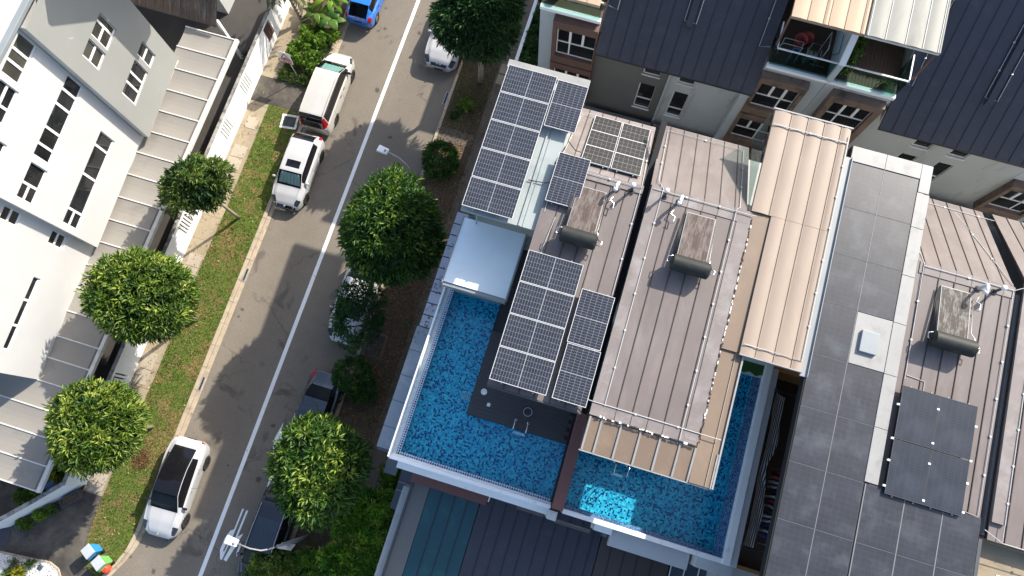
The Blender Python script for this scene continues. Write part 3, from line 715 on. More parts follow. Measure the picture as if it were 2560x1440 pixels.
while y < 4.6 and cnt < 290:
    x = -2.29 + (.15 if r % 2 else 0)
    if r % 2: MB().box(-2.44, -2.295, y - .0725, y + .0725, 9.474, 9.504).build('deck_tile', MATS['deck_tile'], dd)
    while x < 1.36:
        if x + .148 > 1.45: MB().box(x - .148, 1.45, y - .0725, y + .0725, 9.474, 9.504).build('deck_tile', MATS['deck_tile'], dd)
        else: piece('deck_tile', tm, dd, (x, y, 9.474))
        cnt += 1; x += .30
    y += .15; r += 1
w = MB().poly([(-4.358, -.778, W_Z), (1.448, -.778, W_Z), (1.448, 1.218, W_Z), (-2.452, 1.218, W_Z), (-2.452, 5.618, W_Z), (-4.358, 5.618, W_Z)]).build('pool_water', MATS['pool_water'], kind='structure')
def pool_ladder(x, y, label, grp):
    t = thing('pool_ladder', label, 'pool ladder', (x, y, 9.5), grp)
    for s in (-.24, .24):
        mb = MB(); pts = [(x + s, y + .42, 9.5), (x + s, y + .42, 10.1)] + [(x + s, y + .42 - .22 * (1 - math.cos(a)), 10.1 + .2 * math.sin(a)) for a in (.5, 1.0, 1.57, 2.2, 2.8)] + [(x + s, y - .03, 10.0), (x + s, y - .03, 8.7)]
        mb.tube(pts, .022, 8); mb.build('rail', MATS['steel'], t, True)
        mb = MB(); mb.lathe((x + s, y + .42, 9.5), [(.06, 0), (.06, .02), (.03, .03)], 12); mb.build('flange', MATS['steel'], t, True)
    for z in (9.16, 8.9): MB().box(x - .24, x + .24, y - .08, y + .02, z, z + .03).build('step', MATS['white_paint'], t, bevel=.005)
pool_ladder(-.35, 1.14, 'steel pool ladder at the edge of the dark tiled deck', 'pool ladders')
t = thing('pool_drain', 'round white skimmer lid set in the dark tiled deck', 'lid', (-2.05, 2.2, 9.5)); mb = MB(); mb.lathe((-2.05, 2.2, 9.505), [(0, .012), (.11, .012), (.12, 0)], 20); mb.build('lid', MATS['sealant'], t)
mb = MB(); mb.lathe((-2.09, 2.24, 9.518), [(0, .004), (.014, 0)], 8); mb.build('bolt', MATS['galv'], t)
tag(MB().box(-1.80, -1.68, 1.72, 1.85, 9.5, 9.512).build('deck_outlet', MATS['sealant']), 'small square white outlet cover on the dark deck near the round lid', 'outlet')
mb = MB()
for k in range(5): mb.box(-2.86 + k * .07, -2.845 + k * .07, 1.75, 2.06, F_Z + .012, F_Z + .022)
for k in range(5): mb.box(-2.87, -2.55, 1.75 + k * .07, 1.765 + k * .07, F_Z + .024, F_Z + .030)
tag(mb.build('pool_grille', MATS['pale_mosaic'], kind='stuff'), 'pale square grille on the pool floor near the deck corner', 'grille')
# narrow glass and metal ledge panels on the road side
ys = [9.07, 8.53, 8.03, 7.53, 7.04, 6.55, 6.05, 5.52, 5.02, 4.52, 4.02]
lg = MB().box(-5.42, -4.76, -1.0, 9.1, 8.30, 8.42).build('ledge_frame', MATS['slate_glass'], ha)
for a, b in zip(ys[:-1], ys[1:]): MB().box(-5.40, -4.78, b + .045, a, 8.42, 8.50).build('ledge_panel', MATS['lilac_panel'], lg, bevel=.01)
y2 = [4.02, 3.03, 1.98, .95, -.08, -.92]
for a, b in zip(y2[:-1], y2[1:]): MB().box(-5.48, -4.78, b + .02, a, 8.42, 8.47).build('ledge_glass', MATS['grey_glass'], lg, bevel=.005)
# frosted glass canopy over the pool end
fc = MB().box(-4.55, -2.17, 5.48, 8.03, 11.29, 11.35).build('glass_canopy', MATS['frosted_glass'], ha)
mb = MB(); mb.box(-4.55, -2.15, 5.34, 5.48, 10.98, 11.29); mb.box(-2.17, -2.11, 5.42, 8.07, 11.03, 11.39); mb.box(-4.60, -4.55, 5.42, 8.07, 11.23, 11.38); mb.build('canopy_beam', MATS['zinc_blue'], fc, bevel=.01)
MB().box(-4.3, -2.2, 7.86, 8.5, 9.5, 9.52).build('floor', MATS['deck_tile'], ha)
mb = MB(); mb.tube([(-4.05, 7.9, 11.38), (-3.95, 8.2, 13.1)], .03, 8); mb.build('canopy_rod', MATS['galv'], fc)
mb = MB(); mb.box(-4.5, -4.46, 7.9, 9.2, 9.5, 10.9); mb.build('balustrade', MATS['canopy_clear'], ha)
# pale panel roof with the first column of solar panels
seam_roof(ha, -4.46, -1.68, 7.70, 13.16, 13.68, 13.16, [-3.9, -3.3, -2.75, -2.2], 'pale_teal_metal', 'pale_teal_metal', t=.12)
MB().box(-4.50, -1.42, 13.40, 13.72, 13.17, 13.26).build('roof_flashing', MATS['zinc_trim'], ha, bevel=.01)
mb = MB(); mb.box(-2.36, -2.30, 7.7, 11.4, 13.17, 13.22); mb.build('roof_rib', MATS['pale_teal_metal'], ha)
for k in range(5):
    panel('land', -3.50, 12.85 - k * 1.13, 13.44, f'{ORD[k]} of five solar panels in a column on the pale roof', 'solar panels in the column on the pale roof')
panel('port', -1.97, 12.38, 13.46, 'upright solar panel right beside the top of the five panel column', 'upright solar panels on the road side house')
panel('port', -1.14, 9.66, 13.55, 'upright solar panel partly covering the stained collector of the water heater', 'upright solar panels on the road side house')
# brown metal roof A
SA = [-1.2, -.68, -.16, .36, .88]
seam_roof(ha, -1.76, 1.45, 2.15, 13.30, 10.25, 13.36, SA, 'brown_metal', 'brown_seam_shade')
seam_roof(ha, -1.60, 1.40, 10.26, 13.36, 13.55, 11.45, SA, 'brown_metal_worn', 'brown_seam_shade')
mb = MB(); mb.hexa([(-1.76, 9.95, 13.37), (1.44, 9.95, 13.37), (1.44, 10.25, 13.38), (-1.76, 10.25, 13.38), (-1.76, 9.95, 13.40), (1.44, 9.95, 13.40), (1.44, 10.25, 13.41), (-1.76, 10.25, 13.41)]); mb.build('ridge_cap', MATS['brown_metal_worn'], ha)
for k in range(3):
    for j in range(2):
        yy = 11.05 + (2 - k) * .86; zz = 13.36 - (yy - 10.25) * .579 + .16
        panel('dark', -.41 + j * 1.09, yy, zz, f'dark panel with white grid on the north slope, {["left", "right"][j]} column {["top", "middle", "bottom"][k]} row', 'dark gridded panels on the north slope', tilt=-.525)
for k in range(4):
    panel('land2', -.76, 6.28 - k * 1.135, 13.66, f'solar panel above the dark pool deck, {["topmost", "second from the top", "third from the top", "bottom"][k]} of four', 'solar panels in the column above the pool deck')
panel('port', .92, 5.14, 13.62, 'upright solar panel right of the four panel column, upper one', 'upright solar panels on the road side house')
panel('port', .95, 3.25, 13.62, 'upright solar panel right of the four panel column, lower one', 'upright solar panels on the road side house')
mb = MB(); mb.tube([(-1.55, 11.2, 13.25), (-1.2, 10.9, 13.30), (-1.0, 10.9, 13.3)], .018, 6); mb.tube([(-2.5, 9.4, 13.22), (-1.9, 9.45, 13.24), (-1.72, 9.5, 13.3)], .018, 6); mb.tube([(-1.6, 11.0, 13.2), (-1.72, 10.4, 13.25), (-1.5, 10.2, 13.38), (-1.1, 9.95, 13.4)], .02, 6)
mb.build('cable', MATS['black_plastic'], ha)
tape(ha, [(-1.45, 12.9, 12.0), (-1.62, 10.3, 13.43), (-1.62, 8.4, 13.36)]); tape(ha, [(-1.2, 8.3, 13.38), (-1.33, 6.9, 13.38)])
tape(ha, [(-.9, 10.15, 13.45), (1.36, 10.15, 13.45), (1.3, 12.9, 11.95), (1.3, 13.2, 11.8), (-1.3, 13.2, 11.8)])
tape(ha, [(1.36, 10.1, 13.40), (1.38, 6.2, 13.38)])
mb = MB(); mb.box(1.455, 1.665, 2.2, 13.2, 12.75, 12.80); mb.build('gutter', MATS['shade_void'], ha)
mb = MB(); mb.box(-1.74, 1.44, 2.10, 2.14, 13.05, 13.34); mb.build('eave_gutter', MATS['gunmetal'], ha)
mb = MB()
for s in range(26):
    a = s * .5; mb.v.append((0, 0, 0))
mb = MB(); mb.tube([(-.25 + .16 * math.cos(a), 1.95 + .16 * math.sin(a), 9.53 + a * .006) for a in [k * .45 for k in range(30)]], .014, 6)
tag(mb.build('hose', MATS['galv']), 'coiled grey hose on the deck under the panel eave', 'hose')

# ------------------------------------------------------------------ house with the second pool (middle) --------------------------------
hb = thing('house', 'middle terrace house with brown metal roof, tan awnings and deep blue pool', 'house', (4.5, 6, 0))
MB().box(1.7, 7.8, 6.2, 10.2, 0, 13.3).build('wall', MATS['pale_grey_wall'], hb)
MB().box(1.7, 7.8, 10.2, 13.4, 0, 11.2).build('wall', MATS['pale_grey_wall'], hb)
MB().box(1.7, 7.9, -.75, 6.2, 0, 8.2).build('lower_wall', MATS['pale_grey_wall'], hb)
SB = [2.15, 2.47, 2.99, 3.51, 4.03, 4.55]
seam_roof(hb, 1.67, 5.18, 2.17, 13.60, 10.25, 13.68, [2.47, 2.99, 3.51, 4.03, 4.56], 'brown_metal', 'brown_seam_shade')
seam_roof(hb, 1.62, 4.98, 10.26, 13.68, 13.72, 11.50, [1.95, 2.47, 2.99, 3.51, 4.03, 4.56], 'brown_metal', 'brown_seam_shade')
MB().slab(1.67, 2.05, 2.17, 13.63, 10.25, 13.71, .03).build('side_flashing', MATS['brown_metal_worn'], hb)
MB().slab(4.72, 5.18, 2.3, 13.63, 10.15, 13.70, .03).build('side_flashing', MATS['brown_metal_worn'], hb)
MB().slab(1.75, 5.1, 9.8, 13.70, 10.25, 13.71, .03).build('ridge_cap', MATS['brown_metal_worn'], hb)
MB().slab(1.75, 5.15, 2.19, 13.62, 2.62, 13.635, .03).build('eave_flashing', MATS['brown_metal_worn'], hb)
tape(hb, [(2.07, 2.55, 13.67), (2.07, 10.2, 13.74), (1.85, 10.5, 13.65), (1.85, 13.4, 11.75), (4.75, 13.4, 11.78), (4.72, 10.3, 13.72), (4.62, 10.2, 13.74), (4.60, 2.2, 13.66), (4.60, 2.45, 13.66)])
tape(hb, [(1.75, 10.12, 13.74), (5.2, 10.12, 13.76), (5.3, 10.14, 13.76)]); tape(hb, [(1.2, 2.62, 13.50), (1.7, 2.58, 13.66), (5.85, 2.58, 13.66)])
# torn flashing with white filler along the east and south edges
def torn(par, pts, name, m='dirt_black', m2='sealant', n=60, w=.05):
    mb = MB(); A, B = Vector(pts[0]), Vector(pts[1]); L = (B - A).length; u = (B - A) / L; v = Vector((-u.y, u.x, 0))
    for k in range(n):
        t = (k + random.random() * .5) / n * L; l = L / n * random.uniform(.5, 1.2); ww = w * random.uniform(.5, 1.1); q = A + u * t + v * random.uniform(-.02, .02)
        a, b = q - u * l / 2 - v * ww / 2, q + u * l / 2 + v * ww / 2
        mb.hexa([tuple(q - u*l/2 - v*ww/2), tuple(q + u*l/2 - v*ww/2), tuple(q + u*l/2 + v*ww/2), tuple(q - u*l/2 + v*ww/2)] + [tuple(p + Vector((0, 0, .03))) for p in (q - u*l/2 - v*ww*.3, q + u*l/2 - v*ww*.4, q + u*l/2 + v*ww*.4, q - u*l/2 + v*ww*.3)], 1 if random.random() < .55 else 0)
    o = mb.build(name, [MATS[m], MATS[m2]], par, kind='stuff'); return o
torn(hb, [(5.20, 2.3, 13.64), (5.20, 10.0, 13.69)], 'torn_sealant', n=80)
torn(hb, [(1.95, 2.16, 13.63), (5.15, 2.16, 13.63)], 'torn_sealant', n=40, w=.07)
# tan awnings
seam_roof(hb, 5.20, 5.93, 1.05, 13.50, 10.3, 13.60, [5.72], 'tan_dark_sheet', 'tan_seam')
sc = seam_roof(hb, 1.68, 5.19, 1.05, 13.42, 2.13, 13.55, [], 'tan_dark_sheet', 'tan_seam', name='awning')
for s in (1.74, 2.12, 2.75, 3.39, 4.03, 4.67, 5.17, 5.90): MB().slab(s - .03, s + .03, 1.04, 13.47 if s < 5.2 else 13.53, 2.13, 13.59 if s < 5.2 else 13.55, .08).build('awning_rib', MATS['zinc_trim'], sc)
MB().box(1.66, 5.95, 1.0, 1.04, 13.30, 13.46).build('awning_edge', MATS['zinc_trim'], sc)
for s in (1.70, 3.6, 5.3):
    mb = MB(); mb.tube([(s, 1.5, 13.2), (s, 2.6, 12.4)], .03, 6); mb.build('bracket', MATS['brown_frame'], sc)
MB().slab(5.93, 5.985, 1.04, 13.55, 5.4, 13.62, .12).build('awning_edge', MATS['zinc_trim'], sc)
be = seam_roof(hb, 5.10, 7.80, 10.3, 13.72, 14.22, 13.72, [5.72, 6.30, 6.88, 7.46], 'tan_sheet', 'tan_seam', name='awning', lip=.028)
b3 = seam_roof(hb, 5.78, 7.80, 5.42, 13.72, 10.29, 13.72, [6.30, 6.88, 7.46], 'tan_sheet', 'tan_seam', name='awning', lip=.028)
MB().slab(5.10, 5.77, 5.45, 13.62, 10.29, 13.66, .04).build('awning_strip', MATS['tan_dark_sheet'], hb)
tape(hb, [(5.15, 13.62, 13.78), (7.75, 13.62, 13.78)], r=.02); tape(hb, [(5.85, 5.75, 13.78), (7.74, 5.75, 13.78), (7.74, 13.9, 13.78)], r=.018)
mb = MB(); mb.box(5.05, 7.84, 14.22, 14.27, 13.62, 13.76); mb.build('awning_edge', MATS['zinc_trim'], hb); MB().box(5.78, 7.84, 5.38, 5.42, 13.62, 13.76).build('awning_edge', MATS['zinc_trim'], hb)
mb = MB(); mb.box(7.805, 8.02, 5.3, 13.2, 13.55, 13.64); mb.box(8.02, 8.04, 5.3, 13.2, 13.5, 13.72); mb.build('awning_gutter', MATS['zinc_blue'], hb)
mb = MB(); mb.quad((5.02, 10.4, 13.66), (5.02, 14.2, 13.66), (5.02, 14.2, 11.3), (5.02, 10.6, 13.4)); mb.build('awning_side', MATS['balustrade_glass'], hb)
# pool B
pb = MB(); pb.box(1.95, 7.52, -.83, 6.0, 8.30, F_Z - .02)
loop = [(1.95, -.83), (7.52, -.83), (7.52, 5.70), (1.95, 5.70)]
for i in range(4): a, b = loop[i], loop[(i + 1) % 4]; pb.quad((*a, F_Z - .021), (*a, 9.44), (*b, 9.44), (*b, F_Z - .021))
pb.build('pool_shell', MATS['pool_mosaic'], hb)
MB().poly([(1.952, -.828, W_Z), (7.518, -.828, W_Z), (7.518, 5.698, W_Z), (1.952, 5.698, W_Z)]).build('pool_water', MATS['pool_water'], kind='structure')
mb = MB(); mb.box(7.525, 7.84, -.98, 5.70, 8.6, 9.45); mb.box(1.95, 7.525, -.98, -.835, 8.6, 9.45); mb.build('rim_tiles', MATS['navy_mosaic'], hb)
mb = MB(); mb.box(1.95, 8.05, -1.16, -.985, 8.3, 9.66); mb.build('parapet', MATS['white_wall_worn'], hb, bevel=.015)
mb = MB(); mb.box(7.845, 8.12, -1.16, 6.4, 8.3, 9.72); mb.build('parapet', MATS['white_wall_worn'], hb, bevel=.015)
mb = MB(); mb.box(8.13, 8.40, -1.16, 6.2, 4, 9.55); mb.build('parapet', MATS['white_wall'], hb, bevel=.015)
MB().box(1.95, 7.84, 5.71, 6.3, 8.3, 9.5).build('pool_edge', MATS['white_wall'], hb)
mb = MB(); n = 14; pts = [(6.75 + k * .1, 5.80 + .05 * math.sin(k * 1.3) - .03 * k / 14) for k in range(13)]; mb.prism(pts + [(7.95, 6.4), (6.75, 6.4)], 9.505, 9.53)
mb.build('artificial_turf', MATS['turf_green'], hb)
MB().box(2.2, 5.0, 1.3, 3.6, 9.32, 9.47).build('deck', MATS['deck_tile'], hb)
pool_ladder(3.55, .75, 'steel pool ladder half hidden under the tan awning', 'pool ladders')
# brown dividing beam and white stub column
MB().box(1.53, 1.92, -1.07, 2.5, 8.3, 10.3).build('divider', MATS['terracotta'], hb, bevel=.01)
mb = MB(); mb.box(1.47, 1.80, -1.50, -1.17, 7.2, 9.72); mb.build('stub_column', MATS['white_wall'], hb, bevel=.01)
mb = MB(); mb.box(4.05, 7.10, -1.85, -1.17, 7.6, 8.0); mb.build('window_hood', MATS['white_wall'], hb, bevel=.01)
mb = MB(); mb.box(3.35, 4.04, -1.45, -1.17, 7.0, 8.3); mb.build('window_hood', MATS['white_wall_worn'], hb, bevel=.01)
MB().box(3.75, 3.95, -1.60, -1.451, 7.0, 7.9).build('louvre', MATS['slate_glass'], hb)
mb = MB()
mb.box(7.2, 8.6, -1.6, -1.17, 6.6, 8.6); mb.build('corner_column', MATS['white_wall'], hb, bevel=.02)
# lizard-tooth trims below the parapet
def comb(x0, x1, y, z, n):
    cm = MB().box(x0, x1, y - .02, y + .03, z, z + .05).build('trim', MATS['brown_metal'], hb)
    tme = MB().box(-.018, .018, -.09, .0, -.03, .02).mesh('tooth', MATS['brown_metal'])
    for k in range(n): piece('tooth', tme, cm, (x0 + (x1 - x0) * (k + .5) / n, y - .02, z + .03))
comb(.35, 1.42, -1.46, 8.2, 20); comb(1.88, 3.25, -1.52, 8.2, 24)

# ------------------------------------------------------------------ house with the solar roof (right) --------------------------------
hc = thing('house', 'terrace house roofed with a large field of dark solar roof tiles', 'house', (11, 4, 0))
MB().box(10.6, 14.1, -4, 10.2, 0, 13.1).build('wall', MATS['pale_grey_wall'], hc)
MB().box(10.6, 14.1, 10.2, 13.6, 0, 10.7).build('wall', MATS['pale_grey_wall'], hc)
rb = MB()
rb.box(8.02, 10.80, -6, 13.70, 13.28, 13.52); rb.box(10.80, 14.05, -6, 2.62, 13.28, 13.52)
rr = rb.build('solar_roof', MATS['tile_base'], hc)
cx = [(8.055, 9.205), (9.235, 10.40), (10.50, 11.69), (11.73, 12.87), (12.91, 14.03)]
ry = [13.13, 11.42, 9.69, 7.94, 6.17, 4.41, 2.61, .81, -.97, -2.75, -4.5]
def tile_piece(a, b, c, d):
    mb = MB(); mb.box(a, b, c, d, 13.52, 13.548)
    mb.quad((a + .004, c + .004, 13.550), (b - .004, c + .004, 13.550), (b - .004, d - .004, 13.550), (a + .004, d - .004, 13.550), 1, [(0, 0), (1, 0), (1, 1), (0, 1)])
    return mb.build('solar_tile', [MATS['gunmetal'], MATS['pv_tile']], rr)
for j in range(len(ry) - 1):
    for i, (a, b) in enumerate(cx):
        if i >= 2 and ry[j] > 2.7: continue
        if i == 1 and abs(ry[j] - 7.94) < .01: continue
        tile_piece(a, b, ry[j+1] + .013, ry[j] - .013)
mb = MB()
for a, b, y0, y1 in ((9.210, 9.230, -4.5, 13.13), (10.455, 10.49, -4.5, 2.6), (11.695, 11.725, -4.5, 2.6), (12.875, 12.905, -4.5, 2.6)): mb.box(a, b, y0, y1, 13.52, 13.556)
mb.build('joint_strip', MATS['galv_flat'], rr, kind='stuff')
mb = MB()
for yv in ry[1:-1]:
    for i, (a, b) in enumerate(cx):
        if i >= 2 and yv > 2.5: continue
        if i == 1 and 6 < yv < 8: continue
        mb.box(a + .01, b - .01, yv - .011, yv - .001, 13.52, 13.553)
mb.build('tile_lip', MATS['tile_lip'], rr, kind='stuff')
MB().box(9.24, 10.40, 6.18, 7.93, 13.52, 13.56).build('hatch_plate', MATS['zinc_trim'], rr, bevel=.01)
hh = MB().box(9.46, 10.03, 6.63, 7.36, 13.56, 13.68).build('hatch', MATS['zinc_blue'], rr, bevel=.015)
for a, b, c, d in ((8.0, 9.2, 13.15, 13.72), (9.21, 10.42, 13.15, 13.72), (10.43, 10.80, 12.66, 13.72)): MB().box(a, b, c, d, 13.52, 13.57).build('edge_sheet', MATS['zinc_trim'], rr, bevel=.006)
yy = [12.64, 11.35, 9.6, 7.92, 6.16, 4.4, 2.65]
for a, b in zip(yy[:-1], yy[1:]):
    MB().box(10.41, 10.62, b + .008, a - .008, 13.52, 13.575).build('edge_sheet', MATS['zinc_trim'], rr, bevel=.005); MB().box(10.625, 10.84, b + .008, a - .008, 13.52, 13.555).build('edge_sheet', MATS['zinc_trim'], rr, bevel=.005)
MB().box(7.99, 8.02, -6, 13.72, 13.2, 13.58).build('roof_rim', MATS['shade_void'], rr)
SCx = [11.10, 11.63, 12.15, 12.68, 13.2, 13.72]
seam_roof(hc, 10.86, 14.12, 2.55, 13.36, 10.25, 13.50, SCx, 'brown_metal', 'brown_seam_shade')
seam_roof(hc, 10.86, 14.05, 10.26, 13.50, 13.95, 10.95, SCx, 'brown_metal', 'brown_seam_shade')
MB().slab(10.95, 14.05, 9.85, 13.52, 10.25, 13.53, .03).build('ridge_cap', MATS['brown_metal_worn'], hc)
tape(hc, [(11.12, 6.2, 13.46), (11.06, 10.2, 13.55), (10.9, 11.4, 12.75)]); tape(hc, [(11.05, 10.12, 13.56), (14.05, 10.12, 13.56), (14.35, 10.3, 13.56), (15.5, 10.35, 13.56)]); tape(hc, [(14.02, 10.12, 13.55), (14.02, 2.7, 13.40)])
tape(hc, [(11.3, 13.6, 11.22), (20, 13.55, 11.25)]); tape(hc, [(12.9, 13.5, 11.25), (14.0, 10.3, 13.53)]); tape(hc, [(11.15, 6.35, 13.45), (11.75, 6.3, 13.45), (11.78, 5.5, 13.45)])
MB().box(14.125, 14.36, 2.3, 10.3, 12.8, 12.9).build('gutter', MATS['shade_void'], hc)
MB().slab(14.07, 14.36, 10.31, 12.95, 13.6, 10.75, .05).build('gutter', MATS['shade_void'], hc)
for j in range(2):
    for i in range(2):
        panel('black', 11.61 + i * 1.19, 5.08 - j * 1.75, 13.66, f'plain black solar panel on the brown roof at right, {["upper", "lower"][j]} {["left", "right"][i]} of four', 'black solar panels on the right hand roof')
mb = MB()
for (x, yv) in ((10.98, 5.3), (10.98, 4.2), (10.98, 3.5), (10.98, 2.7), (12.205, 5.5), (12.205, 4.4), (12.205, 3.75), (12.205, 2.6), (13.42, 5.3), (13.42, 4.2), (13.42, 3.5), (13.42, 2.6)): MB().box(x - .045, x + .03, yv - .03, yv + .03, 13.60, 13.675).build('panel_clip', MATS['pvc_white'], hc)
# house further right
hd = thing('house', 'brown metal roofed house cut off by the right edge of the picture', 'house', (18, 4, 0))
MB().box(14.4, 22, 2.2, 10.2, 0, 13.1).build('wall', MATS['pale_grey_wall'], hd)
MB().box(14.4, 22, 10.2, 13.6, 0, 10.7).build('wall', MATS['pale_grey_wall'], hd)
SD = [14.9, 15.42, 15.95, 16.47, 17.0, 17.5, 18, 18.5]
seam_roof(hd, 14.37, 22, 2.05, 13.40, 10.6, 13.50, SD, 'brown_metal', 'brown_seam_shade'); seam_roof(hd, 14.37, 22, 10.61, 13.50, 13.95, 11.0, SD, 'brown_metal', 'brown_seam_shade')
MB().box(14.37, 14.8, 2.6, 10.5, 13.44, 13.53).build('side_flashing', MATS['brown_metal_worn'], hd)
tape(hd, [(14.15, 2.3, 13.6), (14.75, 2.05, 13.58), (20, 2.1, 13.58)]); tape(hd, [(14.75, 2.1, 13.55), (14.8, 10.3, 13.56)])
MB().box(14.2, 22, -6, 2.0, 12.0, 12.9).build('flat_roof', MATS['path_concrete'], hd)
MB().box(14.08, 14.19, -6, 2.0, 12.0, 13.5).build('upstand', MATS['gunmetal'], hd)
tag(MB().box(15.1, 15.28, .95, 1.13, 12.9, 12.92).build('outlet_cover', MATS['sealant']), 'small white square cover on the sandy flat roof at lower right', 'outlet')
mb = MB(); mb.lathe((15.85, .95, 12.9), [(0, .03), (.12, .03), (.13, 0)], 18); tag(mb.build('roof_vent', MATS['tan_sheet']), 'round cream lid on the sandy flat roof by the picture edge', 'lid')
mb = MB(); mb.tube([(13.5, 2.65, 13.5), (13.95, 2.6, 13.52), (14.1, 2.4, 13.45), (14.12, 1.9, 13.3), (14.2, 1.7, 13.0), (14.1, 1.55, 12.95)], .03, 8); tag(mb.build('cable', MATS['black_plastic']), 'thick black cable looping over the roof corner', 'cable')

# balcony between the pool wall and the solar roof
MB().box(8.41, 10.55, -1.4, 6.9, 6.6, 7.0).build('balcony_floor', MATS['wood_deck'], hc)
MB().box(8.41, 10.55, 6.4, 6.6, 7.0, 8.4).build('balcony_beam', MATS['timber_orange'], hc)
MB().box(8.41, 10.55, -1.25, -1.12, 7.0, 7.25).build('balcony_beam', MATS['timber_orange'], hc)
MB().box(8.41, 10.6, -2.0, -1.26, 5.5, 7.15).build('balcony_edge', MATS['white_wall'], hc)
MB().box(10.55, 10.6, -6, 13, 0, 13.2).build('balcony_wall', MATS['tan_dark_sheet'], hc)
bl = thing('roller_blind', 'striped black and white roller blind hanging along the white wall', 'blind', (8.6, 2.5, 9.6))
s = NT('blind_stripes'); v = s.coord(); sp = s.n('ShaderNodeSeparateXYZ'); s.l(v, sp.inputs[0])
fr = s.math('FRACT', s.math('MULTIPLY', sp.outputs[0], 10.5)); s.col(s.mix(s.math('GREATER_THAN', fr, .5), (.62, .62, .62), (.035, .036, .042))); s.set(Roughness=.8)
mb = MB(); N = 40
def blx(t, y):
    sag = math.exp(-((y - 2.55) / .55) ** 2); end = 1 - .42 * sag
    return (8.46 + .62 * t * end + .03 * math.sin(y * 2.2), y, 9.62 - .75 * t * end - .12 * math.sin(math.pi * t) * (1 + sag) + .03 * math.sin(9 * t + y * 5))
for k in range(N):
    for q in range(8):
        y0, y1 = -.33 + 5.7 * k / N, -.33 + 5.7 * (k + 1) / N
        mb.quad(blx(q/8, y0), blx((q+1)/8, y0), blx((q+1)/8, y1), blx(q/8, y1))
mb.build('fabric', MATS['blind_stripes'], bl, True)
for yv in (5.42, -.40):
    mb = MB(); mb.tube([(8.42, yv, 9.62), (9.15, yv + .05, 9.1), (9.9, yv + .2, 9.3)], .03, 6); mb.box(8.38, 8.52, yv - .06, yv + .06, 9.54, 9.72); mb.build('bracket', MATS['black_plastic'], bl)
cr = thing('clothes_rail', 'long grey clothes rail on the balcony behind the striped blind', 'clothes rail', (9.75, 1.2, 7)); mb = MB()
mb.tube([(9.75, -.15, 8.35), (9.72, 2.85, 8.35)], .018, 8); mb.build('rail', MATS['galv'], cr)
for yv in (-.1, 2.8): mb = MB(); mb.tube([(9.74, yv, 7), (9.74, yv, 8.35)], .018, 8); mb.build('post', MATS['galv'], cr)
cl = [(.25, .02, .03), (.5, .13, .15), (.62, .62, .62), (.5, .48, .5), (.02, .02, .025), (.55, .57, .56), (.33, .03, .06), (.4, .42, .5), (.03, .03, .04), (.55, .6, .7), (.65, .64, .62), (.02, .03, .18), (.5, .55, .65), (.03, .05, .2)]
GL = ['dark red', 'pink and red', 'white', 'pale grey', 'black', 'light grey green', 'crimson', 'grey blue', 'charcoal', 'pale blue', 'off white', 'navy blue', 'dusty blue', 'dark indigo']
GARM = [g + ' garment hanging on the balcony clothes rail behind the striped blind' for g in GL]
for k, c in enumerate(cl):
    yv = 2.6 - k * .185; mm = plain('cloth_%d' % k, c, .85); mb = MB(); L = random.uniform(.34, .46)
    for q in range(6):
        a, b = -L/2 + L * q / 6, -L/2 + L * (q + 1) / 6
        w0, w1 = .025 * math.sin(q * 1.9 + k), .025 * math.sin((q + 1) * 1.9 + k)
        e0, e1 = .16 * abs(a / L * 2) ** 1.5, .16 * abs(b / L * 2) ** 1.5
        mb.hexa([(9.68 + a, yv - .035 + w0, 7.55), (9.68 + b, yv - .035 + w1, 7.55), (9.68 + b, yv + .035 + w1, 7.55), (9.68 + a, yv + .035 + w0, 7.55), (9.68 + a, yv - .03 + w0, 8.32 - e0), (9.68 + b, yv - .03 + w1, 8.32 - e1), (9.68 + b, yv + .03 + w1, 8.32 - e1), (9.68 + a, yv + .03 + w0, 8.32 - e0)])
    tag(mb.build('garment', mm), GARM[k], 'garment', 'clothes on the balcony rail')

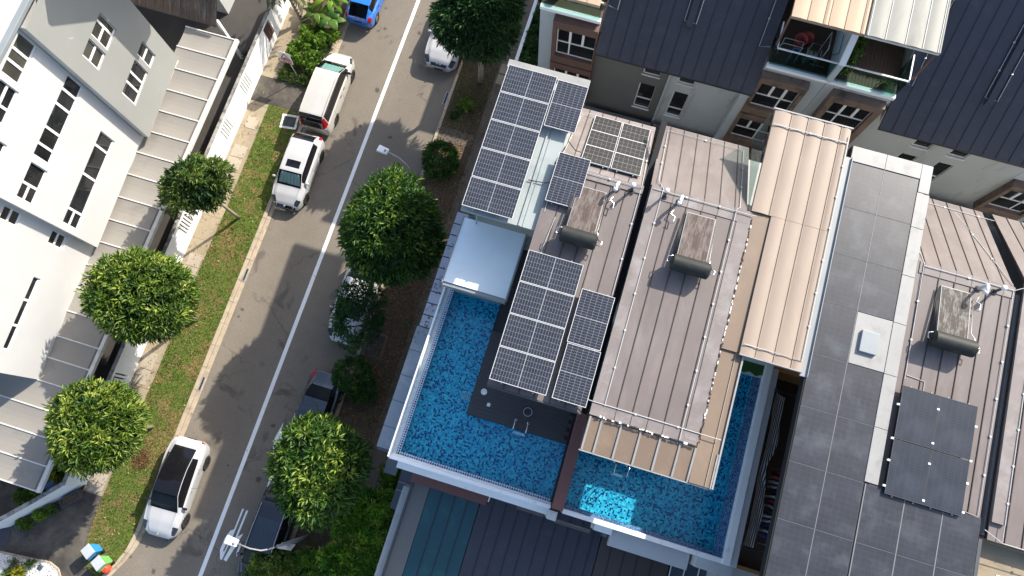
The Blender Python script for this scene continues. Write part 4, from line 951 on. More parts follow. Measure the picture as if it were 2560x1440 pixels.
# ------------------------------------------------------------------ water heaters and vent pipes
def heater(x0, x1, ztop, label, stain):
    xc = (x0 + x1) / 2; zr = ztop
    t = thing('water_heater', label, 'water heater', (xc, 8, zr), 'roof water heaters')
    mb = MB(); n = 10
    prof = [(x0, .02), (x0 + .01, .2), (x0 + .06, .275), (x1 - .06, .275), (x1 - .01, .2), (x1, .02)]
    for k in range(len(prof) - 1): mb.tube([(prof[k][0], 7.66, zr + .46), (prof[k+1][0], 7.66, zr + .46)], [prof[k][1], prof[k+1][1]], 20, cap=False)
    mb.build('tank', MATS['tank_rubber'], t, True)
    mb = MB(); mb.slab(xc - .50, xc + .50, 7.84, zr + .34, 9.62, zr + .13, .09); c = mb.build('collector', MATS['zinc_trim'], t, bevel=.01)
    mb = MB(); mb.slab(xc - .47, xc + .47, 7.86, zr + .346, 9.59, zr + .138, .005); mb.build('collector_glass', MATS[stain], t)
    mb = MB()
    for s in (-.35, .35): mb.tube([(xc + s, 7.66, zr + .1), (xc + s, 7.66, zr + .3)], .03, 6); mb.tube([(xc + s, 9.5, zr), (xc + s, 9.5, zr + .1)], .03, 6)
    mb.build('bracket', MATS['gunmetal'], t, kind=None)
    mb = MB(); e = x1 + .03
    mb.tube([(xc + .54, 9.4, zr + .2), (xc + .56, 8.2, zr + .33), (x1 - .1, 8.05, zr + .45), (e, 7.75, zr + .52)], .016, 6)
    mb.tube([(e - .05, 7.6, zr + .4), (e + .12, 7.58, zr + .4), (e + .14, 7.75, zr + .4), (e - .02, 7.78, zr + .4)], .016, 6); mb.build('pipe', MATS['steel'], t, True)
    mb = MB(); mb.tube([(x0 - .02, 7.6, zr + .5), (x0 - .13, 7.62, zr + .5), (x0 - .13, 7.8, zr + .5), (x0, 7.85, zr + .48), (xc - .52, 7.95, zr + .4)], .018, 6); mb.build('pipe', MATS['steel'], t, True)
    mb = MB()
    for q in range(3): mb.tube([(xc - .55 - q * .03, 9.5, zr + .16), (xc - .55 - q * .03, 7.9, zr + .3)], .012, 6)
    mb.build('insulated_pipe', MATS['black_plastic'], t, True)
def stained(name, base, st, lo, hi, sc=(2.4, .8, 1)):
    s = NT(name); v = s.coord(sc); n = s.noise(v, 2.2, 7, .7, .2); v2 = s.coord((26, 1.6, 1)); n2 = s.noise(v2, 1.0, 4, .6)
    m = s.math('ADD', s.math('MULTIPLY', n, .7), s.math('MULTIPLY', n2, .3)); s.col(s.mix(s.ramp(m, [(lo, 0), (hi, .92)]), base, st)); s.set(Roughness=.7, Specular_IOR_Level=.2); return s.m
stained('collector_brown', (.22, .195, .18), (.062, .042, .036), .30, .56); stained('collector_pale', (.20, .197, .182), (.06, .048, .04), .40, .52, (3.3, 1.4, 1))
heater(-.88, .40, 13.36, 'water heater with dark tank left of the roof gutter, partly under a solar panel', 'collector_brown')
heater(2.88, 4.18, 13.66, 'water heater with brown stained collector in the middle of the central brown roof', 'collector_brown')
heater(11.52, 12.92, 13.42, 'water heater with pale stained collector on the right hand brown roof', 'collector_pale')
def vent(x, y, z, label, elbow=True, cap='pvc_white', h=.55):
    t = thing('vent_pipe', label, 'vent pipe', (x, y, z), 'white roof vent pipes')
    mb = MB(); pts = [(x, y, z), (x, y, z + h)]
    if elbow: pts += [(x - .02, y - .07, z + h + .07), (x - .04, y - .18, z + h + .08), (x - .05, y - .26, z + h + .02)]
    mb.tube(pts, .055 if elbow else .045, 10); mb.build('pipe', MATS['pvc_white' if elbow else 'gunmetal'], t, True)
    mb = MB(); q = pts[-1]
    mb.lathe((q[0], q[1], q[2] - .02), [(.0, .09), (.075, .085), (.08, -.02), (.05, -.03)], 12); mb.build('cap', MATS[cap], t, True)
    mb = MB(); mb.lathe((x, y, z), [(.13, 0), (.07, .06)], 12); mb.build('collar', MATS['gunmetal'], t, True)
vent(.55, 9.9, 13.4, 'white elbow vent pipe at the top of the left water heater'); vent(1.05, 9.95, 13.4, 'straight dark vent pipe with white cap beside the roof gutter', False)
vent(2.16, 9.95, 13.7, 'short white capped vent pipe beside the white tape on the central roof', False); vent(2.7, 9.9, 13.7, 'white elbow vent pipe at the top of the central water heater')
vent(12.9, 9.85, 13.5, 'white elbow vent pipe beside the pale stained collector'); vent(13.42, 9.9, 13.5, 'straight dark vent pipe with white cap by the far right gutter', False)
mb = MB()
for (x, z) in ((.55, 13.42), (2.62, 13.72), (12.95, 13.52)): 
    mb = MB(); mb.tube([(x, 9.6, z + .1), (x - .12, 9.35, z + .12), (x + .05, 9.3, z + .12), (x + .05, 9.05, z + .12), (x - .1, 9.05, z + .1)], .02, 6)
    tag(mb.build('valve_pipes', MATS['steel'], None, True), {.55: 'bent steel valve pipes beside the left stained collector', 2.62: 'bent steel valve pipes beside the central stained collector', 12.95: 'bent steel valve pipes beside the pale stained collector'}[x], 'pipes')

# ------------------------------------------------------------------ low roofs in the shade at the bottom
hs = thing('house', 'lower neighbouring house with teal panel roof and dark slate metal roof in shade', 'house', (2, -6, 0))
MB().box(-4.4, 9, -14, -2.2, 0, 5.6).build('wall', MATS['pale_grey_wall'], hs)
MB().box(-3.98, -3.28, -14, -1.7, 5.75, 5.95).build('side_slab', MATS['olive_grey_wall'], hs)
MB().box(-4.07, -3.985, -14, -1.7, 5.6, 6.05).build('side_gutter', MATS['gunmetal'], hs)
seam_roof(hs, -3.27, -1.12, -14, 5.8, -1.7, 6.0, [-2.72, -2.16, -1.62], 'teal_metal', 'slate_seam')
seam_roof(hs, -1.10, 4.0, -14, 5.7, -1.25, 6.0, [-.58, -.05, .48, 1.0, 1.55, 2.1, 2.62, 3.15, 3.66], 'slate_metal', 'slate_seam')
mat('brown_slate', (.058, .046, .040), .55, .12, .8)
seam_roof(hs, 4.02, 6.9, -14, 5.7, -1.25, 6.0, [4.5, 5.05, 5.6, 6.2], 'brown_slate', 'slate_seam')
MB().box(-4.12, -.86, -1.92, -1.25, 5.96, 6.15).build('canopy', MATS['terracotta'], ha)
mb = MB(); mb.tube([(-.78, -1.4, 6.2), (-.80, -1.75, 6.15)], .03, 6); mb.build('canopy_bracket', MATS['white_paint'], ha)
sk = MB().box(6.95, 8.6, -3.6, -1.6, 5.7, 5.9).build('skylight', MATS['shade_void'], hs)
for k in range(3): MB().box(7.0 + k * .56, 7.5 + k * .56, -3.5, -1.7, 5.9, 5.92).build('pane', MATS['slate_glass'], sk)
for x in (6.96, 7.51, 8.07, 8.6): MB().box(x, x + .04, -3.6, -1.6, 5.9, 5.96).build('glazing_bar', MATS['white_frame'], sk)
mb = MB(); mb.box(-4.95, -4.15, -3.4, -1.3, 3.6, 3.7); mb.build('porch_glass', MATS['slate_glass'], hs)
for yv in (-1.35, -2.25, -2.6): MB().box(-4.95, -4.15, yv, yv + .05, 3.7, 3.75).build('glazing_bar', MATS['zinc_trim'], hs)
MB().box(-5.9, -5.3, -2.1, -1.0, 2.6, 2.7).build('porch_glass', MATS['grey_glass'], hs)
# ------------------------------------------------------------------ upper row: slate roofs, balconies, brown framed bay windows
def upper_house(name, label, loc): return thing('house', label, 'house', loc)
hu = upper_house('house', 'upper terrace house with steep slate roof between two balconies', (1.7, 20, 0))
hv = upper_house('house', 'upper terrace house with steep slate roof at the right edge', (14, 20, 0))
FY = 18.95
def slope_roof(par, x0, x1, n, cxd):
    run = 5.0; rise = 4.5
    p = [x0 + (x1 - x0) * k / n for k in range(1, n)]
    r = seam_roof(par, x0, x1, 18.10, 8.0, 18.10 + run, 8.0 + rise, p, 'slate_metal', 'slate_seam')
    sl = rise / run
    z = lambda y: 8.0 + (y - 18.1) * sl
    MB().slab(cxd - .13, cxd + .13, 19.55, z(19.55) + .22, 23.2, z(23.2) + .22, .24).build('duct', MATS['slate_metal'], r, bevel=.01)
    for s in (-.24, .28): tape(par, [(cxd + s, 23.1, z(23.1) + .08), (cxd + s, 19.75 + (.0 if s < 0 else -.05), z(19.75) + .08), (cxd + s * .55, 19.72, z(19.72) + .1)])
    tape(par, [(x0 + .06, 19.62, z(19.62) + .07), (x0 + .48, 19.55, z(19.55) + .07), (x0 + .48, 23, z(23) + .07)]); tape(par, [(x1 - .06, 19.62, z(19.62) + .07), (x1 - .5, 19.55, z(19.55) + .07), (x1 - .5, 23, z(23) + .07)])
    for xx in (x0 + .02, x1 - .02): MB().poly([(xx, 18.4, 7.9), (xx, 23.1, 7.9), (xx, 23.1, 12.3)]).build('gable', MATS['pale_grey_wall'], par)
slope_roof(hu, -1.92, 5.28, 13, 1.68); slope_roof(hv, 10.82, 18.02, 13, 14.42)
def bay(par, x0, x1, z0, z1, wx0, wx1, wz0, wz1, cols, m, flip=False):
    """brown box frame round a six light window"""
    P = Plane((x0, FY - .42), (x1, FY - .42), (0, -1)); fm = MB()
    for a, b, c, d in tiles(0, x1 - x0, z0, z1, [(wx0 - x0, wx1 - x0, wz0, wz1)]): P.slabto(fm, a, b, c, d, -.44, 0)
    f = fm.build('bay_frame', MATS[m], par, bevel=.01)
    zm = wz0 + (wz1 - wz0) * .44; a, b = wx0 - x0, wx1 - x0; t = (b - a) / 3
    top = [(a + k * t, a + (k + 1) * t, zm, wz1) for k in range(3)]
    lowp = [(a, a + t, wz0, zm), (a + t, b, wz0, zm)] if not flip else [(a, b - t, wz0, zm), (b - t, b, wz0, zm)]
    P.window(f, a, b, wz0, wz1, top + lowp, MATS['white_frame'], MATS['window_glass'], depth=.26, fw=.05)
    mb = MB()
    for k in (1, 2): P.slabto(mb, a + k * t - .035, a + k * t + .075, zm + .04, wz1 - .03, -.24, -.17)
    mb.build('mullion', MATS['white_frame'], f)
def facade(par, x0, x1, m, wins, z1=8.1):
    P = Plane((x0, FY), (x1, FY), (0, -1)); hs_ = [(w[0] - x0, w[1] - x0, w[2], w[3]) for w in wins]
    P.wall('wall', MATS[m], par, 0, x1 - x0, 0, z1, hs_, .12)
    for w, h in zip(wins, hs_):
        pn = [h] if w[4] is None else [(h[0], h[1], w[4], h[3]), (h[0], h[1], h[2], w[4])]
        P.window(par, *h, pn, MATS['white_frame'], MATS['window_glass'], fw=.06)
        sm = MB(); P.slabto(sm, h[0] - .05, h[1] + .05, h[2] - .05, h[2], .002, .06); sm.build('sill', MATS['white_frame'], par)
facade(hu, -2.0, 1.64, 'olive_grey_wall', [(.40, 1.21, 6.05, 7.6, None), (.40, 1.21, 2.9, 5.2, 3.75)])
facade(hu, 1.64, 5.35, 'blue_grey_wall', [(2.07, 2.84, 6.05, 7.6, None), (2.09, 2.84, 2.9, 5.25, 3.6)])
facade(hv, 10.75, 18.1, 'pale_grey_wall', [(13.12, 13.9, 5.95, 7.5, None), (14.78, 15.56, 5.95, 7.5, None), (13.15, 13.92, 2.9, 5.12, 3.7), (14.86, 15.56, 2.85, 5.18, 3.7)])
MB().box(4.9, 5.3, FY - .35, FY, 0, 8.1).build('pier', MATS['blue_grey_wall'], hu); MB().box(1.60, 1.68, FY - .12, FY, 0, 8.0).build('pier', MATS['blue_grey_wall'], hu)
for par, x0, x1, mm, bays in (
        (hu, -4.72, -2.0, 'blue_grey_wall', [(-4.02, -1.98, 5.75, 8.95, -3.83, -2.04, 6.3, 8.45, False, 'brown_frame'), (-4.02, -1.98, 2.5, 5.62, -3.83, -2.04, 3.1, 5.2, False, 'brown_frame')]),
        (hu, 5.30, 7.94, 'blue_grey_wall', [(5.30, 7.36, 5.75, 8.78, 5.48, 7.18, 6.3, 8.35, True, 'brown_frame_worn'), (5.30, 7.36, 2.5, 5.6, 5.48, 7.18, 3.15, 5.15, True, 'brown_frame_worn')]),
        (hv, 7.96, 10.76, 'blue_grey_wall', [(8.36, 10.63, 5.62, 8.78, 8.63, 10.35, 6.3, 8.35, False, 'brown_frame_worn'), (8.36, 10.63, 2.4, 5.5, 8.63, 10.35, 3.1, 5.15, False, 'brown_frame_worn')]),
        (hv, 18.1, 21, 'blue_grey_wall', [(18.15, 20.3, 2.4, 5.5, 18.35, 20.1, 3.0, 5.1, True, 'brown_frame_worn')])):
    MB().box(x0, x1, FY - .02, FY + .2, 0, 9.12).build('wall', MATS[mm], par)
    MB().box(x0, x1, FY - .14, FY + .06, 9.12, 9.30).build('balcony_kerb', MATS['white_wall_worn'], par, bevel=.01)
    MB().box(x0, x1, FY + .061, 24.5, 9.0, 9.26).build('balcony_floor', MATS['wood_deck'], par)
    for b in bays: bay(par, *b[:8], 3, b[9], b[8])
    mb = MB(); mb.box(x0 + .05, x1 - .05, FY - .02, FY - .005, 9.30, 10.42); mb.build('balustrade', MATS['balustrade_glass'], par)
    MB().box(x0 + .03, x1 - .03, FY - .035, FY + .015, 10.42, 10.47).build('handrail', MATS['white_frame'], par)
    xs_ = x0 + .03 if x0 in (5.30,) else x1 - .05
    if x0 in (5.30, 7.96): 
        MB().box(xs_ - .02, xs_ + .03, FY + .02, 20.2, 10.42, 10.47).build('handrail', MATS['white_frame'], par)
        MB().box(xs_, xs_ + .012, FY + .02, 20.2, 9.30, 10.42).build('balustrade', MATS['balustrade_glass'], par)
# plank pieces on the two balcony floors in view
pm = MB().box(-.066, .066, -1.6, 1.6, 0, .015).mesh('plank', MATS['wood_deck'])
for par, x0 in ((hu, 5.36), (hv, 8.12)):
    for k in range(17): piece('plank', pm, par, (x0 + .07 + k * .146, 20.65, 9.262))
# dividing wall with sloped end, pipes and the rear wall
mb = MB(); mb.hexa([(7.83, FY - .16, 9.3), (8.05, FY - .16, 9.3), (8.05, 24.5, 9.3), (7.83, 24.5, 9.3), (7.83, FY - .16, 10.6), (8.05, FY - .16, 10.6), (8.05, 20.4, 12.3), (7.83, 20.4, 12.3)])
mb.build('party_wall', MATS['blue_grey_wall'], hu); MB().slab(7.81, 8.07, FY - .17, 10.64, 20.1, 12.05, .06).build('party_wall_cap', MATS['white_wall_worn'], hu)
mb = MB(); mb.box(-4.7, -1.95, 22.6, 22.8, 9.26, 12.2); mb.box(5.3, 10.75, 22.6, 22.8, 9.26, 12.2); mb.build('rear_wall', MATS['olive_grey_wall'], hu)
mb = MB(); mb.tube([(8.12, 20.0, 9.3), (8.12, 20.0, 11.8), (8.12, 21, 12.0)], .06, 8); mb.build('downpipe', MATS['galv'], hv)
# awnings over the balconies
seam_roof(hu, 5.18, 8.02, 19.12, 12.30, 24.4, 12.45, [5.82, 6.42, 6.62, 7.24, 7.86], 'orange_sheet', 'tan_seam', name='awning', lip=.02)
seam_roof(hv, 8.05, 10.92, 19.12, 12.30, 24.4, 12.45, [8.14, 8.80, 9.56, 10.22, 10.80], 'sage_sheet', 'rib_white', name='awning', lip=.03)
seam_roof(hu, -4.75, -1.9, 16.75, 13.3, 22.2, 13.4, [-4.1, -3.5, -2.9, -2.4], 'orange_sheet', 'tan_seam', name='awning')  # unseen left awning, added and stretched south to cast the road's shadow block
for x in (5.22, 10.85):
    par = hu if x < 8 else hv
    mb = MB(); mb.tube([(x, 19.3, 12.2), (x + (.04 if x < 8 else -.04), 19.05, 10.5)], .05, 6); mb.build('awning_strut', MATS['brown_frame'], par)
mb = MB(); mb.box(-4.6, 40, 24.5, 30, 0, 8); mb.build('rear_block', MATS['pale_grey_wall'], hu)
# walls and ledge between the two rows
yw = tag(MB().box(1.70, 5.4, 18.15, 18.55, 0, 2.40).build('yard_wall', MATS['algae_concrete'], None, bevel=.02), 'algae stained low concrete wall at the foot of the blue grey facade', 'wall')
tag(MB().box(-2.0, 1.6, 18.35, 18.60, 0, 2.30).build('yard_wall', MATS['olive_grey_wall'], None, bevel=.02), 'plain grey low wall at the foot of the dark grey facade', 'wall')
tag(MB().box(5.4, 20, 18.0, 18.4, 0, 2.30).build('yard_wall', MATS['algae_concrete'], None, bevel=.02), 'long dark stained low wall between the rows of houses at right', 'wall')
for x0, x1 in ((-1.7, -.75), (-.45, .75)): tag(MB().box(x0, x1, 18.05, 18.2, 2.3, 2.42).build('ledge_strip', MATS['sealant'], None, bevel=.01), 'worn pale ledge strip on the low wall under the grey facade, ' + ('left one' if x0 < -1 else 'right one'), 'ledge')
fw = thing('fence_wall', 'weathered pale concrete boundary fence at the top beside the path', 'wall', (-6.26, 20, 0))
for k in range(9):
    y0 = 16.2 + k * 1.5
    MB().box(-6.32, -6.21, y0 + .01, y0 + 1.49, 0, 1.9).build('panel', MATS['white_wall_worn'], fw, bevel=.01)
MB().box(-6.36, -6.17, 16.2, 29.7, 1.9, 1.97).build('coping', MATS['white_wall_worn'], fw, bevel=.01)
for (xx, yy, c) in ((-6.95, 20.3, 0), (-6.95, 19.6, 1)): tag(MB().box(xx - .35, xx + .28, yy, yy + .62, .10, .13).build('drain_cover', MATS['path_concrete'], None, bevel=.01), 'pale slab cover in the dark side path, ' + ('upper one', 'lower one')[c], 'drain cover')

# ------------------------------------------------------------------ things on the balconies
t = thing('tub', 'big orange red plastic tub on the left balcony floor', 'tub', (6.35, 20.1, 9.28)); mb = MB()
mb.lathe((6.35, 20.1, 9.28), [(0, .01), (.2, .0), (.26, .5), (.29, .52), (.29, .55), (.25, .55), (.19, .06), (0, .05)], 20); mb.build('bowl', MATS['red_plastic'], t, True)
t = thing('tub', 'second orange red tub partly under the awning edge', 'tub', (6.62, 20.35, 9.28)); mb = MB()
mb.lathe((6.62, 20.35, 9.28), [(0, .01), (.18, .0), (.24, .4), (.27, .44), (.22, .44), (.17, .06), (0, .05)], 20); mb.build('bowl', MATS['red_plastic'], t, True)
def frame_thing(name, label, cat, segs, loc, r=.018, m='galv'):
    t = thing(name, label, cat, loc)
    for nm, pts in segs:
        mb = MB(); mb.tube([(loc[0] + a, loc[1] + b, loc[2] + c) for a, b, c in pts], r, 6); mb.build(nm, MATS[m], t, True)
    return t
frame_thing('drying_rack', 'white metal folding drying rack standing on the left balcony', 'drying rack', [('rail', [(-.45, .12, .85), (.35, .12, .85)]), ('rail', [(-.45, -.14, .85), (.35, -.14, .85)]), ('leg', [(-.45, .12, .85), (-.5, -.2, .02)]), ('leg', [(-.45, -.14, .85), (-.52, .2, .02)]), ('leg', [(.35, .12, .85), (.4, -.2, .02)]), ('leg', [(.35, -.14, .85), (.4, .2, .02)])], (6.05, 19.6, 9.28))
frame_thing('step_stool', 'blue metal step stool beneath the white drying rack', 'stool', [('leg', [(-.1, .2, .5), (-.2, -.2, .02)]), ('leg', [(.15, .2, .5), (.1, -.2, .02)]), ('step', [(-.1, .2, .5), (.15, .2, .5)])], (6.25, 19.42, 9.28), .02, 'blue_plastic')
t = frame_thing('folding_chair', 'grey metal chair with a potted plant on it by the party wall', 'chair', [('leg', [(-.22, -.2, 0), (-.2, .2, .45)]), ('leg', [(.22, -.2, 0), (.2, .2, .45)]), ('leg', [(-.2, .22, 0), (-.2, -.2, .45)]), ('leg', [(.2, .22, 0), (.2, -.2, .45)]), ('backrest', [(-.2, .22, .45), (-.2, .3, .85), (.2, .3, .85), (.2, .22, .45)]), ('armrest', [(-.28, -.2, .62), (-.28, .25, .62)]), ('armrest', [(.28, -.2, .62), (.28, .25, .62)])], (6.95, 19.5, 9.28))
mb = MB(); mb.box(6.74, 7.16, 19.29, 19.7, 9.73, 9.76); mb.build('seat', MATS['zinc_trim'], t)
t = thing('potted_plant', 'small green spiky plant in a tray on the grey chair', 'plant', (6.93, 19.5, 9.76)); mb = MB(); mb.lathe((6.93, 19.5, 9.76), [(0, 0), (.1, 0), (.14, .12), (.11, .12), (0, .1)], 12); mb.build('pot', MATS['galv'], t)
mb = MB()
for k in range(16):
    a = k * 2.4; r = .12 + .08 * random.random(); mb.poly([(6.93, 19.5, 9.86), (6.93 + r * math.cos(a) * .5 - .02, 19.5 + r * math.sin(a) * .5, 10.0), (6.93 + r * math.cos(a), 19.5 + r * math.sin(a), 9.98), (6.93 + r * math.cos(a) * .5 + .02, 19.5 + r * math.sin(a) * .5 + .02, 10.0)])
mb.build('leaves', MATS['leaf_lime'], t)
frame_thing('clothes_rack', 'tall grey clothes rack frame against the party wall', 'clothes rack', [('post', [(.0, -.3, 0), (.0, -.3, 1.3)]), ('post', [(0, .5, 0), (0, .5, 1.3)]), ('rail', [(0, -.3, 1.3), (0, .5, 1.3)]), ('foot', [(-.3, -.3, .03), (.3, -.3, .03)])], (7.3, 19.7, 9.28))
frame_thing('bracket_frame', 'thin black triangular bracket frame fixed on the blue party wall', 'bracket', [('arm', [(.36, -.45, 1.2), (.36, .35, 1.3)]), ('arm', [(.36, -.45, 1.2), (-.2, -.4, .6)])], (7.4, 19.8, 9.3), .015, 'black_plastic')
t = thing('fan', 'small round pedestal fan on the left balcony floor', 'fan', (6.72, 19.35, 9.28)); mb = MB()
for r in (.16, .11, .05): mb.tube([(6.72 + r * math.cos(k * .4), 19.35 + r * math.sin(k * .4), 9.62) for k in range(17)], .01, 5)
mb.build('cage', MATS['galv'], t); mb = MB(); mb.tube([(6.72, 19.35, 9.28), (6.72, 19.35, 9.6)], .02, 6); mb.build('stand', MATS['galv'], t)
t = thing('plant_pot', 'dark red pot on the top left balcony behind the glass', 'pot', (-4.1, 19.5, 9.27)); mb = MB(); mb.lathe((-4.1, 19.5, 9.27), [(.12, 0), (.2, .4), (.22, .42), (.17, .42), (0, .35)], 16); mb.build('pot', MATS['brown_frame'], t, True)

# ------------------------------------------------------------------ vehicles
def paint(name, c, rough=.22, coat=1.0, metal=0):
    s = NT(name); v = s.coord(); n = s.noise(v, 2.5, 4, .6)
    s.col(s.ramp(n, [(.3, tuple(x * .95 for x in c)), (.7, c)])); s.set(Roughness=rough, Coat_Weight=coat, Coat_Roughness=.03, Metallic=metal); return s.m
paint('paint_white', (.47, .47, .468)); paint('paint_pearl', (.46, .445, .41)); paint('paint_blue', (.015, .16, .58)); paint('paint_black', (.012, .013, .015), .15); paint('paint_navy', (.02, .028, .04), .15)
plain('tyre', (.020, .020, .021), .85); plain('alloy_dark', (.07, .065, .065), .35, .7); plain('alloy', (.45, .45, .46), .3, .8)
plain('lamp_clear', (.025, .03, .04), .08); plain('lamp_red', (.36, .008, .012), .12); plain('gloss_black', (.008, .008, .010), .06); plain('interior', (.022, .022, .024), .7); plain('interior_tan', (.20, .21, .20), .7); plain('sunshade', (.34, .56, .52), .35); plain('sunshade_silver', (.30, .42, .44), .3, .3); plain('plate_yellow', (.55, .38, .05), .5); plain('plate_black', (.02, .02, .02), .4)
def cr(keys, ys):
    """smooth keyed values along the car"""
    k = np.array(sorted(keys), float); return np.interp(ys, k[:, 0], k[:, 1])
def smooth(a, n):
    for _ in range(n): b = a.copy(); b[1:-1] = .25 * a[:-2] + .5 * a[1:-1] + .25 * a[2:]; a = b
    return a
def car(label, p, group=None):
    """lofted body; local +Y is the front, z up; p holds keyed profiles"""
    L, W = p['L'], p['W'] / 2
    t = thing('parked_car', label, 'car', (0, 0, 0), group)
    ys = np.linspace(-L/2, L/2, int(L / .045)); ns = p.get('ns', 2)
    w = smooth(cr(p['w'], ys), 3) * W; zs_ = smooth(cr(p['zs'], ys), 3); zr = smooth(cr(p['zr'], ys), p.get('nr', 4)); wb = smooth(cr(p['wb'], ys), 3) * W; wt = smooth(cr(p['wt'], ys), 3) * W
    zg = smooth(cr(p['zg'], ys), 2)
    zr = np.maximum(zr, zs_ + .012)
    SUB = 4; rows = []
    for i in range(len(ys)):
        cr_ = min(.05, (zr[i] - zs_[i]) * .5 + .012)
        P = np.array([(w[i] * .80, zg[i]), (w[i] * .95, zg[i] + .03), (w[i] * .985, zg[i] + .16), (w[i], (zg[i] + zs_[i]) * .5), (w[i] * .985, zs_[i] - .09), (w[i] * .5 + wb[i] * .5 + .01, zs_[i] - .008), (wb[i], zs_[i] + .005), (wb[i] * .52 + wt[i] * .48 + .012, zs_[i] * .5 + (zr[i] - cr_) * .5), (wt[i], zr[i] - cr_), (wt[i] * .93, zr[i] - cr_ * .45), (wt[i] * .6, zr[i] - .016 * min(1, cr_ / .05)), (0, zr[i])])
        n = len(P); out = []
        for k in range(n - 1):
            a, b, c, d = P[max(k-1, 0)], P[k], P[k+1], P[min(k+2, n-1)]
            for q in range(SUB):
                f = q / SUB; out.append(.5 * ((2*b) + (c - a) * f + (2*a - 5*b + 4*c - d) * f*f + (-a + 3*b - 3*c + d) * f**3))
        out.append(P[-1]); rows.append(np.array(out))
    nv = len(rows[0]); rows = np.array(rows); groups = {}
    wy = p['wheels']; wr = p['wr']
    for i in range(len(ys) - 1):
        yc = (ys[i] + ys[i+1]) / 2; tall = (zr[i] - zs_[i])
        for j in range(nv - 1):
            seg = j / SUB
            zc = (rows[i, j, 1] + rows[i+1, j+1, 1]) / 2; xc = (rows[i, j, 0] + rows[i+1, j+1, 0]) / 2
            if seg < 5 and xc > W * .6 and any((yc - q) ** 2 + (zc - wr) ** 2 < (wr + .045) ** 2 for q in wy): continue
            key = 'body'
            if seg < .9: key = 'sill'
            g = p['classify'](yc, xc, zc, seg, tall, xc / W)
            if g: key = g
            for sgn in (1, -1):
                q = [(sgn * rows[i, j, 0], ys[i], rows[i, j, 1]), (sgn * rows[i+1, j, 0], ys[i+1], rows[i+1, j, 1]), (sgn * rows[i+1, j+1, 0], ys[i+1], rows[i+1, j+1, 1]), (sgn * rows[i, j+1, 0], ys[i], rows[i, j+1, 1])]
                if sgn > 0: q = q[::-1]
                kk = (key, sgn if key in ('sill', 'headlight', 'taillight', 'side_window') else 0)
                groups.setdefault(kk, MB()).quad(*q)
    for e in (0, len(ys) - 1):      # close nose and tail
        r_ = rows[e]; key = ('body', 0)
        pts = [(x, ys[e], z) for x, z in r_] + [(-x, ys[e], z) for x, z in r_[::-1][1:]]
        groups[key].poly(pts if e else pts[::-1])
    mm = dict(body=p['paint'], sill='black_plastic', windshield='windscreen', rear_window='car_glass', side_window='gloss_black', glass_roof='gloss_black', headlight='lamp_clear', taillight='lamp_red', trim='black_plastic', sunroof='gloss_black', spoiler='gloss_black', grille='gloss_black', vent='gloss_black', hood=p['paint'])
    mm.update(p.get('mats', {}))
    for (key, sgn), mb in groups.items():
        me = mb.mesh(key, MATS[mm[key]], smooth=True)
        import bmesh
        bm = bmesh.new(); bm.from_mesh(me); bmesh.ops.remove_doubles(bm, verts=bm.verts, dist=.0005); bm.to_mesh(me); bm.free()
        me.polygons.foreach_set('use_smooth', [True] * len(me.polygons))
        o = bpy.data.objects.new(key, me); COL.objects.link(o); o.parent = t; ORIG[o] = (0, 0, 0)
    # wheels with rims and spokes
    for y in wy:
        for s in (-1, 1):
            x = s * (W - .115); mb = MB(); R = wr
            prof = [(R * .66, -.10), (R * .97, -.105), (R, -.07), (R, .07), (R * .97, .105), (R * .70, .11), (R * .64, .09)]
            b0 = len(mb.v)
            for r, h in prof:
                for k in range(24): g = 2 * math.pi * k / 24; mb.v.append((x + s * h, y + r * math.cos(g), R + r * math.sin(g)))
            for a in range(len(prof) - 1):
                for k in range(24): k2 = (k + 1) % 24; mb.f.append((b0 + a*24 + k, b0 + a*24 + k2, b0 + (a+1)*24 + k2, b0 + (a+1)*24 + k)); mb.m.append(0)
            wh = mb.build('wheel', MATS['tyre'], t, True)
            mb = MB(); mb.tube([(x - s * .03, y, R), (x + s * .02, y, R)], R * .64, 20); mb.build('hub', MATS['gloss_black'], wh)
            mb = MB()
            for k in range(10):
                g = 2 * math.pi * k / 10 + .1; c_, s_ = math.cos(g), math.sin(g); t_ = .028
                mb.hexa([(x + s * .022, y - s_ * t_, R + c_ * t_), (x + s * .022, y + s_ * t_, R - c_ * t_), (x + s * .022, y + s_ * t_ + c_ * R * .66, R - c_ * t_ + s_ * R * .66), (x + s * .022, y - s_ * t_ + c_ * R * .66, R + c_ * t_ + s_ * R * .66), (x + s * .075, y - s_ * t_ * .7, R + c_ * t_ * .7), (x + s * .075, y + s_ * t_ * .7, R - c_ * t_ * .7), (x + s * .09, y + s_ * t_ * .6 + c_ * R * .66, R - c_ * t_ * .6 + s_ * R * .66), (x + s * .09, y - s_ * t_ * .6 + c_ * R * .66, R + c_ * t_ * .6 + s_ * R * .66)])
            mb.build('rim', MATS[p.get('alloy', 'alloy_dark')], wh)
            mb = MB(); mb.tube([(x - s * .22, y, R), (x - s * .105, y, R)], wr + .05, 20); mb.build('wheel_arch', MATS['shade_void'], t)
    # inside
    mb = MB(); mb.box(-W * .8, W * .8, -L * .36, p['cowl'] - .05, .3, p['belt'] - .06); mb.build('cabin_floor', MATS['interior'], t)
    for s in (-.37, .37):
        mb = MB(); mb.hexa([(s - .24, p['seat'] - .25, .5), (s + .24, p['seat'] - .25, .5), (s + .24, p['seat'] + .25, .5), (s - .24, p['seat'] + .25, .5), (s - .22, p['seat'] - .42, p['belt'] + .22), (s + .22, p['seat'] - .42, p['belt'] + .22), (s + .22, p['seat'] - .25, p['belt'] + .22), (s - .22, p['seat'] - .25, p['belt'] + .22)]); mb.build('seat', MATS[p.get('trim', 'interior')], t, bevel=.03)
